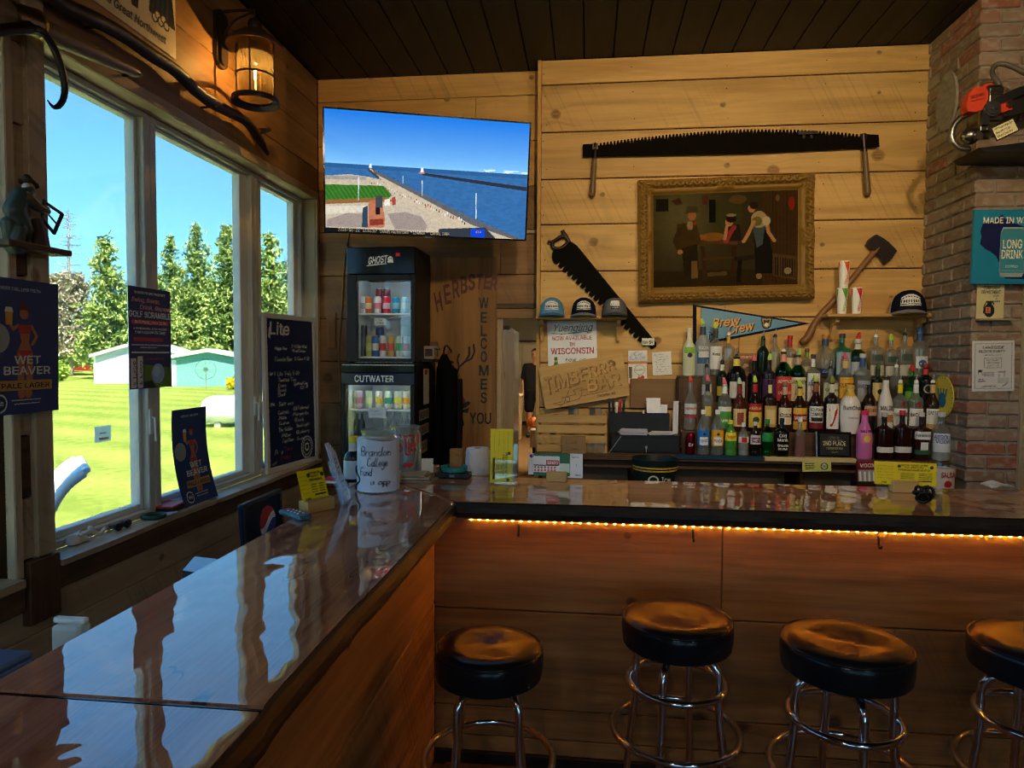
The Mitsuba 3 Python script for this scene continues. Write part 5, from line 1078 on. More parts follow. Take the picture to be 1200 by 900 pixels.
bottle('black bottle with a round silver badge, right end of the third row', 1084.5, 427, Cb, 16, 2, 'round', 'gloss', (18, 18, 20), lab={'b': [], 'd': [((150, 152, 156), .7, .42), ((30, 30, 34), .5, .42)]}, neck=(190, 60, 56), cap=(150, 40, 40))
D = 441
bottle('tall white and green vodka bottle at the left end of the top row', 807.5, 385, D, 15.5, 3, 'tall', 'gloss', (206, 212, 190), lab={'b': [(.05, .62, (200, 206, 176)), (.50, .64, (130, 186, 70), .9)], 'd': [((50, 40, 40), .4, .46)]}, neck=(220, 214, 190), cap=(214, 206, 190))
bottle('tall frosted vodka bottle with a blue seascape label and lime pourer', 823.5, 374, D, 19, 3, 'tall', 'satin', (140, 146, 152), lab={'b': [(.24, .48, (60, 92, 130), .9), (.36, .48, (200, 206, 210), .7)], 't': [('GOOSE', (226, 228, 230), .06, .55, .7)]}, neck=(44, 66, 92), pour=LIME)
bottle('clear vodka bottle with a square white label and dark neck', 838.5, 378, D, 16.5, 3, 'shoulder', lab={'b': [(.14, .62, (218, 220, 222), 1.1)], 't': [('Ketel', (60, 56, 50), .06, .46, .6)]}, neck=(60, 54, 46), pour=LIME)
bottle('clear bottle of amber liquor with a gold collar and a spout', 853.5, 385, D, 15, 3, 'square', fill=((160, 104, 40), .4), neck=(206, 164, 70), pour=WHT)
k = thing('picture_tin', 'square tan tin with a picture on its front in the top row', 'tin'); a, b_ = at_y(864, 441, 4.53), at_y(886, 414, 4.53)
M = WALL(a[0], TIER[3][1] + .0006, 4.525); w, h = b_[0] - a[0], b_[2] - TIER[3][1]
add('body', moved(bevel_box(0, w, 0, h, -.06, 0, .004), M), 'satin', (150, 116, 70), k); p = Print(M, .0004)
p.rect(w * .06, h * .06, w * .88, h * .88, (120, 90, 56)).rect(w * .06, h * .74, w * .88, h * .16, (170, 84, 66)).text('COUNTRY', w * .5, h * .78, h * .09, (230, 206, 170), w * .75, True, 'c').circle(w * .5, h * .42, w * .3, (96, 76, 48), 1.2).circle(w * .45, h * .42, w * .16, (168, 136, 88)).poly([(w * .2, h * .2), (w * .8, h * .2), (w * .6, h * .45), (w * .4, h * .35)], (84, 70, 44)).done(k)
bottle('dark green bottle with a clear spout behind the tin', 894, 389, D, 14, 3, 'round', 'gloss', (18, 34, 26), pour=BLK, neck=(40, 60, 50))
bottle('slim clear bottle with a black pourer, left of the red capped one', 908, 387, D, 13, 3, 'tall', pour=BLK, fill=((190, 180, 140), .6))
bottle('clear bourbon bottle sealed with dripping red wax', 925.5, 394, D, 15, 3, 'shoulder', lab=[(.14, .5, (216, 200, 160), 1.0)], cap=(170, 30, 40), neck=(176, 32, 42), fill=((120, 60, 20), .6))
bottle('small bottle with a wooden cork and green collar', 945.5, 409, D, 14, 3, 'orb', cap=(110, 74, 46), neck=(110, 160, 60), lab=[(.1, .4, (190, 180, 150))])
bottle('round clear tequila bottle with a wooden cork and blue label', 967, 393, D, 23, 3, 'orb', cap=(176, 122, 70), neck=(60, 76, 110), lab={'b': [(.04, .22, (40, 56, 96), 1.3)], 't': [('CASA', (150, 160, 190), .05, .13, .5)]}, fill=((150, 140, 120), .25))
bottle('teal gin bottle with a queenly portrait label', 986.5, 392, D, 20, 3, 'square', 'glass_teal', lab={'b': [(.06, .62, (150, 170, 180), .9)], 'd': [((196, 110, 110), .4, .46)]}, cap=(60, 50, 62), fill=((70, 130, 140), .5))
bottle('green gin bottle with a red seal and a pale label', 1005, 391, D, 20, 3, 'round', 'glass_green', lab={'b': [(.06, .44, (170, 182, 196), 1.1)], 'd': [((130, 40, 40), .3, .54)]}, cap=(196, 190, 180), neck=(216, 210, 200), pour=REDP, fill=((24, 70, 34), .5))
bottle('square clear spirit bottle with a thin spout, first of three alike', 1026, 387, D, 18, 3, 'square', lab=[(.4, .56, (60, 80, 70), .7), (.04, .3, (190, 186, 170), .9)], pour=WHT)
bottle('square clear spirit bottle with a lime pourer, middle of three alike', 1043.5, 392, D, 17, 3, 'square', lab=[(.4, .56, (60, 80, 70), .7), (.04, .3, (190, 186, 170), .9)], pour=LIME)
bottle('square clear spirit bottle with a black pourer, third of three alike', 1060, 385, D, 17, 3, 'square', lab=[(.4, .56, (60, 80, 70), .7), (.04, .3, (190, 186, 170), .9)], pour=BLK)
bottle('clear vodka bottle with a blue cap and roundel, right end of the top row', 1077.5, 385, D, 19, 3, 'round', lab={'b': [(.20, .46, (206, 210, 214), .8)], 'd': [((40, 90, 140), .5, .30)]}, neck=(40, 76, 130), cap=(40, 76, 130))
# things among the bottles
k = thing('award_plaque', 'black framed second place plaque standing in the front row', 'plaque'); Y = CY + .05
a, b_ = at_y(958, 535, Y), at_y(999, 508, Y); M = frame((a[0], Y, CZ + .007), (1, 0, 0), (0, .12, 1)); w, h = b_[0] - a[0], b_[2] - CZ
add('frame', moved(bevel_box(0, w, 0, h, -.012, 0, .003), M), 'gloss', (14, 14, 14), k); p = Print(M, .0005)
p.rect(w * .08, h * .08, w * .84, h * .84, (22, 21, 18)).text('2ND PLACE', w * .5, h * .46, h * .17, (200, 190, 150), w * .66, True, 'c').text('HERBSTER', w * .5, h * .74, h * .07, (120, 112, 84), w * .3, True, 'c').text('TUG OF WAR', w * .5, h * .63, h * .07, (120, 112, 84), w * .45, True, 'c').text('TIMBERRR BAR', w * .5, h * .30, h * .09, (140, 130, 96), w * .5, True, 'c').text('2025', w * .5, h * .16, h * .07, (120, 112, 84), None, True, 'c').done(k)
add('edge_light', moved(box(-.006, 0, 0, h, -.012, .0), M), 'satin', (120, 150, 176), k)  # pale blue strip down the left side of the frame
k = thing('yellow_disc', 'round yellow sign with a blue hand print on the side of the brick pillar', 'sign')
M = frame((PX - .012, at_x(1107, 465, PX)[1], at_x(1107, 465, PX)[2]), (0, -1, 0), (0, 0, 1)); d_ = trimesh.creation.cylinder(.125, .005, sections=40)
add('disc', moved(d_, M), 'satin', (214, 190, 70), k); p = Print(M, .0028)
p.circle(.0, -.02, .045, (40, 110, 140))
for a in (-.035, -.012, .012, .035): p.line([(a, 0), (a * 1.4, .045)], .014, (40, 110, 140))
for a in np.arange(24) * math.pi / 12: p.line([(.112 * math.cos(a), .112 * math.sin(a)), (.12 * math.cos(a), .12 * math.sin(a))], .004, (120, 110, 50))
p.done(k)
# desk organizer
Yo = 4.30
k = thing('desk_organizer', 'black two-tier desk organizer with a lock on its drawer', 'organizer')
a, b_ = at_y(715, 531, Yo), at_y(797, 511, Yo); OX0, OX1, OZ = a[0], b_[0], b_[2]
a2, c2 = at_y(712, 484, Yo + .14), at_y(785, 484, Yo + .14)
add('drawer', bevel_box(OX0, OX1, Yo, Yo + .26, CZ + .0006, OZ, .004), 'satin', (14, 15, 18), k)
add('drawer_front', bevel_box(OX0 + .008, OX1 - .008, Yo - .006, Yo, CZ + .012, OZ - .012, .002), 'satin', (18, 19, 24), k)
add('upper_box', cat(box(OX0, c2[0], Yo + .15, Yo + .156, OZ, a2[2]), box(OX0, c2[0], Yo + .254, Yo + .26, OZ, a2[2]), box(OX0, OX0 + .006, Yo + .156, Yo + .254, OZ, a2[2]), box(c2[0] - .006, c2[0], Yo + .156, Yo + .254, OZ, a2[2]), box(OX0, c2[0], Yo + .156, Yo + .254, a2[2] - .05, a2[2] - .045)), 'satin', (15, 16, 20), k)
c = at_y(757, 524, Yo); add('lock', cat(cyl((c[0], Yo - .016, c[2]), (c[0], Yo - .006, c[2]), .009, 12), box(c[0] - .003, c[0] + .003, Yo - .03, Yo - .016, c[2] - .03, c[2] + .012)), 'metal', (196, 190, 170), k)
OT = a2[2] - .0445
for i, (x, col, lb) in enumerate(((715, (20, 26, 50), 'dark blue pen, leftmost in the organizer'), (719, (24, 24, 28), 'black pen second from the left in the organizer'), (722.5, (226, 226, 228), 'white marker in the organizer'), (726, (170, 30, 40), 'red pen in the organizer'), (729.5, (30, 30, 34), 'black pen rightmost of the group in the organizer'))):
    X = at_y(x, 480, Yo + .2)[0]; k = thing('pen', lb, 'pen', 'pens in the organizer'); zt = at_y(x, 467 + (i % 3) * 2, Yo + .2)[2]
    add('barrel', cyl((X, Yo + .18 + .01 * (i % 2), OT), (X + .008 * (i - 2) / 2, Yo + .19, zt - .02), .0075, 8), 'satin', col, k); add('pen_cap', cyl((X + .007 * (i - 2) / 2, Yo + .19, zt - .022), (X + .009 * (i - 2) / 2, Yo + .19, zt), .0085, 8), 'satin', [min(255, q + 30) for q in col], k)
def loose(name, label, cat_, pts, Y, col, group=None, **kw):
    k, p, w, h, M = flat(name, label, cat_, pts, Y, col, group=group, **kw); return k, p, w, h
k = thing('stapler', 'small grey stapler on the organizer', 'stapler'); a = at_y(741, 480, Yo + .2); M = frame((a[0], a[1], OT), (.9, -.4, 0), (.4, .9, 0))
add('base', moved(bevel_box(-.04, .04, -.012, .012, 0, .012, .003), M), 'satin', (60, 62, 66), k); add('arm', moved(moved(round_box(-.04, .035, -.012, .012, .018, .038, .008), rotm(-.15, [0, 1, 0])), M), 'satin', (176, 178, 180), k)
k = thing('glue_bottle', 'tiny white bottle standing on the organizer', 'bottle'); a = at_y(754, 480, Yo + .2); add('body', lathe([(.0, 0), (.012, 0), (.012, .035), (.006, .045), (.004, .06), (0.0001, .062)], 12, (a[0], Yo + .2, OT)), 'satin', (226, 222, 214), k, smooth=40)
def leaf_sheet(name, label, x0, x1, y0, y1, Y, lean, col, tw=0.0, zmin=None):
    """A loose sheet standing or leaning, between photo columns x0..x1 and rows y0 (top)..y1."""
    k = thing(name, label, 'paper'); a, b_ = at_y(x0, y1, Y), at_y(x1, y0, Y); w, h = b_[0] - a[0], b_[2] - max(a[2], zmin or -9)
    M = frame((a[0], Y, max(a[2], zmin or -9)), (1, tw, 0), (tw * .3, lean, 1)); add('sheet', moved(box(0, w, 0, h, 0, .001), M), 'satin', col, k); return k
leaf_sheet('loose_paper', 'white papers leaning in the organizer top, left of its middle', 758, 775, 466, 484, Yo + .19, .3, (224, 228, 236), .1, OT)
leaf_sheet('loose_paper', 'small white paper standing at the right of the organizer top', 774, 782, 474, 484, Yo + .2, .2, (220, 222, 228), -.2, OT)
leaf_sheet('loose_paper', 'tall folded white paper standing at the right end of the organizer', 788, 796, 470, 510, Yo + .10, .05, (226, 230, 240), .5, OZ + .001)
leaf_sheet('loose_paper', 'narrow white paper standing against the left side of the organizer', 713.5, 716.5, 506, 532, Yo - .02, .0, (214, 226, 240), 2.5, CZ + .001)
for i, (x0, x1, lb, dz) in enumerate(((726, 757, 'stack of white order slips on the left of the drawer', 0), (762, 788, 'few white slips on the right of the drawer', 0))):
    k = thing('paper_stack', lb, 'papers'); a, b_ = at_y(x0, 510, Yo + .04), at_y(x1, 510, Yo + .04)
    for j in range(5 - 2 * i): add('sheet', moved(box(0, b_[0] - a[0], 0, .11, 0, .0022), frame((a[0] + rng.uniform(-.008, .008), Yo + .02, OZ + .0006 + .0045 * j), (1, rng.uniform(-.12, .12), 0), (0, 1, .02 * j))), 'satin', (222 - 6 * j, 224 - 5 * j, 232), k)
# crate, shot glasses, cardboard box, carved sign
Yc = 4.26
k = thing('wooden_crate', 'small slatted pine crate with glasses in it, below the carved sign', 'crate')
for y0, y1 in ((487, 495), (499, 507), (511, 519), (522.5, 531)):
    a, b_ = at_y(629, y1, Yc), at_y(711.5, y0, Yc); wood('slat', bevel_box(a[0], b_[0], Yc, Yc + .012, max(a[2], CZ + .001), b_[2], .002), 0, k, along=(1, 0, 0))
CX0, CX1, CTZ = at_y(629, 500, Yc)[0], at_y(711.5, 500, Yc)[0], at_y(670, 487, Yc)[2]
for x in (CX0, CX1 - .014): wood('side', bevel_box(x, x + .014, Yc + .0125, Yc + .22, CZ + .001, CTZ, .002), 0, k)
for z in (CZ + .06, CTZ - .03): wood('slat', bevel_box(CX0, CX1, Yc + .2205, Yc + .232, z - .02, z + .02, .002), 0, k, along=(1, 0, 0))
wood('bottom', box(CX0 + .014, CX1 - .014, Yc + .0125, Yc + .22, CZ + .001, CZ + .008), 0, k)
for i, (x, lb) in enumerate(((669, 'frosted shot glass standing in the crate on the left'), (675, 'shot glass in the crate second from the left'), (694, 'frosted shot glass in the crate near its right side'), (701, 'shot glass in the crate at its right end'), (648, 'glass low in the left of the crate'))):
    X = at_y(x, 485, Yc + .1)[0]; zt = at_y(x, 478 if i < 4 else 500, Yc + .1)[2]; k = thing('shot_glass', lb, 'glass', 'glasses in the crate'); R = .020
    add('glass', lathe([(.0001, CZ + .012), (R * .8, CZ + .009), (R * .86, zt - .07), (R, zt), (R * .9, zt), (R * .8, zt - .06), (.0001, zt - .062)], 16, (X, Yc + .1, 0)), 'glass_frost' if i % 2 == 0 else 'glass', None, k, smooth=True)
for i, x in enumerate((691, 698, 705.5)):
    X = at_y(x, 525, Yc - .03)[0]; k = thing('shot_glass', 'clear shot glass in front of the crate, ' + ('next to the cardboard box', 'middle of three', 'next to the organizer')[i], 'glass', 'shot glasses before the crate')
    add('glass', lathe([(.0001, .001), (.016, 0), (.021, .07), (.019, .07), (.015, .012), (.0001, .010)], 16, (X, Yc - .03, CZ + .0006)), 'glass', None, k, smooth=True)
k = thing('cardboard_box', 'little brown cardboard box with handwriting, before the crate', 'box'); a, b_ = at_y(658, 531, Yc - .05), at_y(686, 512, Yc - .05)
add('box', bevel_box(a[0], b_[0], Yc - .05, Yc - .006, CZ + .001, b_[2], .002), 'matte', (150, 122, 88), k); p = Print(WALL(a[0], CZ, Yc - .05), .0004); w, h = b_[0] - a[0], b_[2] - CZ
p.hand('Look', w * .2, h * .58, h * .24, (90, 76, 60), w * .5).hand('Covers', w * .2, h * .2, h * .22, (90, 76, 60), w * .55).done(k)
k = thing('carved_sign', 'carved pine sign with a raised bar name, leaning on the wall above the crate', 'sign')
tl = math.radians(10.5); Ys = YR - .045; c = at_y(684, 447, Ys); w, h = .575, .290
x_ = np.array([math.cos(tl), 0, math.sin(tl)]); y_ = np.array([-math.sin(tl), .12, math.cos(tl)]); M = frame(c - np.array([0, .0, 0]), x_, y_) @ trimesh.transformations.translation_matrix((-w / 2, -h / 2, 0))
bd = sbox(.012, .012, w - .012, h - .012).buffer(.012, 6); wood('board', moved(extr(bd, .022), M @ trimesh.transformations.translation_matrix((0, 0, -.022))), 0, k, along=x_)
def relief(g, z, dpt, nm, tone=0): return wood(nm, moved(extr(g, dpt), M @ trimesh.transformations.translation_matrix((0, 0, z))), tone, k, along=x_)
def letters(t, x, y, hh, ww, rot=0.0, skew=0.0):
    m = meshkit.text_mesh(t, hh, .006, True); b_ = m.bounds; m.apply_translation((-b_[0][0], 0, 0)); m.apply_scale((ww / (b_[1][0] - b_[0][0]), 1, 1))
    m.apply_transform(rotm(rot, [0, 0, 1])); m.apply_translation((x, y, .0002)); return m
# the letters of TIMBERRR shrink to the right
x = .022
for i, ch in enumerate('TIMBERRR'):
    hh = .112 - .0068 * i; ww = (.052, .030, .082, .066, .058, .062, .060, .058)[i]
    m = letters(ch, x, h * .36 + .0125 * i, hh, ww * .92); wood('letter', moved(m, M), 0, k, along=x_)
    sh = m.copy(); sh.apply_translation((.008, -.007, -.0001)); sh.vertices[:, 2] *= .3; wood('letter_outline', moved(sh, M), 1, k, along=x_); x += ww + .004  # stained darker copy, offset as a painted shadow of the raised letter
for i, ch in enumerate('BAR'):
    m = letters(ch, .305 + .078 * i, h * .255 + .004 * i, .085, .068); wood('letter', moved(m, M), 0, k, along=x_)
    sh = m.copy(); sh.apply_translation((.008, -.007, -.0001)); sh.vertices[:, 2] *= .3; wood('letter_outline', moved(sh, M), 1, k, along=x_)  # painted shadow below these letters too
p = Print(M, .0004); dk = (126, 84, 40)
p.line([(.06, .03), (.12, .035), (.13, .06), (.22, .07), (.21, .10), (.27, .105), (.26, .06), (.24, .035), (.10, .015), (.06, .03)], .004, dk).line([(.25, .09), (.45, .085), (.47, .07), (.45, .055), (.25, .05)], .004, dk).line([(.13, .02), (.19, .12), (.25, .13)], .004, dk).circle(.16, .045, .018, dk).circle(.16, .045, .013, (190, 150, 92)).text('Herbster WI', .36, .024, .016, (70, 50, 30), .12, True).text('EST', .10, .004, .010, (60, 44, 30), None, True)
p.done(k, 'carving')
# under the counter edge
k = thing('ice_bucket', 'dark green bucket with two gold stripes under the counter edge', 'bucket'); c = at_y(768, 545, CY - .20)
zt = at_y(768, 537, CY - .20)[2]; Rb = 27 * c[1] / FPX
add('body', lathe([(Rb * .62, zt - .30), (Rb, zt), (Rb * .96, zt), (Rb * .6, zt - .29), (.0001, zt - .285)], 28, (c[0], c[1] + .02, 0)), 'satin', (16, 34, 34), k, smooth=40)
for z in (.045, .062): rr = Rb * (1 - .38 * z / .30); add('stripe', lathe([(rr + .0012, zt - z - .005), (rr + .0032, zt - z + .005)], 28, (c[0], c[1] + .02, 0)), 'satin', (206, 170, 60), k)
p = Print(frame((c[0], c[1] + .02 - Rb * .86, zt - .11), (1, 0, 0), (0, -.2, 1)), .003); p.circle(-.02, 0, .026, (216, 220, 216), 1.2).circle(-.02, 0, .017, (20, 50, 44), 1.2).text('Ice', .025, -.012, .03, (216, 220, 216), .05, True).done(k)
add('stand', box(c[0] - .12, c[0] + .12, c[1] - .1, c[1] + .12, 0.0, zt - .30), 'matte', (60, 48, 36), k)
k, p, w, h, M = flat('green_tag', 'small yellow-green card with a round emblem hanging under the cream bar mat', 'card', ((941, 553), (975, 552), (973, 540.5), (939, 541.5)), CY - .014, (196, 200, 110))
for i in range(4): p.rect(w * .1, h * (.78 - .17 * i), w * (.34 - .03 * (i % 2)), h * .08, (60, 74, 40))
p.circle(w * .76, h * .5, h * .36, (40, 62, 60)).circle(w * .76, h * .5, h * .27, (190, 200, 170)).text('OO', w * .76, h * .40, h * .2, (40, 62, 60), None, True, 'c').done(k)
k, p, w, h, M = flat('party_pack', 'red and grey drink box showing a row of cups, behind the yellow raffle sheet', 'box', ((1003, 563), (1025, 563), (1025, 540), (1003, 540)), CY - .10, (120, 24, 40), thick=.03)
p.rect(0, 0, w, h * .58, (150, 150, 156)).text('VOOX', w * .5, h * .72, h * .18, (232, 224, 224), w * .8, True, 'c')
for i in range(4): p.poly([(w * (.08 + .24 * i), h * .02), (w * (.2 + .24 * i), h * .02), (w * (.16 + .24 * i), h * .52), (w * (.06 + .24 * i), h * .48)], (226, 226, 230))
p.done(k); add('stand', box(at_y(1003, 560, CY - .12)[0], at_y(1025, 560, CY - .12)[0], CY - .14, CY - .04, 0.0, at_y(1010, 563, CY - .1)[2] - .001), 'matte', (50, 40, 32), k)
k = thing('glass_jar', 'squat glass jar with a red and white label, low beside the brick pillar', 'jar'); c = at_y(1105, 552, CY - .10); zt = at_y(1105, 538, CY - .1)[2]; R = 11 * c[1] / FPX
add('glass', lathe([(.0001, zt - .2), (R, zt - .2), (R, zt - .04), (R * .8, zt - .01), (R * .78, zt)], 24, (c[0], c[1], 0)), 'glass', None, k, smooth=True)
add('label', lathe([(R + .001, zt - .17), (R + .001, zt - .05)], 24, (c[0], c[1], 0)), 'satin', (206, 196, 190), k); p = Print(WALL(c[0], zt - .11, c[1] - R - .001), .001); p.text('SALSA', 0, .012, .03, (150, 30, 40), R * 1.3, True, 'c').circle(0, -.025, .02, (170, 40, 46)).done(k)
add('stand', box(c[0] - .07, c[0] + .07, c[1] - .07, c[1] + .07, 0.0, zt - .2005), 'matte', (50, 40, 32), k)
# ------------------------------------------------------------------ television
k = thing('television', 'large flat television showing a harbour pier, on an arm below the ceiling', 'television')
tv = [np.array(q) for q in ((-1.533, 3.806, 3.062), (-0.355, 4.177, 3.057), (-0.392, 4.286, 2.357), (-1.57, 3.915, 2.361))]
tx_, ty_ = (tv[1] - tv[0]) + (tv[2] - tv[3]), (tv[0] - tv[3]) + (tv[1] - tv[2]); TW, TH = 1.235, .71
TM = frame(np.mean(tv, 0), tx_, ty_) @ trimesh.transformations.translation_matrix((-TW / 2, -TH / 2, 0))
add('case', moved(bevel_box(0, TW, 0, TH, -.045, -.004, .004), TM), 'satin', (16, 16, 18), k)
for q in ((0, TW, 0, .008), (0, TW, TH - .009, TH), (0, .009, .008, TH - .009), (TW - .009, TW, .008, TH - .009)): add('bezel', moved(box(q[0], q[1], q[2], q[3], -.004, .003), TM), 'gloss', (14, 14, 16), k)
add('logo', moved(box(TW / 2 - .02, TW / 2 + .02, -.008, .004, -.002, .003), TM), 'satin', (110, 110, 114), k)
SW, SH = TW - .018, TH - .017
TI = np.linalg.inv(TM)
def tvp(*pts):
    """Photo detail coordinates (370 + .2333 x, 80 + .2333 y) to the screen's own metres."""
    out = []
    for x, y in pts:
        d = _ray(370 + x * .23333, 80 + y * .23333); n_ = TM[:3, 2]; t = ((TM[:3, 3] - EYE) @ n_) / (d @ n_); p = TI @ np.append(EYE + d * t, 1); out.append((p[0] - .009, p[1] - .008))
    return out
def tv_pic(X, Y):
    P = Paint(X, Y, (60, 140, 220)); h0 = tvp((45, 472), (1060, 535)); hz = np.interp(X, [0, SW], [h0[0][1], h0[1][1]]); t = np.clip((Y - hz) / (SH - hz), 0, 1)
    P.c = lin((118, 182, 232)) * (1 - t[..., None] ** .55) + lin((24, 108, 206)) * t[..., None] ** .55
    n1, n2 = nz(X, Y * 3, 40, 2), nz(X, Y, 130, 5, 2)
    w = Y < hz; d = np.clip((hz - Y) / hz, 0, 1)
    P.mask(w, (44, 92, 146)); P.c[w] = P.c[w] * (0.78 + .45 * n1 + .15 * n2)[w][..., None]; P.mask(w & (d < .06), (30, 70, 120), .5)
    P.mask((nz(X, Y * 4, 26, 9) > .56) & (Y > hz) & (Y < hz + .018) & (X > SW * .74), (206, 222, 236), .7)
    P.fill(tvp((40, 540), (170, 532), (262, 545), (330, 560), (420, 600), (480, 640), (600, 700), (740, 760), (900, 815), (1045, 870), (1040, 900), (40, 900)), (176, 166, 150))
    P.fill(tvp((45, 535), (250, 545), (255, 560), (45, 556)), (150, 148, 144)).fill(tvp((45, 582), (340, 590), (385, 640), (360, 655), (48, 668)), (44, 96, 34)); P.mask((P.c[..., 1] > P.c[..., 0] * 2.2) & (P.c[..., 1] > P.c[..., 2] * 1.8) & (np.sin(X * 240 + Y * 160) > .2), (64, 124, 44), .6)
    P.fill(tvp((48, 660), (360, 648), (390, 668), (48, 682)), (130, 92, 52)).fill(tvp((48, 690), (250, 690), (250, 720), (48, 735)), (196, 190, 176))
    P.fill(tvp((262, 505), (275, 505), (430, 590), (560, 660), (800, 790), (640, 800), (540, 715), (420, 640), (330, 560)), (180, 168, 148)).fill(tvp((275, 500), (330, 530), (560, 640), (800, 760), (1040, 860), (1000, 862), (780, 785), (540, 655), (300, 530)), (84, 88, 96)).fill(tvp((262, 500), (320, 545), (316, 558), (262, 515)), (64, 60, 58))
    P.fill(tvp((520, 522), (560, 528), (1060, 598), (1060, 618), (540, 538)), (38, 44, 56)).fill(tvp((518, 522), (548, 520), (548, 530), (518, 530)), (170, 110, 100)).fill(tvp((528, 500), (540, 500), (542, 522), (526, 522)), (220, 214, 210)).fill(tvp((270, 480), (280, 480), (282, 500), (268, 500)), (230, 230, 230))
    P.fill(tvp((55, 795), (60, 760), (150, 728), (235, 730), (235, 800)), (150, 138, 132)).fill(tvp((360, 730), (450, 722), (530, 745), (560, 790), (550, 815), (400, 810)), (146, 134, 130)); P.mask((np.abs(P.c[..., 0] - lin((150, 138, 132))[0]) < .04) & (n2 > .55), (110, 100, 98), .5)
    P.fill(tvp((236, 700), (262, 690), (262, 800), (232, 800)), (44, 60, 80)).fill(tvp((265, 668), (330, 655), (348, 760), (345, 800), (262, 800)), (168, 104, 78)).fill(tvp((300, 640), (335, 640), (335, 700), (300, 700)), (60, 64, 72)).fill(tvp((300, 700), (322, 700), (322, 735), (300, 735)), (24, 22, 22)).fill(tvp((270, 760), (340, 755), (340, 785), (270, 790)), (120, 50, 38)).fill(tvp((382, 650), (400, 645), (402, 685), (384, 688)), (150, 60, 50)).fill(tvp((345, 660), (372, 655), (372, 690), (345, 690)), (210, 206, 200))
    for x, y0, y1 in ((215, 545, 665), (438, 540, 580), (535, 565, 640), (805, 628, 755)): P.fill(tvp((x - 2, y0), (x + 2, y0), (x + 2, y1), (x - 2, y1)), (206, 214, 220))
    P.c *= np.where(~w | (P.c[..., 2] > P.c[..., 0] * 1.5), 1, .78 + .4 * n2)[..., None]
    for i in range(46):
        t = (i * .618) % 1; x = 300 + 420 * t + (i * 37) % 60 - 20; y = 575 + 205 * t - (i * 13) % 18; P.fill(tvp((x - 2, y), (x + 2, y), (x + 2, y + 5 + 8 * t), (x - 2, y + 5 + 8 * t)), ((40, 44, 60), (150, 60, 50), (226, 226, 226))[i % 3])
    for i in range(30): t = i / 29; x = 290 + 720 * t; y = 506 + 345 * t ** 1.05; P.fill(tvp((x - 1, y), (x + 2, y), (x + 2, y + 8), (x - 1, y + 8)), (60, 64, 74))
    P.fill(tvp((620, 806), (850, 800), (900, 850), (900, 880), (600, 880)), (44, 50, 62))
    P.fill(tvp((40, 798), (672, 828), (672, 860), (40, 832)), (16, 18, 24)).fill(tvp((778, 806), (848, 810), (848, 850), (776, 846)), (16, 60, 190))
    return P.c
m, col = grid_picture(SW, SH, 420, 236, tv_pic); m.apply_translation((.009, .008, .0005))
# the screen gives off its own picture: black glass that emits the vertex colours
add('screen', moved(m, TM), 'matte', col * .44, k, label='harbour view with a pier and blue water', emitter={'type': 'area', 'radiance': VC, 'sampling_weight': .4})
tp = Print(TM, .0015)
a = tvp((110, 812), (668, 838), (785, 822), (840, 838)); ang = math.atan2(a[1][1] - a[0][1], a[1][0] - a[0][0])
tp.text('2026-06-22   13:51:57   Duluth Harborcam  * LSMMA *  CANAL CAM', a[0][0] + .009, a[0][1] + .003, .0185, (245, 245, 245), (a[1][0] - a[0][0]), True, rot=ang * 0).text('63 F', a[2][0] + .03, a[2][1] + .002, .014, (240, 244, 255), .035, True)
tp.done(k, 'caption')
add('wall_arm', cat(bevel_box(-1.12, -.82, YB - .03, YB, 2.5, 2.9, .004), hull(*[np.array([[x, y, z]]) for x, y in ((-.99, 4.12), (-.93, 4.14), (-.99, YB - .02), (-.93, YB - .02)) for z in (2.66, 2.76)])), 'satin', (24, 24, 26), k)
# ------------------------------------------------------------------ coolers
def cooler(label, x0, x1, yf, yb, z0, z1, door, header, light, name='drinks_cooler'):
    """A glass-door cooler: hollow cabinet, door frame, pane, shelf racks, inner lamp."""
    k = thing(name, label, 'cooler'); BK = (20, 20, 22); t = .03; dx0, dx1, dz0, dz1 = door
    add('cabinet', cat(bevel_box(x0, x0 + t, yf + .045, yb, z0, z1, .004), bevel_box(x1 - t, x1, yf + .045, yb, z0, z1, .004), box(x0 + t, x1 - t, yb - .03, yb, z0, z1), bevel_box(x0 + t, x1 - t, yf + .045, yb - .03, dz1 + .03, z1, .004), box(x0 + t, x1 - t, yf + .045, yb - .03, z0, dz0 - .03)), 'satin', BK, k)
    add('liner', cat(box(x0 + t, x1 - t, yb - .034, yb - .030, dz0 - .03, dz1 + .03), box(x0 + t, x0 + t + .003, yf + .06, yb - .034, dz0 - .03, dz1 + .03), box(x1 - t - .003, x1 - t, yf + .06, yb - .034, dz0 - .03, dz1 + .03), box(x0 + t, x1 - t, yf + .06, yb - .03, dz0 - .03, dz0 - .027)), 'satin', (206, 212, 216), k)
    dr_ = new_key('door', k); labels[dr_] = {}
    g = .0008
    for q in ((x0, dx0, z0 + .004, header[0]), (dx1, x1, z0 + .004, header[0]), (dx0, dx1, z0 + .004, dz0), (dx0, dx1, dz1, header[0])): add('frame', bevel_box(q[0] + g, q[1] - g, yf, yf + .044, q[2] + g, q[3] - g, .003), 'satin', BK, dr_)
    add('pane', trimesh.Trimesh([(dx0, yf + .02, dz0), (dx1, yf + .02, dz0), (dx1, yf + .02, dz1), (dx0, yf + .02, dz1)], [(0, 1, 2), (0, 2, 3)]), 'glass', None, dr_)
    del labels[dr_]
    add('header_panel', bevel_box(x0 + .001, x1 - .001, yf + .002, yf + .044, header[0] + .003, header[1] - .002, .003), 'gloss', header[2], k)
    lm = box(dx0 + .02, dx1 - .02, yf + .055, yf + .065, dz1 + .005, dz1 + .012); add('lamp', lm, 'matte', (240, 250, 255), k, emitter=glow((light * .85, light * .97, light), .7))
    return k
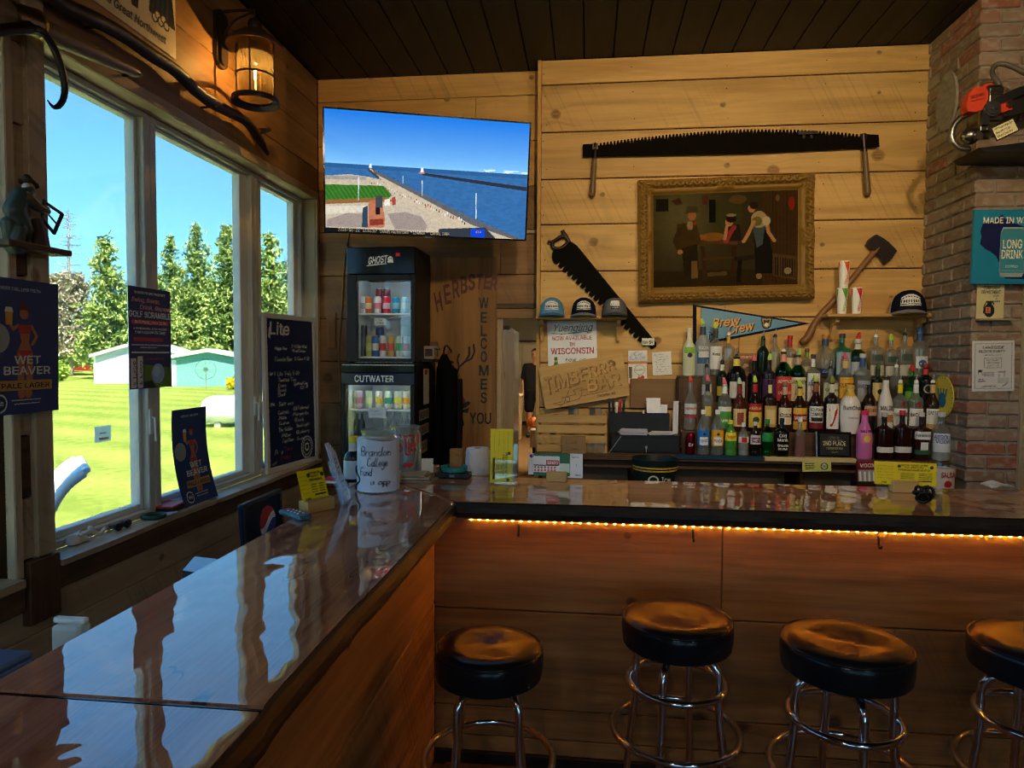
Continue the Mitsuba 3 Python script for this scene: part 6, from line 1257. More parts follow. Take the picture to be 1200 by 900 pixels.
def rack(k, x0, x1, y0, y1, z):
    ws = [cyl((x, y0, z - .002), (x, y1, z - .002), .0022, 5) for x in np.linspace(x0, x1, 14)] + [cyl((x0, y, z - .005), (x1, y, z - .005), .003, 5) for y in (y0, (y0 + y1) / 2, y1)]
    add('rack', cat(*ws), 'satin', (226, 230, 232), k, kind='stuff'); add('rack_front', bevel_box(x0, x1, y0 - .005, y0, z - .012, z + .001, .002), 'satin', (222, 228, 232), k)
def can(label, X, Y, z0, R, H, col, col2=None, txt=None, group=None, name='drink_can', cat_='can', tall=False, top=(190, 194, 198)):
    X = min(max(X, LIM[0] + .037 + R), LIM[1] - .037 - R); k = thing(name, label, cat_, group); c = (X, Y, z0 + .0008)
    add('body', lathe([(.0001, .002), (R * .8, 0), (R, H * .05), (R, H * .90), (R * .82, H * .96)], 20, c), 'metal' if False else 'gloss', col, k, smooth=40); add('lid', lathe([(R * .82, H * .96), (R * .84, H), (R * .76, H * .985), (.0001, H * .98)], 20, c), 'metal', top, k)
    if col2: add('band', lathe([(R + .0006, H * .28), (R + .0006, H * .62)], 20, c), 'gloss', col2, k, smooth=True)
    return k
GY = 4.20
gx = lambda x, Y=GY: at_y(x, 360, Y)[0]
gz = lambda y, Y=GY: at_y(445, y, Y)[2]
GX0, GX1 = gx(406), gx(486.5); GTOP, GBOT = gz(289), gz(425.5); LIM = [GX0, GX1]
kg = cooler('small black countertop cooler with a white ghost logo, stacked on the lower cooler', GX0, GX1, GY, GY + .42, GBOT + .001, GTOP, (gx(418), gx(481), gz(420), gz(328.5)), (gz(321.5), GTOP, (13, 14, 17)), 7.0)
p = Print(WALL(gx(430), gz(309.5), GY + .0015), .0004); u = GY / FPX
p.text('GHOST', 1 * u, 0, 8.2 * u, (226, 230, 234), 23.5 * u, True, shear=.22, rot=.09).line([(0, -1.8 * u), (24 * u, .6 * u)], 1.0 * u, (226, 230, 234))
p.poly(shapely.union_all([Point(29 * u, 6 * u).buffer(3.1 * u)] + [Point((29 + a) * u, 2.7 * u).buffer(1.25 * u) for a in (-2.6, -.2, 2.4)] + [sbox(26 * u, 2.6 * u, 32 * u, 6 * u)]), (226, 230, 234)).circle(28 * u, 6.4 * u, .7 * u, (16, 16, 20)).circle(30.3 * u, 6.6 * u, .7 * u, (16, 16, 20)).rect(35.5 * u, 9.3 * u, 5.2 * u, 3.9 * u, (214, 36, 60)).done(kg, 'logo')
G1, G2 = gz(367.5, GY + .12), gz(418, GY + .10)
rack(kg, GX0 + .035, GX1 - .035, GY + .09, GY + .36, G1); rack(kg, GX0 + .035, GX1 - .035, GY + .07, GY + .36, G2)
cans1 = 'cans on the upper shelf of the black ghost cooler'
Yq = GY + .17
for i, (x, c, c2, lb) in enumerate(((421, (214, 216, 220), (150, 140, 150), 'silver can leftmost on the upper shelf of the ghost cooler'), (431.5, (196, 110, 50), (226, 190, 150), 'orange can second from left on the upper shelf of the ghost cooler'), (442.5, (212, 210, 216), (214, 120, 140), 'white can with a pink band in the middle of the ghost cooler'), (453, (204, 34, 60), (226, 190, 196), 'bright red can in the ghost cooler'), (464, (30, 130, 176), (140, 200, 220), 'blue can right of the red one in the ghost cooler'), (475, (160, 206, 222), (206, 226, 232), 'pale blue can rightmost on the upper shelf of the ghost cooler'))):
    can(lb, gx(x, Yq), Yq, G1, 4.5 * Yq / FPX, gz(347.5, Yq) - G1, c, c2, group=cans1)
for x, lb in ((444.5, 'dark red can standing higher behind the white can, left of two'), (453.5, 'dark red can standing higher behind the red can, right of two')):
    can(lb, gx(x, Yq + .1), Yq + .1, G1, 4.3 * Yq / FPX, gz(338, Yq + .1) - G1, (126, 44, 60), (190, 90, 100), group=cans1)
for i, (x, c, c2, lb) in enumerate(((422, (30, 20, 22), (60, 40, 40), 'dark tall can leftmost on the lower shelf'), (431, (170, 176, 96), (196, 200, 130), 'yellow green tall can on the lower shelf of the ghost cooler'), (439.5, (60, 110, 190), (226, 230, 236), 'blue and white tall can on the lower shelf of the ghost cooler'), (448.5, (226, 226, 226), (190, 60, 60), 'white tall can with a red band on the lower shelf'), (458, (206, 160, 70), (220, 80, 50), 'tan and red tall can on the lower shelf of the ghost cooler'), (467.5, (214, 224, 216), (80, 170, 100), 'white tall can with a green band on the lower shelf'), (476.5, (220, 220, 224), (200, 90, 110), 'white tall can with a pink band, right end of the lower shelf'))):
    can(lb, gx(x, Yq) + (.006 if i == 1 else 0), Yq, G2, 3.9 * Yq / FPX, gz(393 if i else 380, Yq) - G2, c, c2, group='tall cans on the lower shelf of the black ghost cooler')
can('blue can above the tall cans in the ghost cooler', gx(445, Yq + .1), Yq + .1, G2, 5 * Yq / FPX, gz(383, Yq + .1) - G2, (60, 80, 150), (206, 206, 214)); can('grey can above the tall cans in the ghost cooler', gx(474, Yq + .1), Yq + .1, G2, 5 * Yq / FPX, gz(381, Yq + .1) - G2, (206, 214, 210), (120, 130, 126))
for x0, x1, y0, y1, t_, lb in ((438.5, 452.5, 381, 373, 'SUGAR FREE', 'small white shelf label in the ghost cooler'),):
    k = thing('shelf_label', lb, 'label'); M = WALL(gx(x0, GY + .075), gz(y0, GY + .075), GY + .075); w, h = gx(x1, GY + .075) - gx(x0, GY + .075), gz(y1, GY + .075) - gz(y0, GY + .075)
    add('card', moved(box(0, w, 0, h, -.001, 0), M), 'satin', (226, 230, 232), k); Print(M, .0004).text(t_[:5], w * .1, h * .55, h * .28, (40, 40, 46), w * .6, True).text(t_[6:], w * .2, h * .15, h * .28, (40, 40, 46), w * .6, True).done(k)
# lower cooler
CYF = 4.17
kx = lambda x, Y=CYF: at_y(x, 470, Y)[0]; kz = lambda y, Y=CYF: at_y(445, y, Y)[2]
KX0, KX1 = kx(399), kx(486); KTOP = GBOT; LIM = [KX0, KX1]
kc = cooler('tall black cooler with a navy header panel, standing behind the donation jars', KX0, KX1, CYF, YB - .02, 0.0, KTOP, (kx(404), kx(480.5), .32, kz(450.5)), (kz(451.2), kz(437), (28, 36, 70)), 9.0)
add('top_panel', bevel_box(KX0 + .001, KX1 - .001, CYF + .001, CYF + .044, kz(436.5), KTOP - .002, .003), 'gloss', (20, 24, 24), kc); add('top_strip', box(KX0 + .01, KX1 - .004, CYF - .001, CYF + .001, kz(428.4), kz(427)), 'satin', (150, 160, 156), kc)
p = Print(WALL(kx(415), kz(447.6), CYF + .0015), .0004); p.text('CUTWATER', 0, 0, 7.6 * CYF / FPX, (222, 226, 230), 48.5 * CYF / FPX, True).done(kc, 'logo')
H1, H2 = kz(479.5, CYF + .1), kz(512, CYF + .1)
for zz in (H1, H2, .75, .45): rack(kc, KX0 + .035, KX1 - .035, CYF + .075, YB - .09, zz)
Yk = CYF + .14
for i, (x, c, c2) in enumerate(((410, (150, 146, 120), (110, 110, 96)), (421.5, (196, 176, 190), (180, 110, 120)), (432.5, (170, 186, 150), (206, 206, 160)), (444.5, (210, 206, 190), (206, 180, 60)), (455.5, (200, 210, 200), (50, 140, 110)), (466.5, (214, 214, 196), (220, 206, 80)), (477, (224, 214, 196), (226, 150, 40)))):
    can(('pale can with a grey band leftmost', 'pale can with a pink band', 'pale green can', 'pale can with a yellow band', 'pale can with a green band', 'pale can with a lemon band', 'pale can with an orange band')[i] + ' on the navy header cooler top shelf', kx(x, Yk), Yk, H1, 4.5 * Yk / FPX, kz(457.5, Yk) - H1, c, c2, group='cans on the top shelf of the navy header cooler')
for i, x in enumerate((412, 424, 452, 461, 470, 478)):
    X = max(kx(x, Yk), KX0 + .06); k = thing('wine_bottle', ('dark small bottle leftmost on the second shelf of the navy header cooler', 'dark small bottle second on the second shelf of the navy header cooler', 'clear small bottle behind the note in the navy header cooler', 'clear small bottle right of the note in the navy header cooler', 'clear small bottle near the right of the second shelf', 'clear small bottle at the right end of the second shelf')[i], 'bottle', 'small bottles on the second shelf of the navy header cooler'); zt = kz(483, Yk) - H2; R = 3.9 * Yk / FPX
    add('glass', lathe([(.0001, .002), (R, 0), (R, zt * .55), (R * .45, zt * .75), (R * .4, zt)], 14, (X, Yk, H2 + .001)), 'gloss' if i < 2 else 'glass_bottle', (30, 30, 28) if i < 2 else None, k, smooth=True if i > 1 else 40); add('cap', cyl((X, Yk, H2 + zt * .93), (X, Yk, H2 + zt * 1.02), R * .48, 10), 'metal', (150, 150, 150), k)
k, p, w, h, M = flat('door_note', 'white handwritten note taped on the glass of the navy header cooler', 'note', ((432, 490), (452.5, 489), (452, 477), (431.5, 477.5)), CYF - .003, (196, 208, 220))
p.hand('Please', w * .15, h * .6, h * .2, (90, 100, 120), w * .5).hand('ask first', w * .2, h * .25, h * .2, (90, 100, 120), w * .6).done(k)
p = Print(frame((KX1 + .001, CYF + .06, 1.0), (0, 1, 0), (0, 0, 1)), .0003)   # stickers on the side of the cooler
p.rect(.16, .30, .16, .24, (176, 166, 150)).rect(.20, .50, .07, .03, (150, 40, 44)).rect(.05, .20, .26, .07, (122, 112, 100)).text('SERVE', .07, .215, .04, (52, 46, 42), .22, True).rect(.05, .10, .26, .07, (122, 112, 100)).text('COLD', .07, .115, .04, (52, 46, 42), .22, True).rect(.10, -.02, .16, .08, (122, 112, 100)).text('ICE', .12, 0, .04, (52, 46, 42), .12, True).done(kc, 'stickers')
k = thing('carton', 'printed white carton on top of the lower cooler, right of the ghost cooler', 'box'); a, b_ = at_y(496.5, 421, 4.42), at_y(508.5, 402, 4.42)
# a little shelf on the side carries the cartons
sh = thing('side_shelf', 'small dark shelf right of the coolers with cartons on it', 'shelf'); add('board', bevel_box(a[0] - .005, b_[0] + .002, 4.38, 4.60, a[2] - .02, a[2], .003), 'satin', (34, 26, 22), sh); add('bracket', cat(box(b_[0] - .01, b_[0] + .01, 4.585, YB - .022, a[2] - .10, a[2] - .0205)), 'satin', (30, 26, 24), sh)
add('box', bevel_box(a[0], b_[0], 4.42, 4.55, a[2] + .001, b_[2] - .02, .003), 'satin', (150, 136, 120), k); Print(WALL(a[0], a[2], 4.42), .0006).rect(.01, .02, .05, .05, (60, 44, 40)).text('T', .07, .02, .05, (40, 34, 32), None, True).done(k)
k = thing('carton', 'second smaller carton behind the printed one on the side shelf', 'box'); add('box', bevel_box(a[0] + .01, b_[0] - .01, 4.557, 4.59, a[2] + .001, b_[2] + .01, .003), 'satin', (96, 70, 56), k)
# dark coats on hooks
def coat(label, x0, x1, ytop, ybot, Y, seed, col):
    k = thing('coat', label, 'coat'); r = np.random.default_rng(seed); A, B = at_y(x0, ytop, Y), at_y(x1, ybot, Y); w, z0, z1 = B[0] - A[0], B[2], A[2]
    th, t = np.meshgrid(np.linspace(0, 2 * np.pi, 49), np.linspace(0, 1, 30), indexing='ij'); f = r.uniform(0, 6, 3)
    R = np.interp(t, [0, .06, .14, .5, 1], [.25, .62, .84, .92, 1.0]); fold = 1 + t * (.16 * np.sin(5 * th + f[0] + 2 * t) + .09 * np.sin(9 * th + f[1]))
    X = A[0] + w / 2 + R * fold * np.cos(th) * w / 2; Yv = Y + .02 + R * fold * np.sin(th) * .052; Z = z1 + (z0 - z1) * t + .012 * np.sin(3 * th + f[2]) * t
    P = np.stack([X, Yv, Z], -1); i, j = np.meshgrid(np.arange(48), np.arange(29), indexing='ij'); q = (i * 30 + j).ravel(); m = trimesh.Trimesh(P.reshape(-1, 3), np.vstack([np.stack([q, q + 1, q + 31], 1), np.stack([q, q + 31, q + 30], 1)]), process=False)
    add('body', m, 'matte', col, k, smooth=True); sx = A[0] + w * .86
    add('sleeve', sweep(smooth_path([(sx - w * .1, Y - .02, z1 - .10), (sx + w * .02, Y - .05, z1 - .35), (sx + w * .04, Y - .06, z1 - .62)], 10), np.linspace(.06, .048, 10), 10), 'matte', col, k, smooth=True)
    add('hook', sweep(smooth_path([(A[0] + w / 2, YB - .024, z1 + .02), (A[0] + w / 2, Y, z1 + .015), (A[0] + w / 2, Y - .01, z1 - .02)], 8), .006, 6), 'metal', (60, 56, 52), k)
coat('black coat hanging beside the coolers, the longer one at the front', 509, 531, 415, 545, 4.49, 3, (17, 17, 19)); coat('dark grey coat hanging behind the black one beside the coolers', 519, 537, 428, 540, 4.665, 8, (32, 30, 31))
# tall painted board: welcome sign
k = thing('welcome_sign', 'tall brown board with painted lettering and flowers, left of the kitchen doorway', 'sign'); Ysg = YB - .018
a, b_ = at_y(500, 302, Ysg), at_y(582, 301, Ysg); X0_, X1_, Z1_, Z0_ = a[0], b_[0], a[2], .86
wood('board', bevel_box(X0_, X1_, Ysg, YB - .001, Z0_, Z1_, .002), 1, k, along=(0, 0, 1))
s_ = Ysg / FPX; O = np.array([X0_, Z0_])
def sp(x, y): q = at_y(x, y, Ysg); return q[0] - X0_, q[2] - Z0_
p = Print(WALL(X0_, Z0_, Ysg), .0004)
cols = (92, 40, 44)
hx = [(511, 366, 22), (520.5, 357, 22), (530, 349.5, 20), (539, 344, 19), (548, 340, 18), (556.5, 338.5, 16.5), (565, 338.5, 15.5), (572.5, 339.5, 14.5)]
for ch, (x, y, hp_) in zip('HERBSTER', hx):
    q = sp(x, y); m = meshkit.text_mesh(ch, hp_ * s_, .0003, True)
    p.text(ch, q[0], q[1], hp_ * s_, cols, 8.2 * s_, True, shear=.12, rot=.30 - .05 * hx.index((x, y, hp_))); p.text(ch, q[0] + 1.1 * s_, q[1] + 1.6 * s_, (hp_ - 3) * s_, (88, 52, 28), 5.6 * s_, False, shear=.12, rot=.30 - .05 * hx.index((x, y, hp_)))
for ch, y in zip('WELCOMES', (361, 378, 393.5, 408.5, 424, 440, 456, 472)): q = sp(567, y); p.text(ch, q[0], q[1], 12 * s_, (20, 34, 30), (11.5 if ch in 'WM' else 7.5) * s_, True, 'c')
q = sp(550, 496); p.text('YOU', q[0], q[1], 12.5 * s_, (18, 30, 28), 26 * s_, True)
dk = (34, 24, 20)
for pts, w_ in ((((535, 440), (538, 430), (545, 424), (550, 416), (550, 407)), 2.4), (((545, 424), (553, 420), (556, 412), (555, 404)), 2.2), (((538, 430), (536, 422), (538, 415)), 2.0), (((531, 441), (528, 434), (531, 430)), 2.6)): p.line([sp(*v) for v in pts], w_ * s_, dk)
p.poly([sp(*v) for v in ((529, 438), (536, 440), (543, 436), (545, 430), (540, 436), (536, 446), (530, 447))], (60, 40, 32))
for (x, y, rx) in ((541, 470, 4.5), (537, 474, 3.5)): q = sp(x, y); p.circle(q[0], q[1], rx * s_, (96, 40, 44))
for pts in (((536, 478), (548, 470), (552, 472), (545, 478)), ((536, 482), (550, 478), (548, 484)), ((536, 490), (542, 488), (544, 498), (538, 503)), ((528, 486), (535, 484), (530, 492))): p.poly([sp(*v) for v in pts], (20, 30, 24))
p.done(k, 'lettering')
k = thing('wood_offcut', 'small reddish wooden tag hanging on the dark wall left of the coolers', 'tag'); a, b_ = at_y(383, 408, YB - .012), at_y(393, 366, YB - .012); wood('tag', bevel_box(a[0], b_[0], YB - .012, YB - .001, a[2], b_[2], .002), 1, k)
k = thing('power_cord', 'tan power cord hanging from the television down beside the coolers', 'cord')
add('cord', sweep(smooth_path([at_y(x, y, YB - .008) for x, y in ((409, 270), (406.5, 288), (403, 315), (401.5, 345), (399, 380), (397, 410), (398, 440), (399, 470))], 40), .006, 6), 'satin', (150, 112, 60), k, smooth=True)
# ------------------------------------------------------------------ kitchen beyond the doorway
S(add('floor_kitchen', box(-2.15, 1.4, YB + .05, 16.3, -.05, 0.0), 'matte', (128, 96, 62)))
S(add('wall_kitchen', cat(box(-2.17, -2.1, YB + .12, 16.3, 0, 2.75), box(1.4, 1.5, YB + .12, 16.3, 0, 2.75), box(-2.17, 1.5, 16.2, 16.3, 0, 2.75)), 'satin', (176, 166, 140)))
S(add('ceiling_kitchen', box(-2.17, 1.5, YB + .1, 16.3, 2.7, 2.8), 'matte', (190, 182, 160)))
wood('trim_8', bevel_box(-.66, -.612, YB + .02, YB + .10, 0, 1.96, .003), 4); S('trim_8')
k = thing('door', 'pale door standing open edge-on in the kitchen doorway', 'door'); a = at_y(582.5, 381, 5.0); b_ = at_y(590, 381, 5.0)
wood('leaf', bevel_box(a[0], b_[0], 5.0, 5.75, .01, a[2], .003), 4, k, along=(0, 0, 1)); add('closer', bevel_box(a[0], a[0] + .10, 4.97, 4.997, a[2] - .035, a[2] - .005, .003), 'satin', (120, 100, 66), k)
k = thing('steel_fridge', 'tall dark stainless refrigerator just inside the kitchen, with a steel handle', 'refrigerator'); a, b_ = at_y(588, 390, 7.6), at_y(600, 386, 7.6)
add('body', bevel_box(a[0] - .7, b_[0], 7.64, 8.4, .08, b_[2], .004), 'metal', (110, 108, 104), k); add('door', bevel_box(a[0] - .7, b_[0] - .002, 7.6, 7.638, .10, b_[2] - .12, .004), 'metal', (120, 116, 110), k); add('control_box', bevel_box(a[0] - .7, b_[0] - .002, 7.58, 7.638, b_[2] - .115, b_[2] - .004, .004), 'satin', (28, 28, 30), k)
h0, h1 = at_y(595, 455, 7.55), at_y(595, 437, 7.55); add('handle', sweep(smooth_path([h0 + (0, .05, 0), h0, (h0 + h1) / 2 + (0, -.01, 0), h1, h1 + (0, .05, 0)], 14), .014, 8), 'metal', (210, 208, 204), k, smooth=True)
add('foot', cat(box(a[0] - .68, a[0] - .6, 7.66, 7.74, 0, .08), box(b_[0] - .1, b_[0] - .02, 7.66, 7.74, 0, .08), box(b_[0] - .1, b_[0] - .02, 8.3, 8.38, 0, .08)), 'satin', (30, 30, 30), k)
k = thing('steel_cabinet', 'stainless steel cabinets along the back of the kitchen', 'cabinet'); add('body', box(-2.05, 1.3, 15.6, 16.2, .1, 1.95), 'metal', (186, 176, 150), k)
for i, x in enumerate(np.arange(-2.05, 1.2, .55)): add('door', bevel_box(x + .01, x + .54, 15.57, 15.6, .12, 1.9, .006), 'metal', (196, 184, 156), k); add('handle', box(x + .48, x + .50, 15.54, 15.57, .9, 1.2), 'metal', (160, 150, 130), k)
add('top_shelf', box(-2.05, 1.3, 15.4, 16.2, 1.955, 1.99), 'satin', (60, 56, 50), k); add('base', box(-2.0, 1.25, 15.7, 16.2, 0, .1), 'satin', (40, 38, 36), k)
k = thing('trash_bin', 'tall beige bin standing on the kitchen floor before the steel cabinets', 'bin'); c = at_y(603.5, 480, 12.9); zt = at_y(604, 459, 13.6)[2]
add('body', hull(*[np.array([[c[0] + a * r_, c[1] + b_ * r_ * 1.3, z]]) for z, r_ in ((.02, .115), (zt - .06, .135)) for a in (-1, 1) for b_ in (-1, 1)]), 'satin', (168, 140, 98), k); add('lid', round_box(c[0] - .14, c[0] + .14, c[1] - .18, c[1] + .18, zt - .055, zt, .02), 'satin', (206, 190, 150), k); add('wheels', box(c[0] - .1, c[0] + .1, c[1] - .1, c[1] + .1, 0, .019), 'satin', (30, 30, 30), k)
k = thing('kitchen_lamp', 'bright ceiling panel lamp inside the kitchen', 'light'); add('panel', box(-.3, .9, 8.5, 12.5, 2.665, 2.699), 'matte', (255, 250, 235), k, emitter=glow((3.6, 3.2, 2.4), .8))
k = thing('crate_box', 'wooden box edge low at the right of the kitchen doorway', 'box'); a, b_ = at_y(621, 520, 9.0), at_y(634, 504, 9.0); wood('box', bevel_box(a[0], b_[0] + .2, 9.0, 9.6, a[2] - .05, b_[2], .004), 4, k); add('stand', box(a[0] + .03, b_[0] + .15, 9.05, 9.55, 0, a[2] - .0505), 'satin', (60, 46, 34), k)
k = thing('pumpkin', 'orange pumpkin beyond the right edge of the kitchen doorway', 'pumpkin'); c = at_y(624, 500, 9.3); c[2] = b_[2] + .075
th, ph = np.meshgrid(np.linspace(0, 2 * np.pi, 41), np.linspace(0, np.pi, 15), indexing='ij'); R = .09 * (1 - .10 * np.abs(np.cos(th * 5))) * np.sin(ph) ** .8; P = np.stack([c[0] + R * np.cos(th), c[1] + R * np.sin(th), c[2] + .075 * np.cos(ph)], -1); i, j = np.meshgrid(np.arange(40), np.arange(14), indexing='ij'); q = (i * 15 + j).ravel()
add('body', trimesh.Trimesh(P.reshape(-1, 3), np.vstack([np.stack([q, q + 1, q + 16], 1), np.stack([q, q + 16, q + 15], 1)]), process=False), 'satin', (206, 104, 36), k, smooth=True); add('stem', cyl((c[0], c[1], c[2] + .06), (c[0] + .01, c[1], c[2] + .11), .012, 7), 'matte', (90, 84, 50), k)
# person standing in the kitchen, half hidden by the wall; faces left
def body_mesh(bones, blobs=(), it=8, size=.02):
    """Joints with radii -> one continuous smoothed surface."""
    def ball(c, r): return m3.Manifold.sphere(r, 20).translate(tuple(map(float, c)))
    M_ = None
    for a, ra, b_, rb in bones:
        h = m3.Manifold.batch_hull([ball(a, ra), ball(b_, rb)]); M_ = h if M_ is None else M_ + h
    for pts in blobs: M_ = M_ + m3.Manifold.batch_hull([ball(c, r) for c, r in pts])
    M_ = M_.refine_to_length(size); mm = M_.to_mesh(); t = trimesh.Trimesh(mm.vert_properties[:, :3], mm.tri_verts); trimesh.smoothing.filter_taubin(t, iterations=it); return t
pb = at_y(627, 500, 13.5); PXc, PYc = pb[0], 13.5
k = thing('person', 'person in a dark shirt and dark shorts standing in the kitchen', 'person')
Q = lambda x, y, z: np.array([PXc + x, PYc + y, z])
legs, shoes = [], []
bl = [([(Q(-.10, 0, .98), .12), (Q(.10, 0, .98), .12), (Q(-.09, 0, 1.12), .105), (Q(.09, 0, 1.12), .105)]), ([(Q(-.10, 0, 1.10), .10), (Q(.10, 0, 1.10), .10), (Q(-.15, .01, 1.38), .085), (Q(.15, .01, 1.38), .085)])]
bn = [(Q(0, .0, 1.42), .062, Q(0, -.01, 1.56), .055), (Q(0, -.015, 1.60), .075, Q(0, -.005, 1.68), .085)]
for s in (-1, 1):
    bn += [(Q(s * .10, 0, .95), .095, Q(s * .115, -.01, .52), .062), (Q(s * .115, -.01, .52), .06, Q(s * .12, .02, .30), .056), (Q(s * .12, .02, .30), .055, Q(s * .12, .03, .09), .038), (Q(s * .12, .03, .05), .042, Q(s * .125, -.13, .035), .032)]
    bn += [(Q(s * .19, .01, 1.40), .062, Q(s * .245, .02, 1.13), .046), (Q(s * .245, .02, 1.13), .044, Q(s * .25, -.05, .90), .030), (Q(s * .25, -.05, .90), .030, Q(s * .25, -.065, .84), .036)]
    for f in range(4): o = (f - 1.5) * .018; bn += [(Q(s * .25, -.065 + o, .83), .0105, Q(s * .252, -.07 + o * 1.1, .79 - .004 * abs(f - 1)), .0095), (Q(s * .252, -.07 + o * 1.1, .79), .0095, Q(s * .244, -.072 + o * 1.05, .755 + .006 * abs(f - 1.3)), .0085)]
    bn += [(Q(s * .25, -.10, .85), .012, Q(s * .242, -.118, .80), .0095)]
nose = [(Q(0, -.095, 1.635), .012, Q(0, -.105, 1.615), .014)]
add('skin', body_mesh(bn + nose, bl, 10, .022), 'satin', (170, 116, 84), k, smooth=True)
sh_ = [([(Q(-.10, 0, .96), .135), (Q(.10, 0, .96), .135), (Q(-.10, 0, 1.12), .125), (Q(.10, 0, 1.12), .125)]), ([(Q(-.11, 0, 1.10), .122), (Q(.11, 0, 1.10), .122), (Q(-.155, .01, 1.39), .092), (Q(.155, .01, 1.39), .092)])]
add('shirt', body_mesh([(Q(s * .18, .01, 1.40), .082, Q(s * .232, .018, 1.20), .068) for s in (-1, 1)], sh_, 8, .025), 'matte', (36, 34, 34), k, smooth=True)
add('shorts', body_mesh([(Q(s * .10, 0, .92), .125, Q(s * .118, -.01, .58), .10) for s in (-1, 1)], [[(Q(-.09, 0, .95), .128), (Q(.09, 0, .95), .128), (Q(-.09, 0, .86), .12), (Q(.09, 0, .86), .12)]], 8, .025), 'matte', (30, 28, 28), k, smooth=True)
add('hair', body_mesh([(Q(0, .01, 1.70), .085, Q(0, .03, 1.64), .082)], (), 6, .02), 'matte', (44, 32, 24), k, smooth=True)
for s in (-1, 1): add('shoe', body_mesh([(Q(s * .12, .04, .05), .048, Q(s * .125, -.15, .042), .042)], (), 6, .02), 'satin', (40, 40, 42), k, smooth=True); add('eye', trimesh.creation.icosphere(1, .009).apply_translation(Q(s * .03, -.082, 1.655)), 'gloss', (30, 24, 22), k)
add('mouth', box(*(PXc + np.array([-.022, .022])), PYc - .094, PYc - .088, 1.575, 1.582), 'satin', (140, 80, 70), k)
# ------------------------------------------------------------------ bar stools
def stool(label, x, y, zs, R, yaw=0.0, rings=((.56, .155), (.40, .205)), sag=0.012):
    k = thing('bar_stool', label, 'stool', 'chrome bar stools along the front of the bar'); th_ = .092
    pf = [(.0001, zs - th_), (R - .02, zs - th_), (R - .004, zs - th_ + .008), (R, zs - th_ + .03), (R + .001, zs - .026), (R - .002, zs - .012), (R - .006, zs - .006)]
    dome = [(R - .012, zs + .000), (R * .85, zs + .009), (R * .6, zs + .012 - sag * .3), (R * .3, zs + .012 - sag), (.0001, zs + .012 - sag * 1.2)]
    add('seat_side', lathe(pf, 48, (x, y, 0)), 'leather', None, k, smooth=50)
    m = lathe([(R - .006, zs - .006), (R - .008, zs - .002)] + dome, 48, (x, y, 0)); v = np.array(m.vertices); v[:, 2] += (meshkit.fbm(v * 22, 3, int(abs(x) * 100)) - .5) * .004 * (np.hypot(v[:, 0] - x, v[:, 1] - y) < R * .93); m.vertices = v
    add('seat_top', m, 'leather', None, k, smooth=True); add('piping', ring((x, y, zs - .004), R - .004, .0042, n=48), 'leather', None, k, smooth=True)
    add('seat_plate', lathe([(.0001, zs - th_ - .022), (R * .62, zs - th_ - .022), (R * .74, zs - th_ - .001), (.0001, zs - th_ - .001)], 32, (x, y, 0)), 'satin', (26, 26, 28), k)
    rt, rb = R * .78, R * .98
    for i in range(4):
        a = yaw + math.pi / 4 + i * math.pi / 2; c, s = math.cos(a), math.sin(a)
        P = [(x + c * r_, y + s * r_, z) for r_, z in ((rt * .45, zs - th_ - .026), (rt * .75, zs - th_ - .03), (rt * .96, zs - th_ - .055), (rt, zs - th_ - .11), (rt + (rb - rt) * .5, zs * .45), (rb, .012))]
        add('leg', sweep(smooth_path(P, 26), .0125, 12), 'chrome', None, k, smooth=True)
        add('foot_cap', cyl((x + c * rb, y + s * rb, .0), (x + c * rb, y + s * rb, .03), .016, 12), 'satin', (20, 20, 20), k)
    for z, r_ in rings: add('foot_ring', ring((x, y, z), r_, .011, n=56, m=10), 'chrome', None, k, smooth=True)
    return k
def seat_spot(px_, py_, z): p = at_z(px_, py_, z); return p[0], p[1]
sx, sy = seat_spot(573, 757, .735); stool('black padded bar stool nearest the corner of the bar, leftmost', sx, sy, .735, .168, .12, rings=((.385, .20),))
sx, sy = seat_spot(793.5, 723, .775); stool('black padded bar stool second from the left', sx, sy, .775, .178, .35)
sx, sy = seat_spot(991, 751, .79); stool('black padded bar stool with a worn seat edge, third from the left', sx, sy, .79, .182, .80)
sx, sy = seat_spot(1218, 752, .79); stool('black padded bar stool cut off by the right edge of the photo', sx, sy, .79, .182, .55)
# ------------------------------------------------------------------ on the bar
def bp(x, y): p = at_z(x, y, BZ); return p
G1_ = .0008
# donation jars
def jar(k, c, R, H, rim=.75):
    add('glass', lathe([(.0001, .004), (R * .9, 0), (R, .012), (R, H * .78), (R * .93, H * .86), (R * rim, H * .91), (R * rim, H * .95), (R * (rim + .06), H * .96), (R * (rim + .06), H), (R * rim, H)], 40, (c[0], c[1], BZ + G1_)), 'glass_bottle', None, k, smooth=40)
k = thing('donation_jar', 'glass jar wrapped in white paper with black handwriting on it', 'jar'); c = bp(439, 577); c[1] += .05; R = 24.5 * c[1] / FPX; H = (at_y(439, 503, c[1])[2] - BZ)
jar(k, c, R, H, .78)
hp_ = at_y(440, 516, c[1] - R)[2] - BZ
A, Z = np.meshgrid(np.linspace(-np.pi * 1.02, np.pi * .35, 60), np.linspace(.006, hp_, 4), indexing='ij'); P = np.stack([c[0] + (R + .002) * np.cos(A), c[1] + (R + .002) * np.sin(A), BZ + Z + .006 * np.sin(A * 2) * (Z > .1)], -1); i, j = np.meshgrid(np.arange(59), np.arange(3), indexing='ij'); q = (i * 4 + j).ravel()
add('paper_wrap', trimesh.Trimesh(P.reshape(-1, 3), np.vstack([np.stack([q, q + 4, q + 5], 1), np.stack([q, q + 5, q + 1], 1)]), process=False), 'matte', (214, 218, 236), k, smooth=True)
pp = Print(np.eye(4)); hh = H
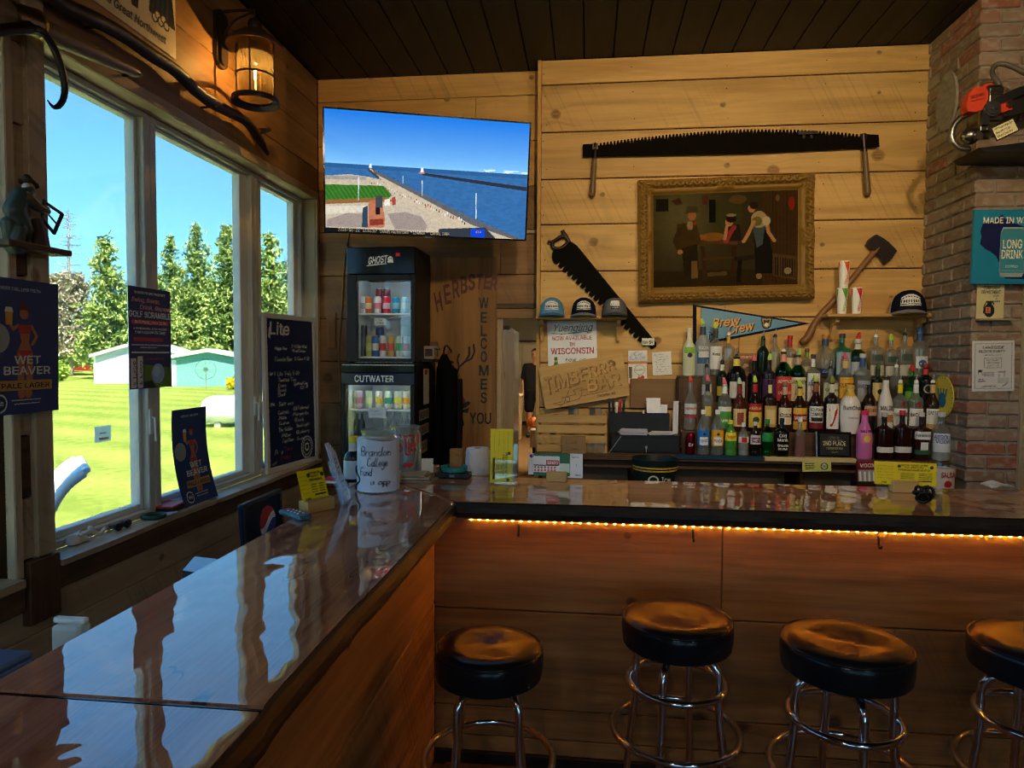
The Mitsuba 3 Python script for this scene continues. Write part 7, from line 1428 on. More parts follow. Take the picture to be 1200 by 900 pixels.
for t, x0, z0, hgt, wd in (('Brandon', -.046, .66, .15, .125), ('College', -.020, .47, .14, .085), ('Fund', -.052, .29, .13, .055), ('is', -.006, .13, .10, .018), ('app', .022, .13, .10, .05)):
    pp.hand(t, x0 * 1.05, z0 * hp_ + .01, hgt * hp_ * 1.1, (40, 40, 60), wd, pen=.0034)
m = trimesh.util.concatenate([q_[0] for q_ in pp.parts]).subdivide_to_size(.008, max_iter=12); v = np.array(m.vertices); a = v[:, 0] / R - math.pi / 2 + .02; m.vertices = np.stack([c[0] + (R + .0026) * np.cos(a), c[1] + (R + .0026) * np.sin(a), BZ + v[:, 1]], 1); add('handwriting', m, 'satin', (40, 40, 60), k, kind='stuff')
hx_ = at_y(418, 560, c[1] - .02); add('handle', sweep(smooth_path([hx_ + (0, 0, .05), hx_ + (.006, -.02, .03), hx_ + (.03, -.045, .0), hx_ + (.012, -.03, -.02), hx_ + (-.002, -.005, -.045)], 16), .004, 8), 'metal', (50, 50, 56), k, smooth=True)
k = thing('donation_jar', 'clear glass jar with red painted lettering, right of the paper wrapped jar', 'jar'); c = bp(470, 561); c[1] += .06; R = 20 * c[1] / FPX; H = at_y(470, 499, c[1])[2] - BZ
jar(k, c, R, H, .84); jr = [('TAKE YOUR', .66, .135), ('TOP OFF', .46, .105)]; ms = []
for t, zf, wd in jr:
    m = meshkit.text_mesh(t,   .20 * H, .0003, True); m.apply_scale((wd * 1.25 / m.extents[0], 1, 1)); b_ = m.bounds; m.apply_translation((-(b_[0][0] + b_[1][0]) / 2, zf * H, 0)); m = m.subdivide_to_size(.01, max_iter=12); v = np.array(m.vertices); a = v[:, 0] / R - math.pi / 2 + .18; m.vertices = np.stack([c[0] + (R + .0012) * np.cos(a), c[1] + (R + .0012) * np.sin(a), BZ + v[:, 1]], 1); ms.append(m)
for u_ in (.012, .034):
    m = shapely.union_all([Point(0, 0).buffer(.010), Point(.012, .003).buffer(.008)]); m = extr(m, .0003); m.apply_translation((u_, .27 * H, 0)); v = np.array(m.vertices); a = v[:, 0] / R - math.pi / 2 + .12; m.vertices = np.stack([c[0] + (R + .0012) * np.cos(a), c[1] + (R + .0012) * np.sin(a), BZ + v[:, 1]], 1); ms.append(m)
add('lettering', cat(*ms), 'satin', (196, 30, 44), k, kind='stuff')
for i in range(4): a = rng.uniform(-1, 1, 2); add('banknote', moved(bevel_box(-.035, .035, -.001, .001, 0, .05, .0005), trimesh.transformations.translation_matrix((c[0] + a[0] * .02, c[1] + a[1] * .02, BZ + .012)) @ rotm(rng.uniform(0, 3), [0, 0, 1]) @ rotm(.3 * a[0], [1, 0, 0])), 'satin', (150, 160, 150), k)
# bottle with the yellow cap behind the paper jar
k = thing('bottle', 'bottle with a yellow cap and white label, left behind the paper wrapped jar', 'bottle'); c = bp(411, 566); c[1] += .04; R = 12 * c[1] / FPX; H = at_y(411, 511, c[1])[2] - BZ
add('glass', lathe([(.0001, .003), (R * .9, 0), (R, .01), (R, H * .52), (R * .8, H * .62), (R * .42, H * .70), (R * .40, H * .88)], 24, (c[0], c[1], BZ + G1_)), 'gloss', (28, 34, 38), k, smooth=40); add('label', lathe([(R + .001, H * .08), (R + .001, H * .48)], 24, (c[0], c[1], BZ + G1_)), 'satin', (206, 212, 220), k, smooth=True); add('neck_label', lathe([(R * .62, H * .64), (R * .44, H * .72), (R * .43, H * .86)], 20, (c[0], c[1], BZ + G1_)), 'satin', (196, 200, 206), k); add('cap', cyl((c[0], c[1], BZ + H * .87), (c[0], c[1], BZ + H), R * .5, 16), 'satin', (226, 200, 50), k)
# clear acrylic holder with leaflets leaning left
k = thing('leaflet_holder', 'clear acrylic stand holding tall narrow printed leaflets, left of the paper jar', 'leaflet holder'); c0 = bp(404, 592); c1 = bp(418, 578); d = c1 - c0; d[2] = 0; d /= np.linalg.norm(d); up_ = np.array([-.33, .10, 1.0])
M = frame(c0 + (0, 0, .004), d, up_); add('stand', cat(moved(box(0, .075, 0, .105, .010, .013), M), moved(box(0, .075, 0, .004, -.012, .012), M), moved(box(0, .075, 0, .17, -.015, -.012), M)), 'glass', None, k)
for i in range(4): q = new_key('leaflet'); tag(q, ('front leaflet in the acrylic stand, printed with rows of text', 'second leaflet in the acrylic stand', 'third leaflet in the acrylic stand', 'rear leaflet in the acrylic stand, standing highest')[i], 'leaflet', 'leaflets in the acrylic stand'); scene[q] = mikit.ply(moved(box(.004 + .003 * i, .070, .005, .200 + .012 * i, .0065 - .0045 * i, .0085 - .0045 * i), M), 'satin', color=np.tile(lin((206 - 4 * i, 214 - 4 * i, 228)), (8, 1)))
p = Print(M @ trimesh.transformations.translation_matrix((0, 0, .0086)), .0004)
for i in range(9): p.rect(.014, .025 + .018 * i, .04 - .008 * (i % 3), .005, (120, 130, 150) if i not in (3, 4) else (70, 150, 150))
k_ = thing('price_card', 'printed strip on the front leaflet in the acrylic stand', 'card'); p.done(k_)
k = thing('red_card', 'small red and white packet lying behind the acrylic stand', 'packet'); c = bp(389, 568); add('packet', bevel_box(c[0] - .03, c[0] + .03, c[1], c[1] + .045, BZ + G1_, BZ + .03, .004), 'satin', (176, 40, 60), k); add('label', box(c[0] - .028, c[0] + .028, c[1] - .001, c[1], BZ + .006, BZ + .016), 'satin', (224, 222, 224), k)
# wood block with a yellow card, and the remote
def block(k, M, w, d, h): wood('block', moved(bevel_box(-w / 2, w / 2, -d / 2, d / 2, 0, h, .003), M), 0, k)
def raffle(p, w, h, side=False):
    INK = (70, 62, 20)
    p.text('SOUTH SHORE LIONS', w * .64, h * .84, h * .07, INK, w * .42, True, 'c').text('FALL FESTIVAL', w * .64, h * .74, h * .07, INK, w * .3, True, 'c').text('PREMIUM DRAW RAFFLE', w * .64, h * .63, h * .07, INK, w * .5, True, 'c').circle(w * .40, h * .82, h * .07, INK).circle(w * .92, h * .80, h * .07, INK)
    for i in range(4):
        for j in range(2): p.rect(w * (.42 + .29 * j), h * (.50 - .075 * i), w * .22, h * .03, (120, 108, 30))
    p.rect(w * .50, h * .17, w * .42, h * .05, INK)
    for i in range(5): p.rect(w * .04, h * (.80 - .13 * i), w * .28, h * .012, (176, 156, 20))
    p.text('NAME', w * .12, h * .08, h * .05, INK, None, True)
YEL = (232, 208, 28)
k = thing('raffle_card', 'yellow raffle card curling in a wooden block, left of the acrylic stand', 'card'); c = bp(369, 600); d = bp(387, 594) - bp(354, 602); d[2] = 0; Mb = frame(c + np.array([0, .02, G1_]), d, np.cross([0, 0, 1.0], d)); block(k, Mb, .125, .05, .045)
Mc = Mb @ frame((-.062, .0, .036), (1, 0, 0), (0, .32, 1)); add('card', moved(box(0, .118, 0, .115, 0, .001), Mc), 'satin', YEL, k); p = Print(Mc, .0014); raffle(p, .118, .115); p.done(k)
k = thing('remote_control', 'blue-grey remote control lying at the edge of the bar', 'remote control'); a, b_ = bp(334, 602), bp(358, 610); d = b_ - a; M = frame((a + b_) / 2 + (0, 0, G1_), d, np.cross([0, 0, 1.0], d)); add('body', moved(round_box(-.075, .075, -.024, .024, 0, .018, .008), M), 'satin', (60, 96, 112), k, smooth=35)
for i in range(5):
    for j in range(2): add('button', moved(trimesh.creation.icosphere(1, .005).apply_translation((-.05 + .022 * i, -.01 + .02 * j, .017)), M), 'satin', (190, 200, 206) if i else (200, 60, 50), k)
# small things behind the jars
k = thing('magazine_stack', 'pile of old magazines and coasters behind the lettered jar', 'magazines'); c = bp(482, 566)
for i in range(5): add('magazine', moved(box(-.085 + .006 * i, .09 - .01 * i, -.04, .08, .0065 * i, .0065 * i + .006), trimesh.transformations.translation_matrix(c + (0, .05, G1_)) @ rotm(.1 * (i % 3 - 1), [0, 0, 1])), 'satin', ((150, 130, 104), (120, 100, 82), (176, 160, 140), (132, 110, 90), (160, 140, 112))[i], k)
k = thing('paper_cup', 'small white cup in front of the lettered jar', 'cup'); c = bp(468, 563); c[1] -= .05; add('cup', lathe([(.0001, .001), (.018, 0), (.021, .05), (.019, .05), (.016, .004), (.0001, .004)], 20, (c[0], c[1], BZ + G1_)), 'satin', (206, 198, 180), k, smooth=40)
k = thing('card_box', 'small brown box of cards right of the lettered jar', 'box'); c = bp(501, 559); c[1] -= .13; add('box', bevel_box(c[0] - .03, c[0] + .04, c[1] + .14, c[1] + .21, BZ + G1_, BZ + .045, .002), 'satin', (130, 92, 60), k); add('white_card', moved(box(-.03, .025, 0, .065, 0, .001), frame((c[0], c[1] + .135, BZ + .02), (1, .1, 0), (-.15, .1, 1))), 'satin', (206, 196, 178), k); add('dark_card', moved(box(-.014, .008, 0, .06, 0, .002), frame((c[0] - .045, c[1] + .13, BZ + .02), (1, .1, 0), (-.1, .1, 1))), 'satin', (30, 28, 32), k)
k = thing('ashtray', 'teal plastic dish on a black case, left of the white roll', 'dish'); c = bp(529, 562); c[1] += .06; add('dish', lathe([(.0001, .03), (.055, .028), (.060, .034), (.062, .052), (.056, .053), (.05, .036), (.0001, .034)], 32, (c[0], c[1], BZ + .0)), 'satin', (40, 130, 126), k, smooth=40)
k = thing('black_case', 'flat black case under the teal dish', 'case'); add('case', round_box(c[0] - .08, c[0] + .08, c[1] - .05, c[1] + .02, BZ + G1_, BZ + .0275, .006), 'satin', (16, 18, 22), k); add('clasp', box(c[0] - .012, c[0] + .012, c[1] - .053, c[1] - .049, BZ + .008, BZ + .02), 'metal', (120, 120, 124), k)
k = thing('brown_board', 'small upright wooden block behind the teal dish', 'block'); a, b_ = at_y(527, 556, 3.04), at_y(541, 526, 3.04); wood('block', bevel_box(a[0], b_[0], 3.035, 3.06, BZ + G1_, b_[2], .003), 1, k, along=(0, 0, 1)); add('foot', bevel_box(a[0] - .01, b_[0] + .01, 3.03, 3.068, BZ + .0004, BZ + .012, .002), 'satin', (60, 36, 20), k)
k = thing('paper_roll', 'white embossed paper towel roll standing on the bar', 'paper roll'); c = bp(557.5, 557.5); c[1] += .055; R = 14.6 * c[1] / FPX; H = at_y(557, 525, c[1])[2] - BZ
th, z = np.meshgrid(np.linspace(0, 2 * np.pi, 73), np.linspace(0, 1, 25), indexing='ij'); r_ = R * np.interp(z, [0, .06, .85, 1], [.98, 1, .97, .90]) + .0016 * (np.sin(th * 14 + 6 * np.sin(z * 9)) * np.sin(z * 26)); P = np.stack([c[0] + r_ * np.cos(th), c[1] + r_ * np.sin(th), BZ + G1_ + z * H], -1); i, j = np.meshgrid(np.arange(72), np.arange(24), indexing='ij'); q = (i * 25 + j).ravel()
add('paper', cat(trimesh.Trimesh(P.reshape(-1, 3), np.vstack([np.stack([q, q + 25, q + 26], 1), np.stack([q, q + 26, q + 1], 1)]), process=False), lathe([(R * .9, H), (R * .3, H)], 36, (c[0], c[1], BZ + G1_))), 'matte', (214, 212, 216), k, smooth=40); add('core', lathe([(R * .3, H), (R * .3, H * .6), (.0001, H * .6)], 24, (c[0], c[1], BZ + G1_)), 'matte', (150, 130, 104), k)
# raffle ticket in an acrylic holder
k = thing('raffle_ticket', 'upright yellow raffle ticket in a clear acrylic holder beside the white roll', 'ticket'); a = bp(574, 567); w = at_y(600.5, 566, a[1])[0] - a[0]; h = at_y(587, 504.5, a[1])[2] - BZ
M = frame(a + (0, 0, .006), (1, 0, 0), (0, .08, 1)); add('holder', cat(moved(box(-.004, w + .012, -.004, 0, -.02, .02), M), moved(box(-.004, w + .012, 0, h * .42, .005, .008), M), moved(box(-.004, w + .02, 0, h * .72, -.012, -.009), M)), 'glass', None, k)
add('ticket', moved(box(0, w, 0, h, 0, .0012), M), 'satin', YEL, k); p = Print(M @ frame((w, 0, .0014), (0, 1, 0), (-1, 0, 0)), .0003); raffle_w, raffle_h = h, w
p.text('SOUTH SHORE LIONS', h * .10, w * .22, w * .10, (70, 62, 20), h * .46, True).text('RAFFLE DRAWING', h * .12, w * .36, w * .08, (70, 62, 20), h * .4, True).rect(h * .06, w * .78, h * .40, w * .10, (70, 62, 20)).circle(h * .55, w * .16, w * .07, (70, 62, 20)).circle(h * .06, w * .2, w * .07, (70, 62, 20))
for i in range(3):
    for j in range(4): p.rect(h * (.12 + .12 * i), w * (.46 + .075 * j), h * .09, w * .03, (130, 118, 30))
for i in range(4): p.rect(h * .56, w * (.2 + .2 * i), h * .40, w * .012, (186, 168, 20))
p.done(k)
# bingo style cards in a wood block
k = thing('game_cards', 'white, red and green game cards standing in a small wooden block', 'cards'); a = bp(650, 565); Yb = a[1]; b0, b1 = at_y(640, 564, Yb), at_y(664, 553.5, Yb); wood('block', bevel_box(b0[0], b1[0], Yb, Yb + .05, BZ + G1_, b1[2], .002), 0, k, along=(1, 0, 0))
def crd(x0, x1, y0, y1, Y, col, nm='card'):
    q0, q1 = at_y(x0, y1, Y), at_y(x1, y0, Y); M = frame((q0[0], Y, q0[2]), (1, 0, 0), (0, .06, 1)); add(nm, moved(box(0, q1[0] - q0[0], 0, q1[2] - q0[2], 0, .0012), M), 'satin', col, k); return Print(M, .0016), q1[0] - q0[0], q1[2] - q0[2]
p, w, h = crd(625, 668, 532, 557, Yb + .024, (44, 104, 74)); p.rect(0, h * .15, w * .72, h * .72, (226, 226, 228)).rect(w * .35, h * .48, w * .36, h * .22, (190, 40, 50)).rect(0, h * .44, w * .7, h * .05, (44, 104, 74)).rect(w * .72, h * .16, w * .27, h * .4, (206, 222, 212))
for i in range(2):
    for j in range(7): p.circle(w * (.05 + .09 * j), h * (.24 + .13 * i), h * .05, (200, 90, 100))
p.text('BINGO', w * .37, h * .52, h * .13, (240, 230, 230), w * .3, True).done(k)
p, w, h = crd(619, 626, 531, 556, Yb + .027, (214, 218, 232)); p.circle(w * .5, h * .86, w * .3, (130, 40, 70)).done(k)
p, w, h = crd(665, 683, 532, 560, Yb + .029, (226, 228, 234)); p.hand('Specials', w * .25, h * .84, h * .08, (110, 116, 130), w * .55).rect(w * .55, h * .5, w * .06, h * .05, (130, 140, 150)).rect(w * .5, h * .1, w * .36, h * .035, (60, 60, 70)).done(k)
# right: yellow raffle sheet in a block, black bow, napkin
k = thing('raffle_sheet', 'wide yellow raffle sheet standing in a wooden block at the right of the bar', 'sheet'); a = bp(1061, 578); Yb = a[1]; b0, b1 = at_y(1047, 577, Yb), at_y(1077.5, 564, Yb); wood('block', bevel_box(b0[0], b1[0], Yb, Yb + .05, BZ + G1_, b1[2], .003), 0, k, along=(1, 0, 0))
q0, q1 = at_y(1024.5, 567, Yb + .022), at_y(1098.5, 542, Yb + .022); q0[2] = max(q0[2], BZ + .010); M = frame((q0[0], Yb + .022, q0[2]), (1, 0, -.02), (0.0, .10, 1)); w, h = q1[0] - q0[0], q1[2] - q0[2]; add('sheet', moved(box(0, w, 0, h, 0, .0012), M), 'satin', YEL, k); p = Print(M, .0016); raffle(p, w, h); p.done(k)
k = thing('black_bow', 'small crumpled black bow lying on the bar before the yellow sheet', 'bow'); c = bp(1083, 591)
lp = []
for i in range(9):
    a = i * 2.4; r_ = .016 + .008 * (i % 3) / 2; o = c + np.array([.014 * math.cos(a), .012 * math.sin(a) + .012, .028 + .014 * math.sin(i * 1.7)])
    lp.append(moved(trimesh.creation.torus(r_, .0055, 14, 6), trimesh.transformations.translation_matrix(o) @ rotm(i * .9, [1, .4, .2]) @ rotm(i * 1.3, [0, 1, .3])))
bm = cat(*lp); bm.apply_translation((0, 0, BZ + .0008 - bm.bounds[0][2])); add('loops', bm, 'satin', (16, 16, 17), k, smooth=True, kind='stuff')
k = thing('napkin', 'crumpled white napkin on the bar at the far right', 'napkin'); c = bp(1172, 572); gx_, gy_ = np.meshgrid(np.linspace(-.05, .07, 24), np.linspace(-.03, .06, 18), indexing='ij'); zz = .002 + .03 * meshkit.fbm(np.stack([gx_ * 30, gy_ * 30, gx_ * 0], -1), 3, 4) * np.exp(-(gx_ / .05) ** 2); P = np.stack([c[0] + gx_, c[1] + gy_, BZ + zz], -1); i, j = np.meshgrid(np.arange(23), np.arange(17), indexing='ij'); q = (i * 18 + j).ravel(); add('cloth', trimesh.Trimesh(P.reshape(-1, 3), np.vstack([np.stack([q, q + 18, q + 19], 1), np.stack([q, q + 19, q + 1], 1)]), process=False), 'matte', (214, 214, 222), k, smooth=True)
# behind the bar on the window side
k = thing('underbar_station', 'dark steel work shelf behind the window side of the bar', 'shelf'); add('top', bevel_box(-1.42, -1.04, .55, 3.0, .76, .80, .003), 'satin', (40, 40, 42), k)
for y in (.6, 1.7, 2.9): add('leg', box(-1.41, -1.37, y, y + .04, 0, .76), 'satin', (40, 40, 42), k)
k = thing('cola_sign', 'dark blue panel with a red, white and blue round logo, behind the bar corner', 'sign'); Xp = -1.24
a, b_ = at_x(290, 628, Xp), at_x(334, 612, Xp); c3, c4_ = at_x(330, 570, Xp - .02), at_x(288, 590, Xp - .02); x_ = b_ - a; w = .20
M = frame((a[0], a[1], .801), (b_ - a) * (1, 1, 0), (-.08, 0, 1)); w, h = np.linalg.norm((b_ - a)[:2]), c4_[2] - .80
add('panel', moved(round_box(0, w, 0, h, -.02, 0, .008), M), 'gloss', (22, 34, 58), k); add('rim', cat(*[moved(bevel_box(q[0], q[1], q[2], q[3], 0, .006, .002), M) for q in ((0, w, h - .018, h), (0, w, 0, .018), (0, .016, .018, h - .018), (w - .016, w, .018, h - .018))]), 'satin', (18, 26, 44), k)
p = Print(M, .0008); cx_, cy_, r_ = w * .60, h * .60, w * .21
disc = Point(cx_, cy_).buffer(r_, 24); wave = lambda a, s: Polygon([(cx_ - r_ * 1.2, a - .3 * r_)] + [(cx_ + t * r_, a + s * r_ * math.sin(t * 2.2) * .3 + .12 * r_ * t) for t in np.linspace(-1.2, 1.2, 20)] + [(cx_ + r_ * 1.2, cy_ + 3 * r_), (cx_ - r_ * 1.2, cy_ + 3 * r_)])
p.poly(disc, (30, 70, 150)).poly(disc.intersection(wave(cy_ - r_ * .25, 1)), (222, 224, 228)).poly(disc.intersection(wave(cy_ + r_ * .18, 1)), (190, 40, 52)).done(k)
k = thing('menu_card', 'blue glossy card sticking up behind the edge of the bar', 'card'); P4 = np.array([at_z(x, y, 1.0) for x, y in ((214, 668), (240, 672), (254, 655), (228, 652))]); a = P4.mean(0); m = extr(Polygon(P4[:, :2]), .002); m.apply_translation((0, 0, .998)); add('card', m, 'gloss', (120, 150, 196), k); add('stand', box(a[0] - .03, a[0] + .03, a[1] - .04, a[1] + .04, .801, .9975), 'satin', (60, 60, 64), k)
k = thing('white_box', 'white plastic box standing just behind the near edge of the bar', 'box'); a = at_x(46, 768, -1.13); b_ = at_x(95, 738, -1.13); add('box', round_box(-1.19, -1.12, a[1] + .12, b_[1], .801, 1.02, .01), 'satin', (196, 206, 204), k); add('lid', round_box(-1.195, -1.115, a[1] + .115, b_[1] + .005, 1.0205, 1.035, .006), 'satin', (214, 222, 220), k)
k = thing('blue_cloth', 'folded blue patterned cloth behind the bar at the left edge of the photo', 'cloth'); a = at_x(5, 790, -1.12); 
for i in range(4): add('fold', round_box(-1.24 + .004 * i, -1.10, a[1] - .12, a[1] + .06 - .004 * i, .98 + .014 * i, .993 + .014 * i, .006), 'matte', (90, 106, 136), k)
add('stand', box(-1.23, -1.12, a[1] - .1, a[1] + .04, .801, .979), 'satin', (50, 50, 54), k)
# ------------------------------------------------------------------ on and by the window wall
def lw(x, y, X=XL): p = at_x(x, y, X); return p
# wall lantern
k = thing('wall_lantern', 'dark bronze wall lantern with a glowing bulb behind seeded glass, beside the ceiling', 'lantern')
lc = at_x(299, 85, XL + .20); cx_, cy_ = lc[0], lc[1]; zt, zb_ = at_x(299, 55, cx_)[2], at_x(299, 115, cx_)[2]; R = .088; BRZ = (44, 34, 27)
bz0, bz1 = at_x(256, 80, XL)[2], at_x(256, 12, XL)[2]
pl = aff.scale(Point(0, 0).buffer(1, 20), .055, .05); plate = shapely.union_all([sbox(-.055, bz0 + .05, .055, bz1 - .05), aff.translate(pl, 0, bz0 + .05), aff.translate(pl, 0, bz1 - .05)])
add('back_plate', cat(moved(extr(plate, .018), frame((XL + .001, cy_, 0), (0, 1, 0), (0, 0, 1))), moved(extr(plate.buffer(-.018), .012), frame((XL + .019, cy_, 0), (0, 1, 0), (0, 0, 1)))), 'satin', BRZ, k)
az = zt + .19; add('arm', cat(sweep([(XL + .03, cy_, az), (cx_ + .01, cy_, az)], .008, 8), sweep(smooth_path([(XL + .03, cy_, az - .12), (XL + .09, cy_, az - .05), (cx_ - .02, cy_, az - .012), (cx_, cy_, az)], 14), .006, 8), cyl((cx_, cy_, az + .01), (cx_, cy_, zt + .06), .006, 8)), 'satin', BRZ, k)
add('finial', lathe([(.0001, zt + .075), (.03, zt + .09), (.036, zt + .115), (.028, zt + .135), (.010, zt + .145), (.0001, zt + .15)], 20, (cx_, cy_, 0)), 'satin', BRZ, k, smooth=40)
add('hood', lathe([(R * .6, zt + .06), (R * .75, zt + .074), (R * .9, zt + .062), (R * 1.2, zt + .045), (R * 1.62, zt + .012), (R * 1.66, zt - .004), (R * 1.58, zt - .006), (R * 1.1, zt + .02), (.001, zt + .03)], 40, (cx_, cy_, 0)), 'satin', (74, 54, 36), k, smooth=35)
add('glass', lathe([(R, zb_), (R, zt + .02)], 36, (cx_, cy_, 0)), 'glass_seeded', None, k, smooth=True)
for z, rr in ((zb_ - .004, R * 1.30), ((zb_ + zt) / 2 - .02, R * 1.09)): add('cage_ring', ring((cx_, cy_, z), rr, .0055, n=44, m=8), 'satin', BRZ, k, smooth=True)
add('base_ring', lathe([(R * .98, zb_ - .012), (R * 1.36, zb_ - .030), (R * 1.40, zb_ - .022), (R * 1.36, zb_ - .008), (R * .98, zb_ + .0)], 40, (cx_, cy_, 0)), 'satin', BRZ, k, smooth=40)
for a in (.2, 1.77, 3.34, 4.91): add('cage_bar', cyl((cx_ + R * 1.09 * math.cos(a), cy_ + R * 1.09 * math.sin(a), zb_ - .01), (cx_ + R * 1.09 * math.cos(a), cy_ + R * 1.09 * math.sin(a), zt + .015), .0045, 6), 'satin', BRZ, k)
zm = at_x(300, 88, cx_)[2]
add('socket', cyl((cx_, cy_, zm + .055), (cx_, cy_, zt + .03), .016, 12), 'satin', (60, 46, 34), k)
add('bulb', lathe([(.0001, zm - .06), (.014, zm - .05), (.024, zm - .02), (.022, zm + .01), (.013, zm + .045), (.012, zm + .056)], 20, (cx_, cy_, 0)), 'glass', None, k, smooth=True)
add('filament', lathe([(.0001, zm - .03), (.0055, zm - .025), (.0055, zm + .025), (.0001, zm + .03)], 10, (cx_, cy_, 0)), 'matte', (255, 200, 110), k, emitter=glow((60, 30, 9), .1))
scene['wall_lantern_light'] = {'type': 'point', 'position': [float(cx_), float(cy_), float(zm + .046)], 'intensity': {'type': 'rgb', 'value': [.29, .18, .068]}, 'sampling_weight': 1.0}
# old poster high on the wall
k = thing('beer_poster', 'old white printed beer poster with a pine forest and a red coated figure, top left', 'poster')
a, b_ = lw(107, 0), lw(205.5, 70); yr, zb_ = b_[1], (b_[2] + a[2]) / 2; w, h = 1.05, .64
M = SIDE(yr - w, b_[2], XL + .004); add('sheet', moved(box(0, w, 0, h, -.002, 0), M), 'satin', (206, 196, 172), k); p = Print(M, .0005); r = np.random.default_rng(5)
for i in range(13): x = w * r.uniform(.02, .8); yb = .08 + r.uniform(0, .1); p.line([(x, yb), (x + r.uniform(-.05, .05), yb + r.uniform(.1, .3)), (x + r.uniform(-.1, .1), yb + .45)], .008 + .008 * r.uniform(), (30, 32, 40))
for i in range(9): x = w * (.86 + .14 * i / 9) - .02; hh = .14 + .18 * r.uniform(); p.poly([(x - .03, .13), (x + .03, .13), (x, .13 + hh)], (34, 52, 84) if i % 2 else (26, 38, 52))
p.poly([(w * .70, .22), (w * .78, .20), (w * .80, .34), (w * .72, .36)], (150, 30, 60)).poly([(w * .78, .26), (w * .86, .22), (w * .85, .27), (w * .79, .32)], (150, 30, 60)).poly([(w * .70, .10), (w * .74, .10), (w * .75, .22), (w * .71, .22)], (34, 34, 44)).circle(w * .75, .39, .032, (190, 150, 120)).poly([(w * .72, .40), (w * .79, .40), (w * .76, .46)], (150, 30, 60))
for i in range(5): p.circle(w * (.85 + .02 * i), .12 + .02 * (i % 2), .022, (60, 58, 60)).circle(w * (.85 + .02 * i), .12 + .02 * (i % 2), .015, (206, 196, 172))
p.text('The Beer that Grew with the Great Northwest', w * .02, .035, .034, (40, 36, 40), w * .90, True, shear=.2).done(k)
# cant hook: wooden handle, iron band, curved hook
k = thing('cant_hook', 'old logging cant hook with a curved dark iron hook, mounted above the left pane', 'cant hook')
Xh = XL + .075; q = lambda x, y, X=Xh: at_x(x, y, X)
h0, h1 = q(-30, -2), q(163, 87); hs = np.linspace(0, 1, 30)[:, None]; HP = h0 * (1 - hs) + h1 * hs
add('handle', sweep(HP, np.interp(hs[:, 0], [0, .25, .6, .97, 1], [.040, .040, .032, .020, .012]), 14), 'satin', (112, 92, 70), k, smooth=True)
b0, b1 = q(8, 17), q(42, 28); add('band', sweep([b0 + (b1 - b0) * t for t in (0, .05, .95, 1)], [.043, .047, .047, .043], 18), 'metal', (120, 108, 88), k, smooth=30); add('ferrule', sweep([b1 - (b1 - b0) * .07, b1], [.050, .050], 18), 'metal', (206, 160, 80), k)
hk_ = smooth_path([q(*v) + (.05 - .0 * i, 0, 0) for i, v in enumerate(((20, 34), (36, 40), (46, 54), (55, 76), (60, 97), (60, 112), (54, 124), (47, 126), (40, 118)))], 44)
add('hook', sweep(hk_, np.interp(np.linspace(0, 1, 44), [0, .2, .85, 1], [.014, .013, .010, .002]), 10), 'satin', (30, 28, 29), k, smooth=True); add('hook_eye', sweep([q(-20, 37) + (.02, 0, 0), q(22, 33) + (.045, 0, 0)], .019, 10), 'satin', (26, 24, 24), k, smooth=True)
for x, y in ((70, 48), (140, 80)): pq = at_x(x, y, XL); add('wall_peg', cyl((XL, pq[1], pq[2] - .03), (XL + .10, pq[1], pq[2] - .03), .006, 8), 'satin', (40, 36, 32), k)
# long dark pole
k = thing('wooden_pole', 'long crooked dark branch pole slanting along the wall above the windows', 'pole')
PL = smooth_path([at_x(x, y, XL + .055) for x, y in ((40, -18), (65, 0), (105, 20), (150, 45), (180, 66), (207, 84), (228, 105), (250, 121), (272, 133), (290, 144), (302, 160), (314, 181))], 70)
add('pole', sweep(PL, np.interp(np.linspace(0, 1, 70), [0, .35, .6, .62, .9, .95, 1], [.030, .030, .026, .030, .026, .022, .010]) * (1 + .18 * (meshkit.noise(PL * 9, 3) - .5)), 10), 'satin', (40, 28, 22), k, smooth=True)
add('stub', sweep([PL[62], at_x(316, 152, XL + .055)], [.020, .012], 8), 'satin', (52, 36, 28), k); 
for i in (12, 44): add('wall_peg', cyl((XL, PL[i][1], PL[i][2] - .025), (XL + .08, PL[i][1], PL[i][2] - .022), .006, 8), 'satin', (40, 36, 32), k)
# carved sawyer figure on a little shelf
k = thing('lumberjack_figure', 'carved stooping old man with a bow saw, on the pier left of the window', 'figurine'); XF = XL + .06
def fp(x, y, o=0.0): p = at_x(x, y, XF); return np.array([XF + o, p[1], p[2]])
u_ = .0031
bn = [(fp(27, 268), .030, fp(17, 247), .032), (fp(17, 247), .033, fp(24, 230), .030), (fp(20, 268, .008), .024, fp(16, 290, .008), .020), (fp(14, 262, -.012), .024, fp(18, 291, -.012), .020), (fp(18, 291), .020, fp(27, 293), .014), (fp(26, 232), .020, fp(33, 222), .018), (fp(25, 234, .02), .017, fp(36, 243, .022), .014), (fp(36, 243, .022), .014, fp(47, 247, .016), .011), (fp(47, 247, .016), .012, fp(51, 245, .012), .010)]
add('body', body_mesh(bn, (), 8, .008), 'satin', (58, 74, 70), k, smooth=True, label='greenish overalls and jacket')
add('arm', body_mesh([(fp(26, 232, .028), .014, fp(37, 243, .030), .012), (fp(37, 243, .030), .012, fp(49, 248, .022), .010)], (), 6, .007), 'satin', (96, 74, 44), k, smooth=True, label='brown sleeve')
add('head', body_mesh([(fp(34, 219), .017, fp(38, 223), .012), (fp(38, 221), .006, fp(42, 222), .004)], (), 6, .006), 'satin', (150, 116, 92), k, smooth=True); add('hair', body_mesh([(fp(31, 219), .014, fp(30, 224), .010), (fp(39, 228), .009, fp(37, 230), .007)], (), 6, .006), 'satin', (206, 206, 206), k, smooth=True)
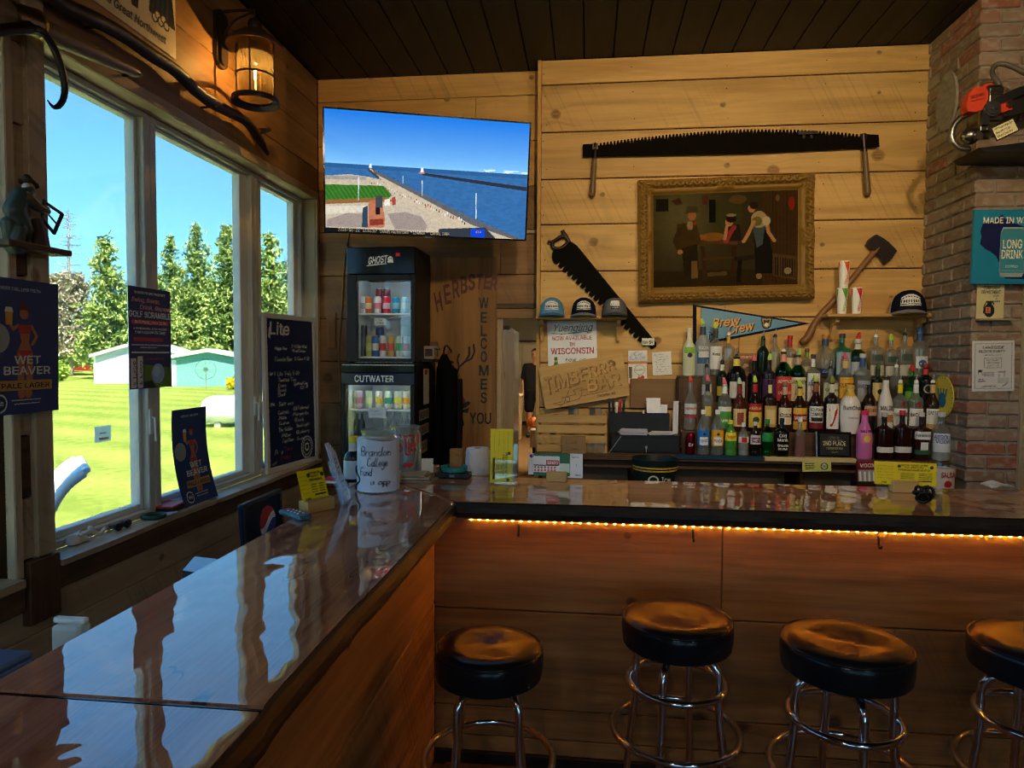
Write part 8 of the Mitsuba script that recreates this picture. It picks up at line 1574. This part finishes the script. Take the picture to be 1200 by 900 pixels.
add('hat', cat(body_mesh([(fp(32, 210), .017, fp(36, 213), .016)], (), 6, .007), moved(trimesh.creation.cylinder(.030, .004, sections=24), trimesh.transformations.translation_matrix(fp(34, 215)) @ rotm(-.35, [1, 0, 0]))), 'satin', (52, 40, 32), k, smooth=30)
def bar_(a, b_, r_): return sweep([fp(*a), fp(*b_)], r_, 6)
add('saw', cat(bar_((51, 236), (73, 251), .0055), bar_((52, 246), (66, 262), .003), bar_((50, 257), (63, 273), .0055), bar_((73, 251), (63, 274), .0065), bar_((52, 234), (49, 260), .0055)), 'satin', (54, 48, 44), k)
st = [fp(43, 256), fp(47, 275), fp(48, 293)]; add('stump', sweep(st, [.016, .024, .030], 10), 'satin', (58, 36, 26), k, smooth=35)
b0, b1 = at_x(-2, 297, XF), at_x(73, 297, XF); wood('base', bevel_box(XL + .018, XF + .04, b0[1], b1[1], b1[2] - .012, b1[2] + .008, .003), 3, k, along=(0, 1, 0))
# posters
def beaver(p, w, h):
    W_ = (206, 206, 200); sk = (170, 104, 66)
    p.text('MORE TAIL, LESS TEETH', w * .5, h * .915, h * .022, (176, 180, 190), w * .50, True, 'c').circle(w * .20, h * .56, w * .155, (150, 150, 148))
    # woman raising a glass: hair, head, bust, waist, hips, legs, arms
    p.limb = p.line
    p.line([(w * .50, h * .40), (w * .49, h * .24), (w * .50, h * .14)], w * .085, sk).line([(w * .60, h * .40), (w * .60, h * .24), (w * .585, h * .14)], w * .085, sk).poly([(w * .46, h * .66), (w * .63, h * .66), (w * .595, h * .54), (w * .66, h * .42), (w * .43, h * .42), (w * .50, h * .54)], sk)
    p.line([(w * .46, h * .66), (w * .40, h * .63), (w * .365, h * .66)], w * .036, sk).line([(w * .63, h * .655), (w * .70, h * .58), (w * .64, h * .52)], w * .036, sk).circle(w * .535, h * .745, w * .055, sk).poly([(w * .47, h * .75), (w * .49, h * .80), (w * .545, h * .825), (w * .595, h * .80), (w * .60, h * .74), (w * .575, h * .775), (w * .50, h * .775)], (96, 40, 26)).circle(w * .53, h * .815, w * .028, (96, 40, 26))
    p.poly([(w * .455, h * .665), (w * .63, h * .665), (w * .615, h * .60), (w * .475, h * .60)], (170, 44, 56)).poly([(w * .44, h * .475), (w * .65, h * .475), (w * .56, h * .415), (w * .53, h * .415)], (170, 44, 56))
    p.poly([(w * .31, h * .66), (w * .385, h * .66), (w * .395, h * .76), (w * .30, h * .76)], (206, 150, 50)).poly([(w * .295, h * .755), (w * .40, h * .755), (w * .385, h * .79), (w * .31, h * .79)], (226, 222, 210))
    p.text('WET', w * .58, h * .375, h * .058, W_, w * .34, True, 'c').text('BEAVER', w * .58, h * .295, h * .058, W_, w * .60, True, 'c')
    p.rect(w * .22, h * .175, w * .68, h * .075, (176, 132, 62)).text('PALE LAGER', w * .56, h * .193, h * .036, (24, 26, 44), w * .62, True, 'c')
    p.circle(w * .22, h * .085, w * .10, W_).circle(w * .22, h * .085, w * .083, (26, 42, 92)).text('WB', w * .22, h * .07, h * .03, W_, w * .11, True, 'c').rect(w * .37, h * .098, w * .38, h * .009, (170, 176, 190)).rect(w * .40, h * .070, w * .33, h * .009, (170, 176, 190)); return p
NAVY = (34, 54, 112)
k = thing('pin_up_poster', 'large navy pin-up beer poster on the pier, left of the window', 'poster'); Xp = XL + .055
a, b_ = at_x(72, 480, Xp), at_x(62, 333, Xp); z0, z1 = a[2], b_[2]; h = z1 - z0; w = h * .71
M = SIDE(a[1] - w, z0, Xp); M = frame((Xp, (a[1] + b_[1]) / 2 - w, z0), (0.0, 1, 0), (.02, 0, 1)); add('sheet', moved(box(0, w, 0, h, -.0015, 0), M), 'satin', NAVY, k); p = Print(M, .0004); beaver(p, w, h).done(k)
for zz in (z0 + .03, z1 - .03): add('tape', box(XL + .017, Xp - .0015, M[1, 3] + w * .45, M[1, 3] + w * .55, zz - .01, zz + .01), 'satin', (190, 190, 180), k)
k = thing('pin_up_poster', 'small curling navy pin-up beer poster standing on the sill in the middle pane', 'poster')
a, b_ = at_x(215, 578, XL - .02), at_x(254, 566, XL - .02); c3, c4_ = at_x(241, 475, XL - .075), at_x(201, 479, XL - .075); w = np.linalg.norm((b_ - a)[:2]); z0 = WZ0 + .0008; h = (c3[2] + c4_[2]) / 2 - z0
yb0, yt0 = a[1], c4_[1]
def curl(m):
    v = np.array(m.vertices); t = v[:, 1] / h; s = v[:, 0]
    X = XL - .012 - .062 * (1 - (1 - np.clip(t, 0, 1)) ** 2.2); Yv = yb0 + (yt0 - yb0) * np.clip(t, 0, 1) ** 1.0 + s
    m.vertices = np.stack([X + v[:, 2] * 1.0, Yv - .012 * np.sin(np.clip(t, 0, 1) * np.pi), z0 + v[:, 1] * .985], 1); return m
bs = sbox(0, 0, w, h); sg, scol = grid_picture(w, h, 4, 40, lambda X, Y: np.zeros(X.shape + (3,)) + lin(NAVY)); add('sheet', curl(sg), 'satin', scol, k, smooth=True)
p = Print(np.eye(4), .0004); beaver(p, w, h); ms = [(curl(m.subdivide_to_size(.03, max_iter=10)), c_) for m, c_ in p.parts]; add('print', trimesh.util.concatenate([m for m, _ in ms]), 'satin', np.vstack([np.tile(c_, (len(m.vertices), 1)) for m, c_ in ms]), k, kind='stuff')
k = thing('golf_poster', 'purple golf scramble poster taped to the window mullion', 'poster'); Xp = XG + .057
a, b_ = at_x(152, 457, Xp), at_x(201, 452.5, Xp); c4_ = at_x(150, 334, Xp); z0, z1 = (a[2] + b_[2]) / 2, (c4_[2] + at_x(200, 342, Xp)[2]) / 2; w, h = b_[1] - a[1], z1 - z0; M = SIDE(a[1], z0, Xp)
gp, gcol = grid_picture(w, h, 40, 90, lambda X, Y: lin((52, 52, 108)) * np.clip(1.15 - .25 * Y / h, .6, 1.2)[..., None] * np.array([1, 1, 1]) if True else 0); add('sheet', moved(cat(gp), M), 'satin', gcol, k); p = Print(M, .0004)
WH = (222, 222, 228); PK = (214, 150, 160); RD = (190, 50, 70)
p.text("SHARKEY'S BAR PRESENTS", w * .5, h * .935, h * .022, WH, w * .72, True, 'c').text('Swing, Swear,', w * .06, h * .855, h * .042, PK, w * .66, True, shear=.3).text('Drink, Repeat', w * .24, h * .785, h * .042, PK, w * .74, True, shear=.3).text('GOLF SCRAMBLE', w * .5, h * .705, h * .058, WH, w * .98, True, 'c').rect(w * .06, h * .635, w * .88, h * .045, RD).text('SATURDAY, JULY 11TH', w * .5, h * .645, h * .026, (240, 220, 220), w * .74, True, 'c').text('4 PERSON FULL GOLF COURSE', w * .5, h * .585, h * .020, WH, w * .8, True, 'c').text('9 AM & 11:30 PM TEE TIMES', w * .5, h * .545, h * .026, WH, w * .72, True, 'c').rect(w * .1, h * .47, w * .7, h * .035, RD).rect(w * .05, h * .425, w * .9, h * .014, (176, 176, 196)).rect(w * .25, h * .40, w * .4, h * .012, (176, 176, 196)).rect(w * .05, h * .35, w * .9, h * .016, WH)
p.poly([(w * .32, 0), (w, 0), (w, h * .20), (w * .32, h * .24)], (96, 128, 44)).poly([(w * .32, 0), (w * .62, 0), (w * .5, h * .08), (w * .32, h * .06)], (44, 52, 30)).circle(w * .66, h * .145, w * .155, (150, 182, 226)).circle(w * .63, h * .165, w * .09, (180, 206, 240)).text('a very good time', w * .4, h * .285, h * .022, (170, 90, 110), w * .4, True, shear=.2)
p.rect(w * .03, h * .01, w * .12, h * .29, (226, 226, 228)).rect(w * .18, h * .01, w * .12, h * .31, (226, 226, 228))
for x, t in ((.135, '$ 1,600'), (.285, '$ 1,000')): p.text(t, w * x, h * .03, h * .034, (30, 30, 60), h * .24, True, rot=math.pi / 2)
p.done(k)
# sticker on the left pane
k = thing('window_sticker', 'small square white decal on the left window pane', 'sticker'); a, b_ = at_x(111, 519, XG + .002), at_x(130, 498, XG + .002); add('decal', trimesh.Trimesh([(XG + .002, a[1], a[2]), (XG + .002, b_[1], a[2]), (XG + .002, b_[1], b_[2]), (XG + .002, a[1], b_[2])], [(0, 1, 2), (0, 2, 3)]), 'thin_paper', (226, 236, 230), k); p = Print(SIDE(a[1], a[2], XG + .002), .0004); w, h = b_[1] - a[1], b_[2] - a[2]; p.rect(w * .25, h * .12, w * .6, h * .14, (206, 180, 150)).rect(w * .3, h * .5, w * .4, h * .1, (176, 196, 186)).done(k)
# chalkboard leaning in the right pane
k = thing('chalkboard', 'white framed navy menu board leaning in the right window', 'chalkboard'); o = np.array([XL - .062, 4.062, WZ0 + .001]); xe = np.array([XL + .016, 4.694, WZ0]) - o; w = .632; h = 1.03
M = frame(o, xe * (1, 1, 0), (-.020, .004, 1)); fr = .034
for q_ in ((0, w, 0, fr), (0, w, h - fr, h), (0, fr, fr, h - fr), (w - fr, w, fr, h - fr)): add('frame_bar', moved(bevel_box(q_[0], q_[1], q_[2], q_[3], -.012, .012, .003), M), 'satin', (206, 206, 204), k)
add('board', moved(box(fr, w - fr, fr, h - fr, -.008, .004), M), 'satin', (36, 46, 82), k); p = Print(M, .0046); CH = (220, 220, 212)
p.text('Lite', .06, h - .135, .078, (206, 206, 206), .23, True, shear=.08).poly([(.055, h - .155), (.075, h - .165), (.085, h - .09), (.065, h - .09)], (206, 206, 206)).poly([(.215, h - .09), (.235, h - .10), (.235, h - .14), (.225, h - .15)], (206, 206, 206))
for t, x, y, s, wd in (('Happy Hour', .13, .795, .022, .14), ('3 -5 Bar Rail', .32, .81, .022, .20), ('Mixed Drinks', .33, .78, .020, .17), ('Domestic Beer', .13, .72, .028, .20), ('5 Cans 4 50', .36, .725, .022, .19), ('Seltz 5', .06, .63, .018, .06), ('Lite Truly 5 00', .15, .625, .026, .26), ('Twisted Tea', .15, .585, .024, .22), ('Coors', .15, .55, .022, .10), ('Spotted Cow', .34, .555, .022, .18), ('Busch', .15, .52, .022, .10), ('Kit 4', .42, .525, .022, .10), ('Bud', .15, .49, .022, .08), ('Seltzers', .15, .425, .026, .18), ('IPA', .06, .43, .018, .05), ('Cocktails 8', .14, .37, .024, .16), ('Old Fashioned', .32, .385, .024, .20), ('Mule', .15, .335, .022, .09), ('Margarita', .32, .345, .024, .20), ('Custom', .15, .30, .022, .12), ('Bloody', .34, .305, .024, .12), ('The Golden 6', .14, .255, .026, .20), ('Bud Light', .36, .265, .022, .17), ('Miller', .18, .215, .022, .11), ('Blueberry', .36, .22, .022, .17), ('Tap Beer', .18, .18, .022, .14), ('Sweet', .36, .175, .022, .12), ('Pizza', .10, .11, .030, .09)):
    p.hand(t, x, y, s, CH, wd, pen=.0032)
p.hand('Tacos', .20, .12, .030, (150, 70, 80), .11, pen=.0032).hand('Friday', .16, .07, .028, (150, 70, 80), .12, pen=.0032)
c_ = (w - .145, .115)
p.circle(c_[0], c_[1], .078, CH).circle(c_[0], c_[1], .070, (36, 46, 82)).circle(c_[0], c_[1], .056, CH).circle(c_[0], c_[1], .050, (36, 46, 82)).circle(c_[0], c_[1], .03, CH).circle(c_[0], c_[1], .018, (36, 46, 82))
for i in range(20): a = i * math.pi / 10; p.rect(c_[0] + .063 * math.cos(a) - .003, c_[1] + .063 * math.sin(a) - .003, .006, .006, CH)
p.hand('est', .06, .05, .02, CH, .05).done(k)
# things on the sill
def sill(x, y): p = at_z(x, y, WZ0); return p
SZ = WZ0 + .0006
k = thing('sunglasses', 'dark sunglasses case lying on the sill by the mullion', 'sunglasses'); a = at_x(139, 604, XL - .045); a[0] = XL - .015
for dy in (0, .055): add('lens', moved(trimesh.creation.icosphere(2, 1.0), trimesh.transformations.translation_matrix((a[0] - .03, a[1] + dy, SZ + .018)) @ np.diag([.012, .026, .018, 1])), 'gloss', (14, 18, 34), k, smooth=True)
add('frame', cat(sweep(smooth_path([(a[0] - .03, a[1] + .022, SZ + .024), (a[0] - .03, a[1] + .033, SZ + .026)], 4), .004, 6), sweep(smooth_path([(a[0] - .03, a[1] + .08, SZ + .022), (a[0] - .06, a[1] + .085, SZ + .02), (a[0] - .075, a[1] + .02, SZ + .012)], 12), .0035, 6), sweep(smooth_path([(a[0] - .03, a[1] - .026, SZ + .022), (a[0] - .055, a[1] - .02, SZ + .02), (a[0] - .07, a[1] + .05, SZ + .010)], 12), .0035, 6)), 'satin', (16, 16, 20), k)
k = thing('green_ring', 'dark green rubber ring lying on the sill right of the sunglasses', 'ring'); a = at_x(180, 599, XL - .04); a[0] = XL - .04; add('ring', ring((min(a[0], XL - .03), a[1], SZ + .010), .045, .010, n=36, m=10), 'satin', (24, 70, 54), k, smooth=True); add('strap', bevel_box(min(a[0], XL - .03) - .006, min(a[0], XL - .03) + .006, a[1] + .05, a[1] + .09, SZ, SZ + .012, .002), 'satin', (20, 56, 46), k)
k = thing('wallet', 'bright red folder on a black one, on the sill beside the small poster', 'wallet'); a = at_x(198, 588, XL - .06)
for z0_, z1_, col, nm in ((.0, .022, (26, 24, 26), 'lower_half'), (.0225, .032, (206, 54, 40), 'upper_half')): add(nm, moved(bevel_box(-.05, .05, -.075, .075, z0_, z1_, .003), trimesh.transformations.translation_matrix((XL - .066, a[1] + .02, SZ)) @ rotm(.12, [0, 0, 1])), 'satin', col, k)
k = thing('paper_tag', 'crumpled white paper tag hanging over the edge of the sill', 'tag'); a = sill(201, 604); m_, c__ = grid_picture(.09, .05, 14, 8, lambda X, Y: np.zeros(X.shape + (3,)) + lin((206, 208, 216))); v = np.array(m_.vertices); v = np.stack([XL + .012 - v[:, 1] * .9, a[1] - .03 + v[:, 0], SZ + .004 + .010 * meshkit.fbm(v * 50, 2)], 1); m_.vertices = v; add('paper', m_, 'satin', c__, k, smooth=True); add('string', sweep([(XL - .03, a[1] + .06, SZ + .008), (XL - .04, a[1] + .10, SZ + .004)], .0015, 5), 'satin', (200, 196, 186), k)
k = thing('window_crank', 'folded white window crank on the frame of the left pane', 'window crank'); a = at_x(76, 622, XL - .085); b_ = at_x(112, 620, XL - .085); L = b_[1] - a[1]
add('housing', hull(*[np.array([[x, a[1] + y, z]]) for x, y, z in ((XL - .089, .0, .872), (XL - .089, L * .62, .872), (XL - .05, L * .04, .872), (XL - .05, L * .58, .872), (XL - .089, .02, .905), (XL - .089, L * .5, .912), (XL - .065, L * .25, .905))]), 'satin', (190, 188, 178), k)
add('handle', sweep(smooth_path([(XL - .06, a[1] + L * .3, .900), (XL - .045, a[1] + L * .55, .905), (XL - .04, a[1] + L * .80, .886), (XL - .042, a[1] + L * 1.0, .900)], 20), .008, 8), 'satin', (206, 204, 196), k, smooth=True); add('knob', trimesh.creation.icosphere(2, .012).apply_translation((XL - .058, a[1] + L * .62, .914)), 'satin', (200, 198, 190), k, smooth=True)
# ------------------------------------------------------------------ on the brick pillar
YP = PYF - .006
k = thing('chainsaw', 'antique red and silver chainsaw on a black wall shelf, high on the brick pillar', 'chainsaw'); Yc_ = YP - .16
def cp(x, y, Y=Yc_): p = at_y(x, y, Y); return np.array([p[0], Y, p[2]])
def blob_(x, y, rx, rz, ry, Y=Yc_): p = cp(x, y, Y); return trimesh.creation.icosphere(3, 1.0).apply_transform(np.diag([rx, ry, rz, 1])).apply_translation(p)
s_ = Yc_ / FPX
def prism(pts, y0, y1): return moved(extr(Polygon([(cp(x, y)[0], cp(x, y)[2]) for x, y in pts]).buffer(0), y1 - y0), frame((0, y1, 0), (1, 0, 0), (0, 0, 1)))
RDC = (206, 62, 34)
add('starter_cover', cat(prism([(1124, 130), (1127, 116), (1134, 108), (1144, 107), (1149, 113), (1149, 122), (1144, 133), (1134, 137), (1126, 136)], Yc_ - .07, Yc_ - .01)), 'satin', RDC, k, label='red starter cover'); Print(WALL(cp(1129, 122)[0], cp(1129, 122)[2], Yc_ - .0705), .0004).text('WIZARD', 0, 0, 3 * s_, (60, 20, 16), 14 * s_, True, rot=.25).line([(0, -2.5 * s_), (13 * s_, .5 * s_)], .7 * s_, (60, 20, 16)).done(k)
add('tank', prism([(1145, 108), (1152, 100), (1161, 99), (1160, 109), (1152, 120), (1146, 122)], Yc_ - .02, Yc_ + .05), 'satin', RDC, k, label='red fuel tank'); add('guard_plate', prism([(1160, 128), (1176, 121), (1176, 134), (1164, 138)], Yc_ - .075, Yc_ - .05), 'satin', RDC, k)
add('engine', cat(round_box(cp(1153, 130)[0], cp(1172, 112)[0], Yc_ - .04, Yc_ + .06, cp(1160, 145)[2], cp(1160, 104)[2], .012), *[box(cp(1156, 0)[0] + .0, cp(1172, 0)[0], Yc_ - .05, Yc_ + .05, cp(1160, 104 + 2.4 * i)[2] - .002, cp(1160, 104 + 2.4 * i)[2] + .001) for i in range(5)]), 'metal', (150, 146, 136), k)
add('frame_plate', prism([(1141, 152), (1140, 140), (1143, 132), (1150, 125), (1176, 112), (1200, 103), (1230, 93), (1230, 100), (1200, 112), (1178, 122), (1158, 130), (1150, 137), (1148, 152)], Yc_ - .085, Yc_ - .06), 'metal', (110, 112, 114), k)
add('guide_bar', prism([(1176, 116), (1235, 96), (1240, 112), (1236, 122), (1180, 139), (1168, 140)], Yc_ - .055, Yc_ - .045), 'metal', (120, 120, 118), k)
c_ = cp(1152, 134); add('clutch', cat(*[lathe([(.0001, -.012), (r_, -.012), (r_, .0), (.0001, .002)], 24).apply_transform(rotm(math.pi / 2, [1, 0, 0])).apply_translation(c_ + (0, -.088 - .006 * i, 0)) for i, r_ in enumerate((.040, .030, .014))]), 'satin', (44, 44, 46), k)
add('rear_handle', sweep(smooth_path([cp(1137, 133), cp(1124, 140), cp(1116, 152), cp(1117, 166), cp(1126, 174), cp(1136, 175)], 30), .016, 10), 'metal', (170, 166, 158), k, smooth=True)
add('front_handle', cat(sweep(smooth_path([cp(1172, 118, Yc_ + .03), cp(1170, 98, Yc_ + .02), cp(1163, 82, Yc_ + .0), cp(1166, 77, Yc_ - .02), cp(1190, 80, Yc_ - .05), cp(1215, 94, Yc_ - .06)], 30), .013, 10)), 'satin', (92, 86, 78), k, smooth=True)
add('carburetor', cat(blob_(1136, 160, .05, .042, .05), blob_(1146, 154, .03, .03, .045), round_box(cp(1146, 0)[0], cp(1158, 0)[0], Yc_ - .06, Yc_ + .02, cp(1150, 158)[2], cp(1150, 149)[2], .008), cyl(cp(1140, 163) + (0, -.06, 0), cp(1140, 163) + (0, -.03, 0), .02, 14), cyl(cp(1152, 156) + (0, -.07, 0), cp(1152, 156) + (0, -.03, 0), .012, 12)), 'metal', (140, 136, 128), k, smooth=30)
add('choke_knob', cyl(cp(1172, 129) + (0, -.10, 0), cp(1172, 129) + (0, -.06, 0), .016, 14), 'metal', (130, 126, 120), k)
k = thing('chainsaw_shelf', 'black angled wall shelf that the red chainsaw rests on', 'shelf'); y0_ = YP - .30
shf = [(1134, 177), (1141, 184), (1260, 184), (1260, 132), (1168, 165)]
add('body', prism([(1135, 179.5), (1142, 184.5), (1260, 184.5), (1260, 162), (1180, 174)], Yc_ - .09, YP - .002), 'satin', (18, 18, 19), k); add('lip', prism([(1135, 179.5), (1142, 184.5), (1260, 184.5), (1260, 181), (1144, 181)], Yc_ - .10, Yc_ - .091), 'satin', (24, 24, 26), k)
k, p, w, h, M = flat('caption_card', 'small white caption card in a black frame under the red chainsaw', 'card', ((1164, 167), (1191, 154), (1190, 137), (1164, 149)), Yc_ - .106, (28, 26, 24), thick=.004, edge='frame')
p.rect(w * .04, h * .08, w * .92, h * .84, (226, 218, 176)); 
for i, t in enumerate(('1957 Wizard Chain Saw', 'Model KP 17.2 lbs', 'Wizard Chain Saw')): p.text(t, w * .09, h * (.70 - .26 * i), h * .14, (50, 46, 36), w * (.8, .62, .68)[i], True)
p.done(k)
k, p, w, h, M = flat('tin_sign', 'blue tin drink sign with a navy state outline and a can, on the brick pillar', 'sign', ((1136.5, 333), (1252, 333), (1252, 246), (1139.5, 246.5)), YP - .03, (26, 128, 166), thick=.02, mat='satin', edge='panel')
f = lambda x, y: ((x - 1138.5) / 113.5 * w, (333 - y) / 86.5 * h)
p.poly([f(*v) for v in ((1149, 262), (1153, 260), (1160, 262), (1171, 252), (1174, 257), (1185, 262), (1200, 268), (1214, 272), (1222, 290), (1216, 300), (1219, 318), (1214, 328), (1178, 327), (1174, 322), (1172, 312), (1166, 301), (1160, 296), (1152, 292), (1146, 286), (1148, 278), (1146, 272))], (16, 26, 80))
p.text('MADE IN WISCONSIN', f(1148.5, 0)[0], f(0, 262.5)[1], f(0, 255.5)[1] - f(0, 262.5)[1], (226, 224, 210), f(1238, 0)[0] - f(1148.5, 0)[0], True)
cl, cr = f(1170, 0)[0], f(1199, 0)[0]; cb, ct = f(0, 325)[1], f(0, 267)[1]
p.poly([(cl + .01, cb), (cr - .01, cb), (cr - .002, cb + .02), (cr, cb + .03), (cr, ct - .03), (cr - .012, ct), (cl + .012, ct), (cl, ct - .03), (cl, cb + .03), (cl + .002, cb + .02)], (150, 164, 172)).poly([(cl + .004, cb + .022), (cr - .004, cb + .022), (cr - .002, cb + .03), (cr - .002, ct - .032), (cr - .014, ct - .010), (cl + .014, ct - .010), (cl + .002, ct - .032), (cl + .002, cb + .03)], (60, 140, 160))
p.text('LONG', (cl + cr) / 2, f(0, 291.5)[1], .045, (232, 226, 206), (cr - cl) * .78, True, 'c').text('DRINK', (cl + cr) / 2, f(0, 303.5)[1], .045, (232, 226, 206), (cr - cl) * .86, True, 'c').text('CITRUS', (cl + cr) / 2, f(0, 314)[1], .012, (200, 220, 220), (cr - cl) * .5, True, 'c').rect(cl + .01, f(0, 318)[1], cr - cl - .02, .003, (120, 170, 180)).done(k)
k, p, w, h, M = flat('tin_plaque', 'cream plaque with a black grenade and a red number tag, under the blue tin sign', 'sign', ((1144, 373.5), (1176, 373.5), (1176, 333.5), (1144, 333.5)), YP - .006, (206, 194, 150), thick=.004)
g_ = lambda x, y: ((x - 1144) / 32 * w, (373.5 - y) / 40 * h); BLK_ = (26, 26, 24)
p.text('COMPLAINT', w * .55, h * .86, h * .10, BLK_, w * .62, True, 'c').text('DEPARTMENT', w * .52, h * .73, h * .10, BLK_, w * .70, True, 'c').text('TAKE', w * .70, h * .64, h * .05, (90, 84, 64), None, True, 'c').text('A', w * .72, h * .56, h * .05, (90, 84, 64), None, True, 'c').text('NUMBER', w * .73, h * .48, h * .05, (90, 84, 64), w * .26, True, 'c')
p.poly(aff.scale(Point(w * .47, h * .24).buffer(1, 16), w * .19, h * .20), (30, 34, 32)).rect(w * .38, h * .42, w * .18, h * .10, (30, 34, 32)).poly([(w * .36, h * .52), (w * .60, h * .52), (w * .66, h * .40), (w * .62, h * .40), (w * .58, h * .48), (w * .36, h * .48)], (30, 34, 32)).line([(w * .36, h * .50), (w * .28, h * .36), (w * .27, h * .16)], w * .035, (30, 34, 32)).rect(w * .34, h * .16, w * .18, h * .18, (206, 120, 96)).text('1', w * .43, h * .19, h * .12, (120, 30, 26), None, True, 'c').done(k)
add('ledge', bevel_box(M[0, 3] + .0, M[0, 3] + w * 1.28, YP - .05, YP - .002, M[2, 3] - .012, M[2, 3] - .001, .002), 'satin', (150, 140, 112), k)
k, p, w, h, M = flat('event_flyer', 'white block party flyer with a scalloped border, taped to the brick pillar', 'flyer', ((1138, 459), (1188, 458), (1189, 399), (1140, 399.5)), YP - .004, (212, 212, 216))
I_ = (54, 54, 60)
for i in range(22): p.circle(w * (.07 + .86 * i / 21), h * .945, w * .012, (110, 110, 116)).circle(w * (.07 + .86 * i / 21), h * .055, w * .012, (110, 110, 116))
for i in range(24): p.circle(w * .065, h * (.07 + .86 * i / 23), w * .012, (110, 110, 116)).circle(w * .935, h * (.07 + .86 * i / 23), w * .012, (110, 110, 116))
p.text('LAKESIDE', w * .5, h * .84, h * .055, I_, w * .5, True, 'c').text('BLOCK PARTY', w * .47, h * .765, h * .05, I_, w * .62, True, 'c').rect(w * .28, h * .71, w * .4, h * .012, (120, 120, 126)).rect(w * .28, h * .46, w * .42, h * .20, (120, 120, 126)).rect(w * .295, h * .472, w * .39, h * .176, (212, 212, 216))
for i, t in enumerate(('LIVE MUSIC', 'FOOD & GAMES', 'JULY 25')): p.text(t, w * .49, h * (.60 - .052 * i), h * .030, I_, w * .30, True, 'c')
for i in range(3): p.rect(w * .26, h * (.37 - .035 * i), w * .26, h * .012, (130, 130, 136)).rect(w * .6, h * (.24 - .035 * i), w * .26, h * .012, (130, 130, 136))
p.line([(w * .14, h * .42), (w * .24, h * .42)], w * .02, I_).line([(w * .15, h * .41), (w * .14, h * .33)], w * .012, I_).line([(w * .22, h * .41), (w * .24, h * .33)], w * .012, I_).circle(w * .19, h * .40, w * .035, I_).line([(w * .62, h * .38), (w * .78, h * .38)], w * .02, I_).line([(w * .64, h * .34), (w * .64, h * .27)], w * .012, I_).line([(w * .76, h * .40), (w * .76, h * .28)], w * .012, I_).line([(w * .14, h * .20), (w * .30, h * .20)], w * .025, I_).circle(w * .18, h * .24, w * .018, I_).circle(w * .25, h * .24, w * .018, I_).line([(w * .72, h * .1), (w * .84, h * .16)], w * .02, I_).text('FREE ENTRY', w * .4, h * .085, h * .028, I_, w * .34, True, 'c').done(k)
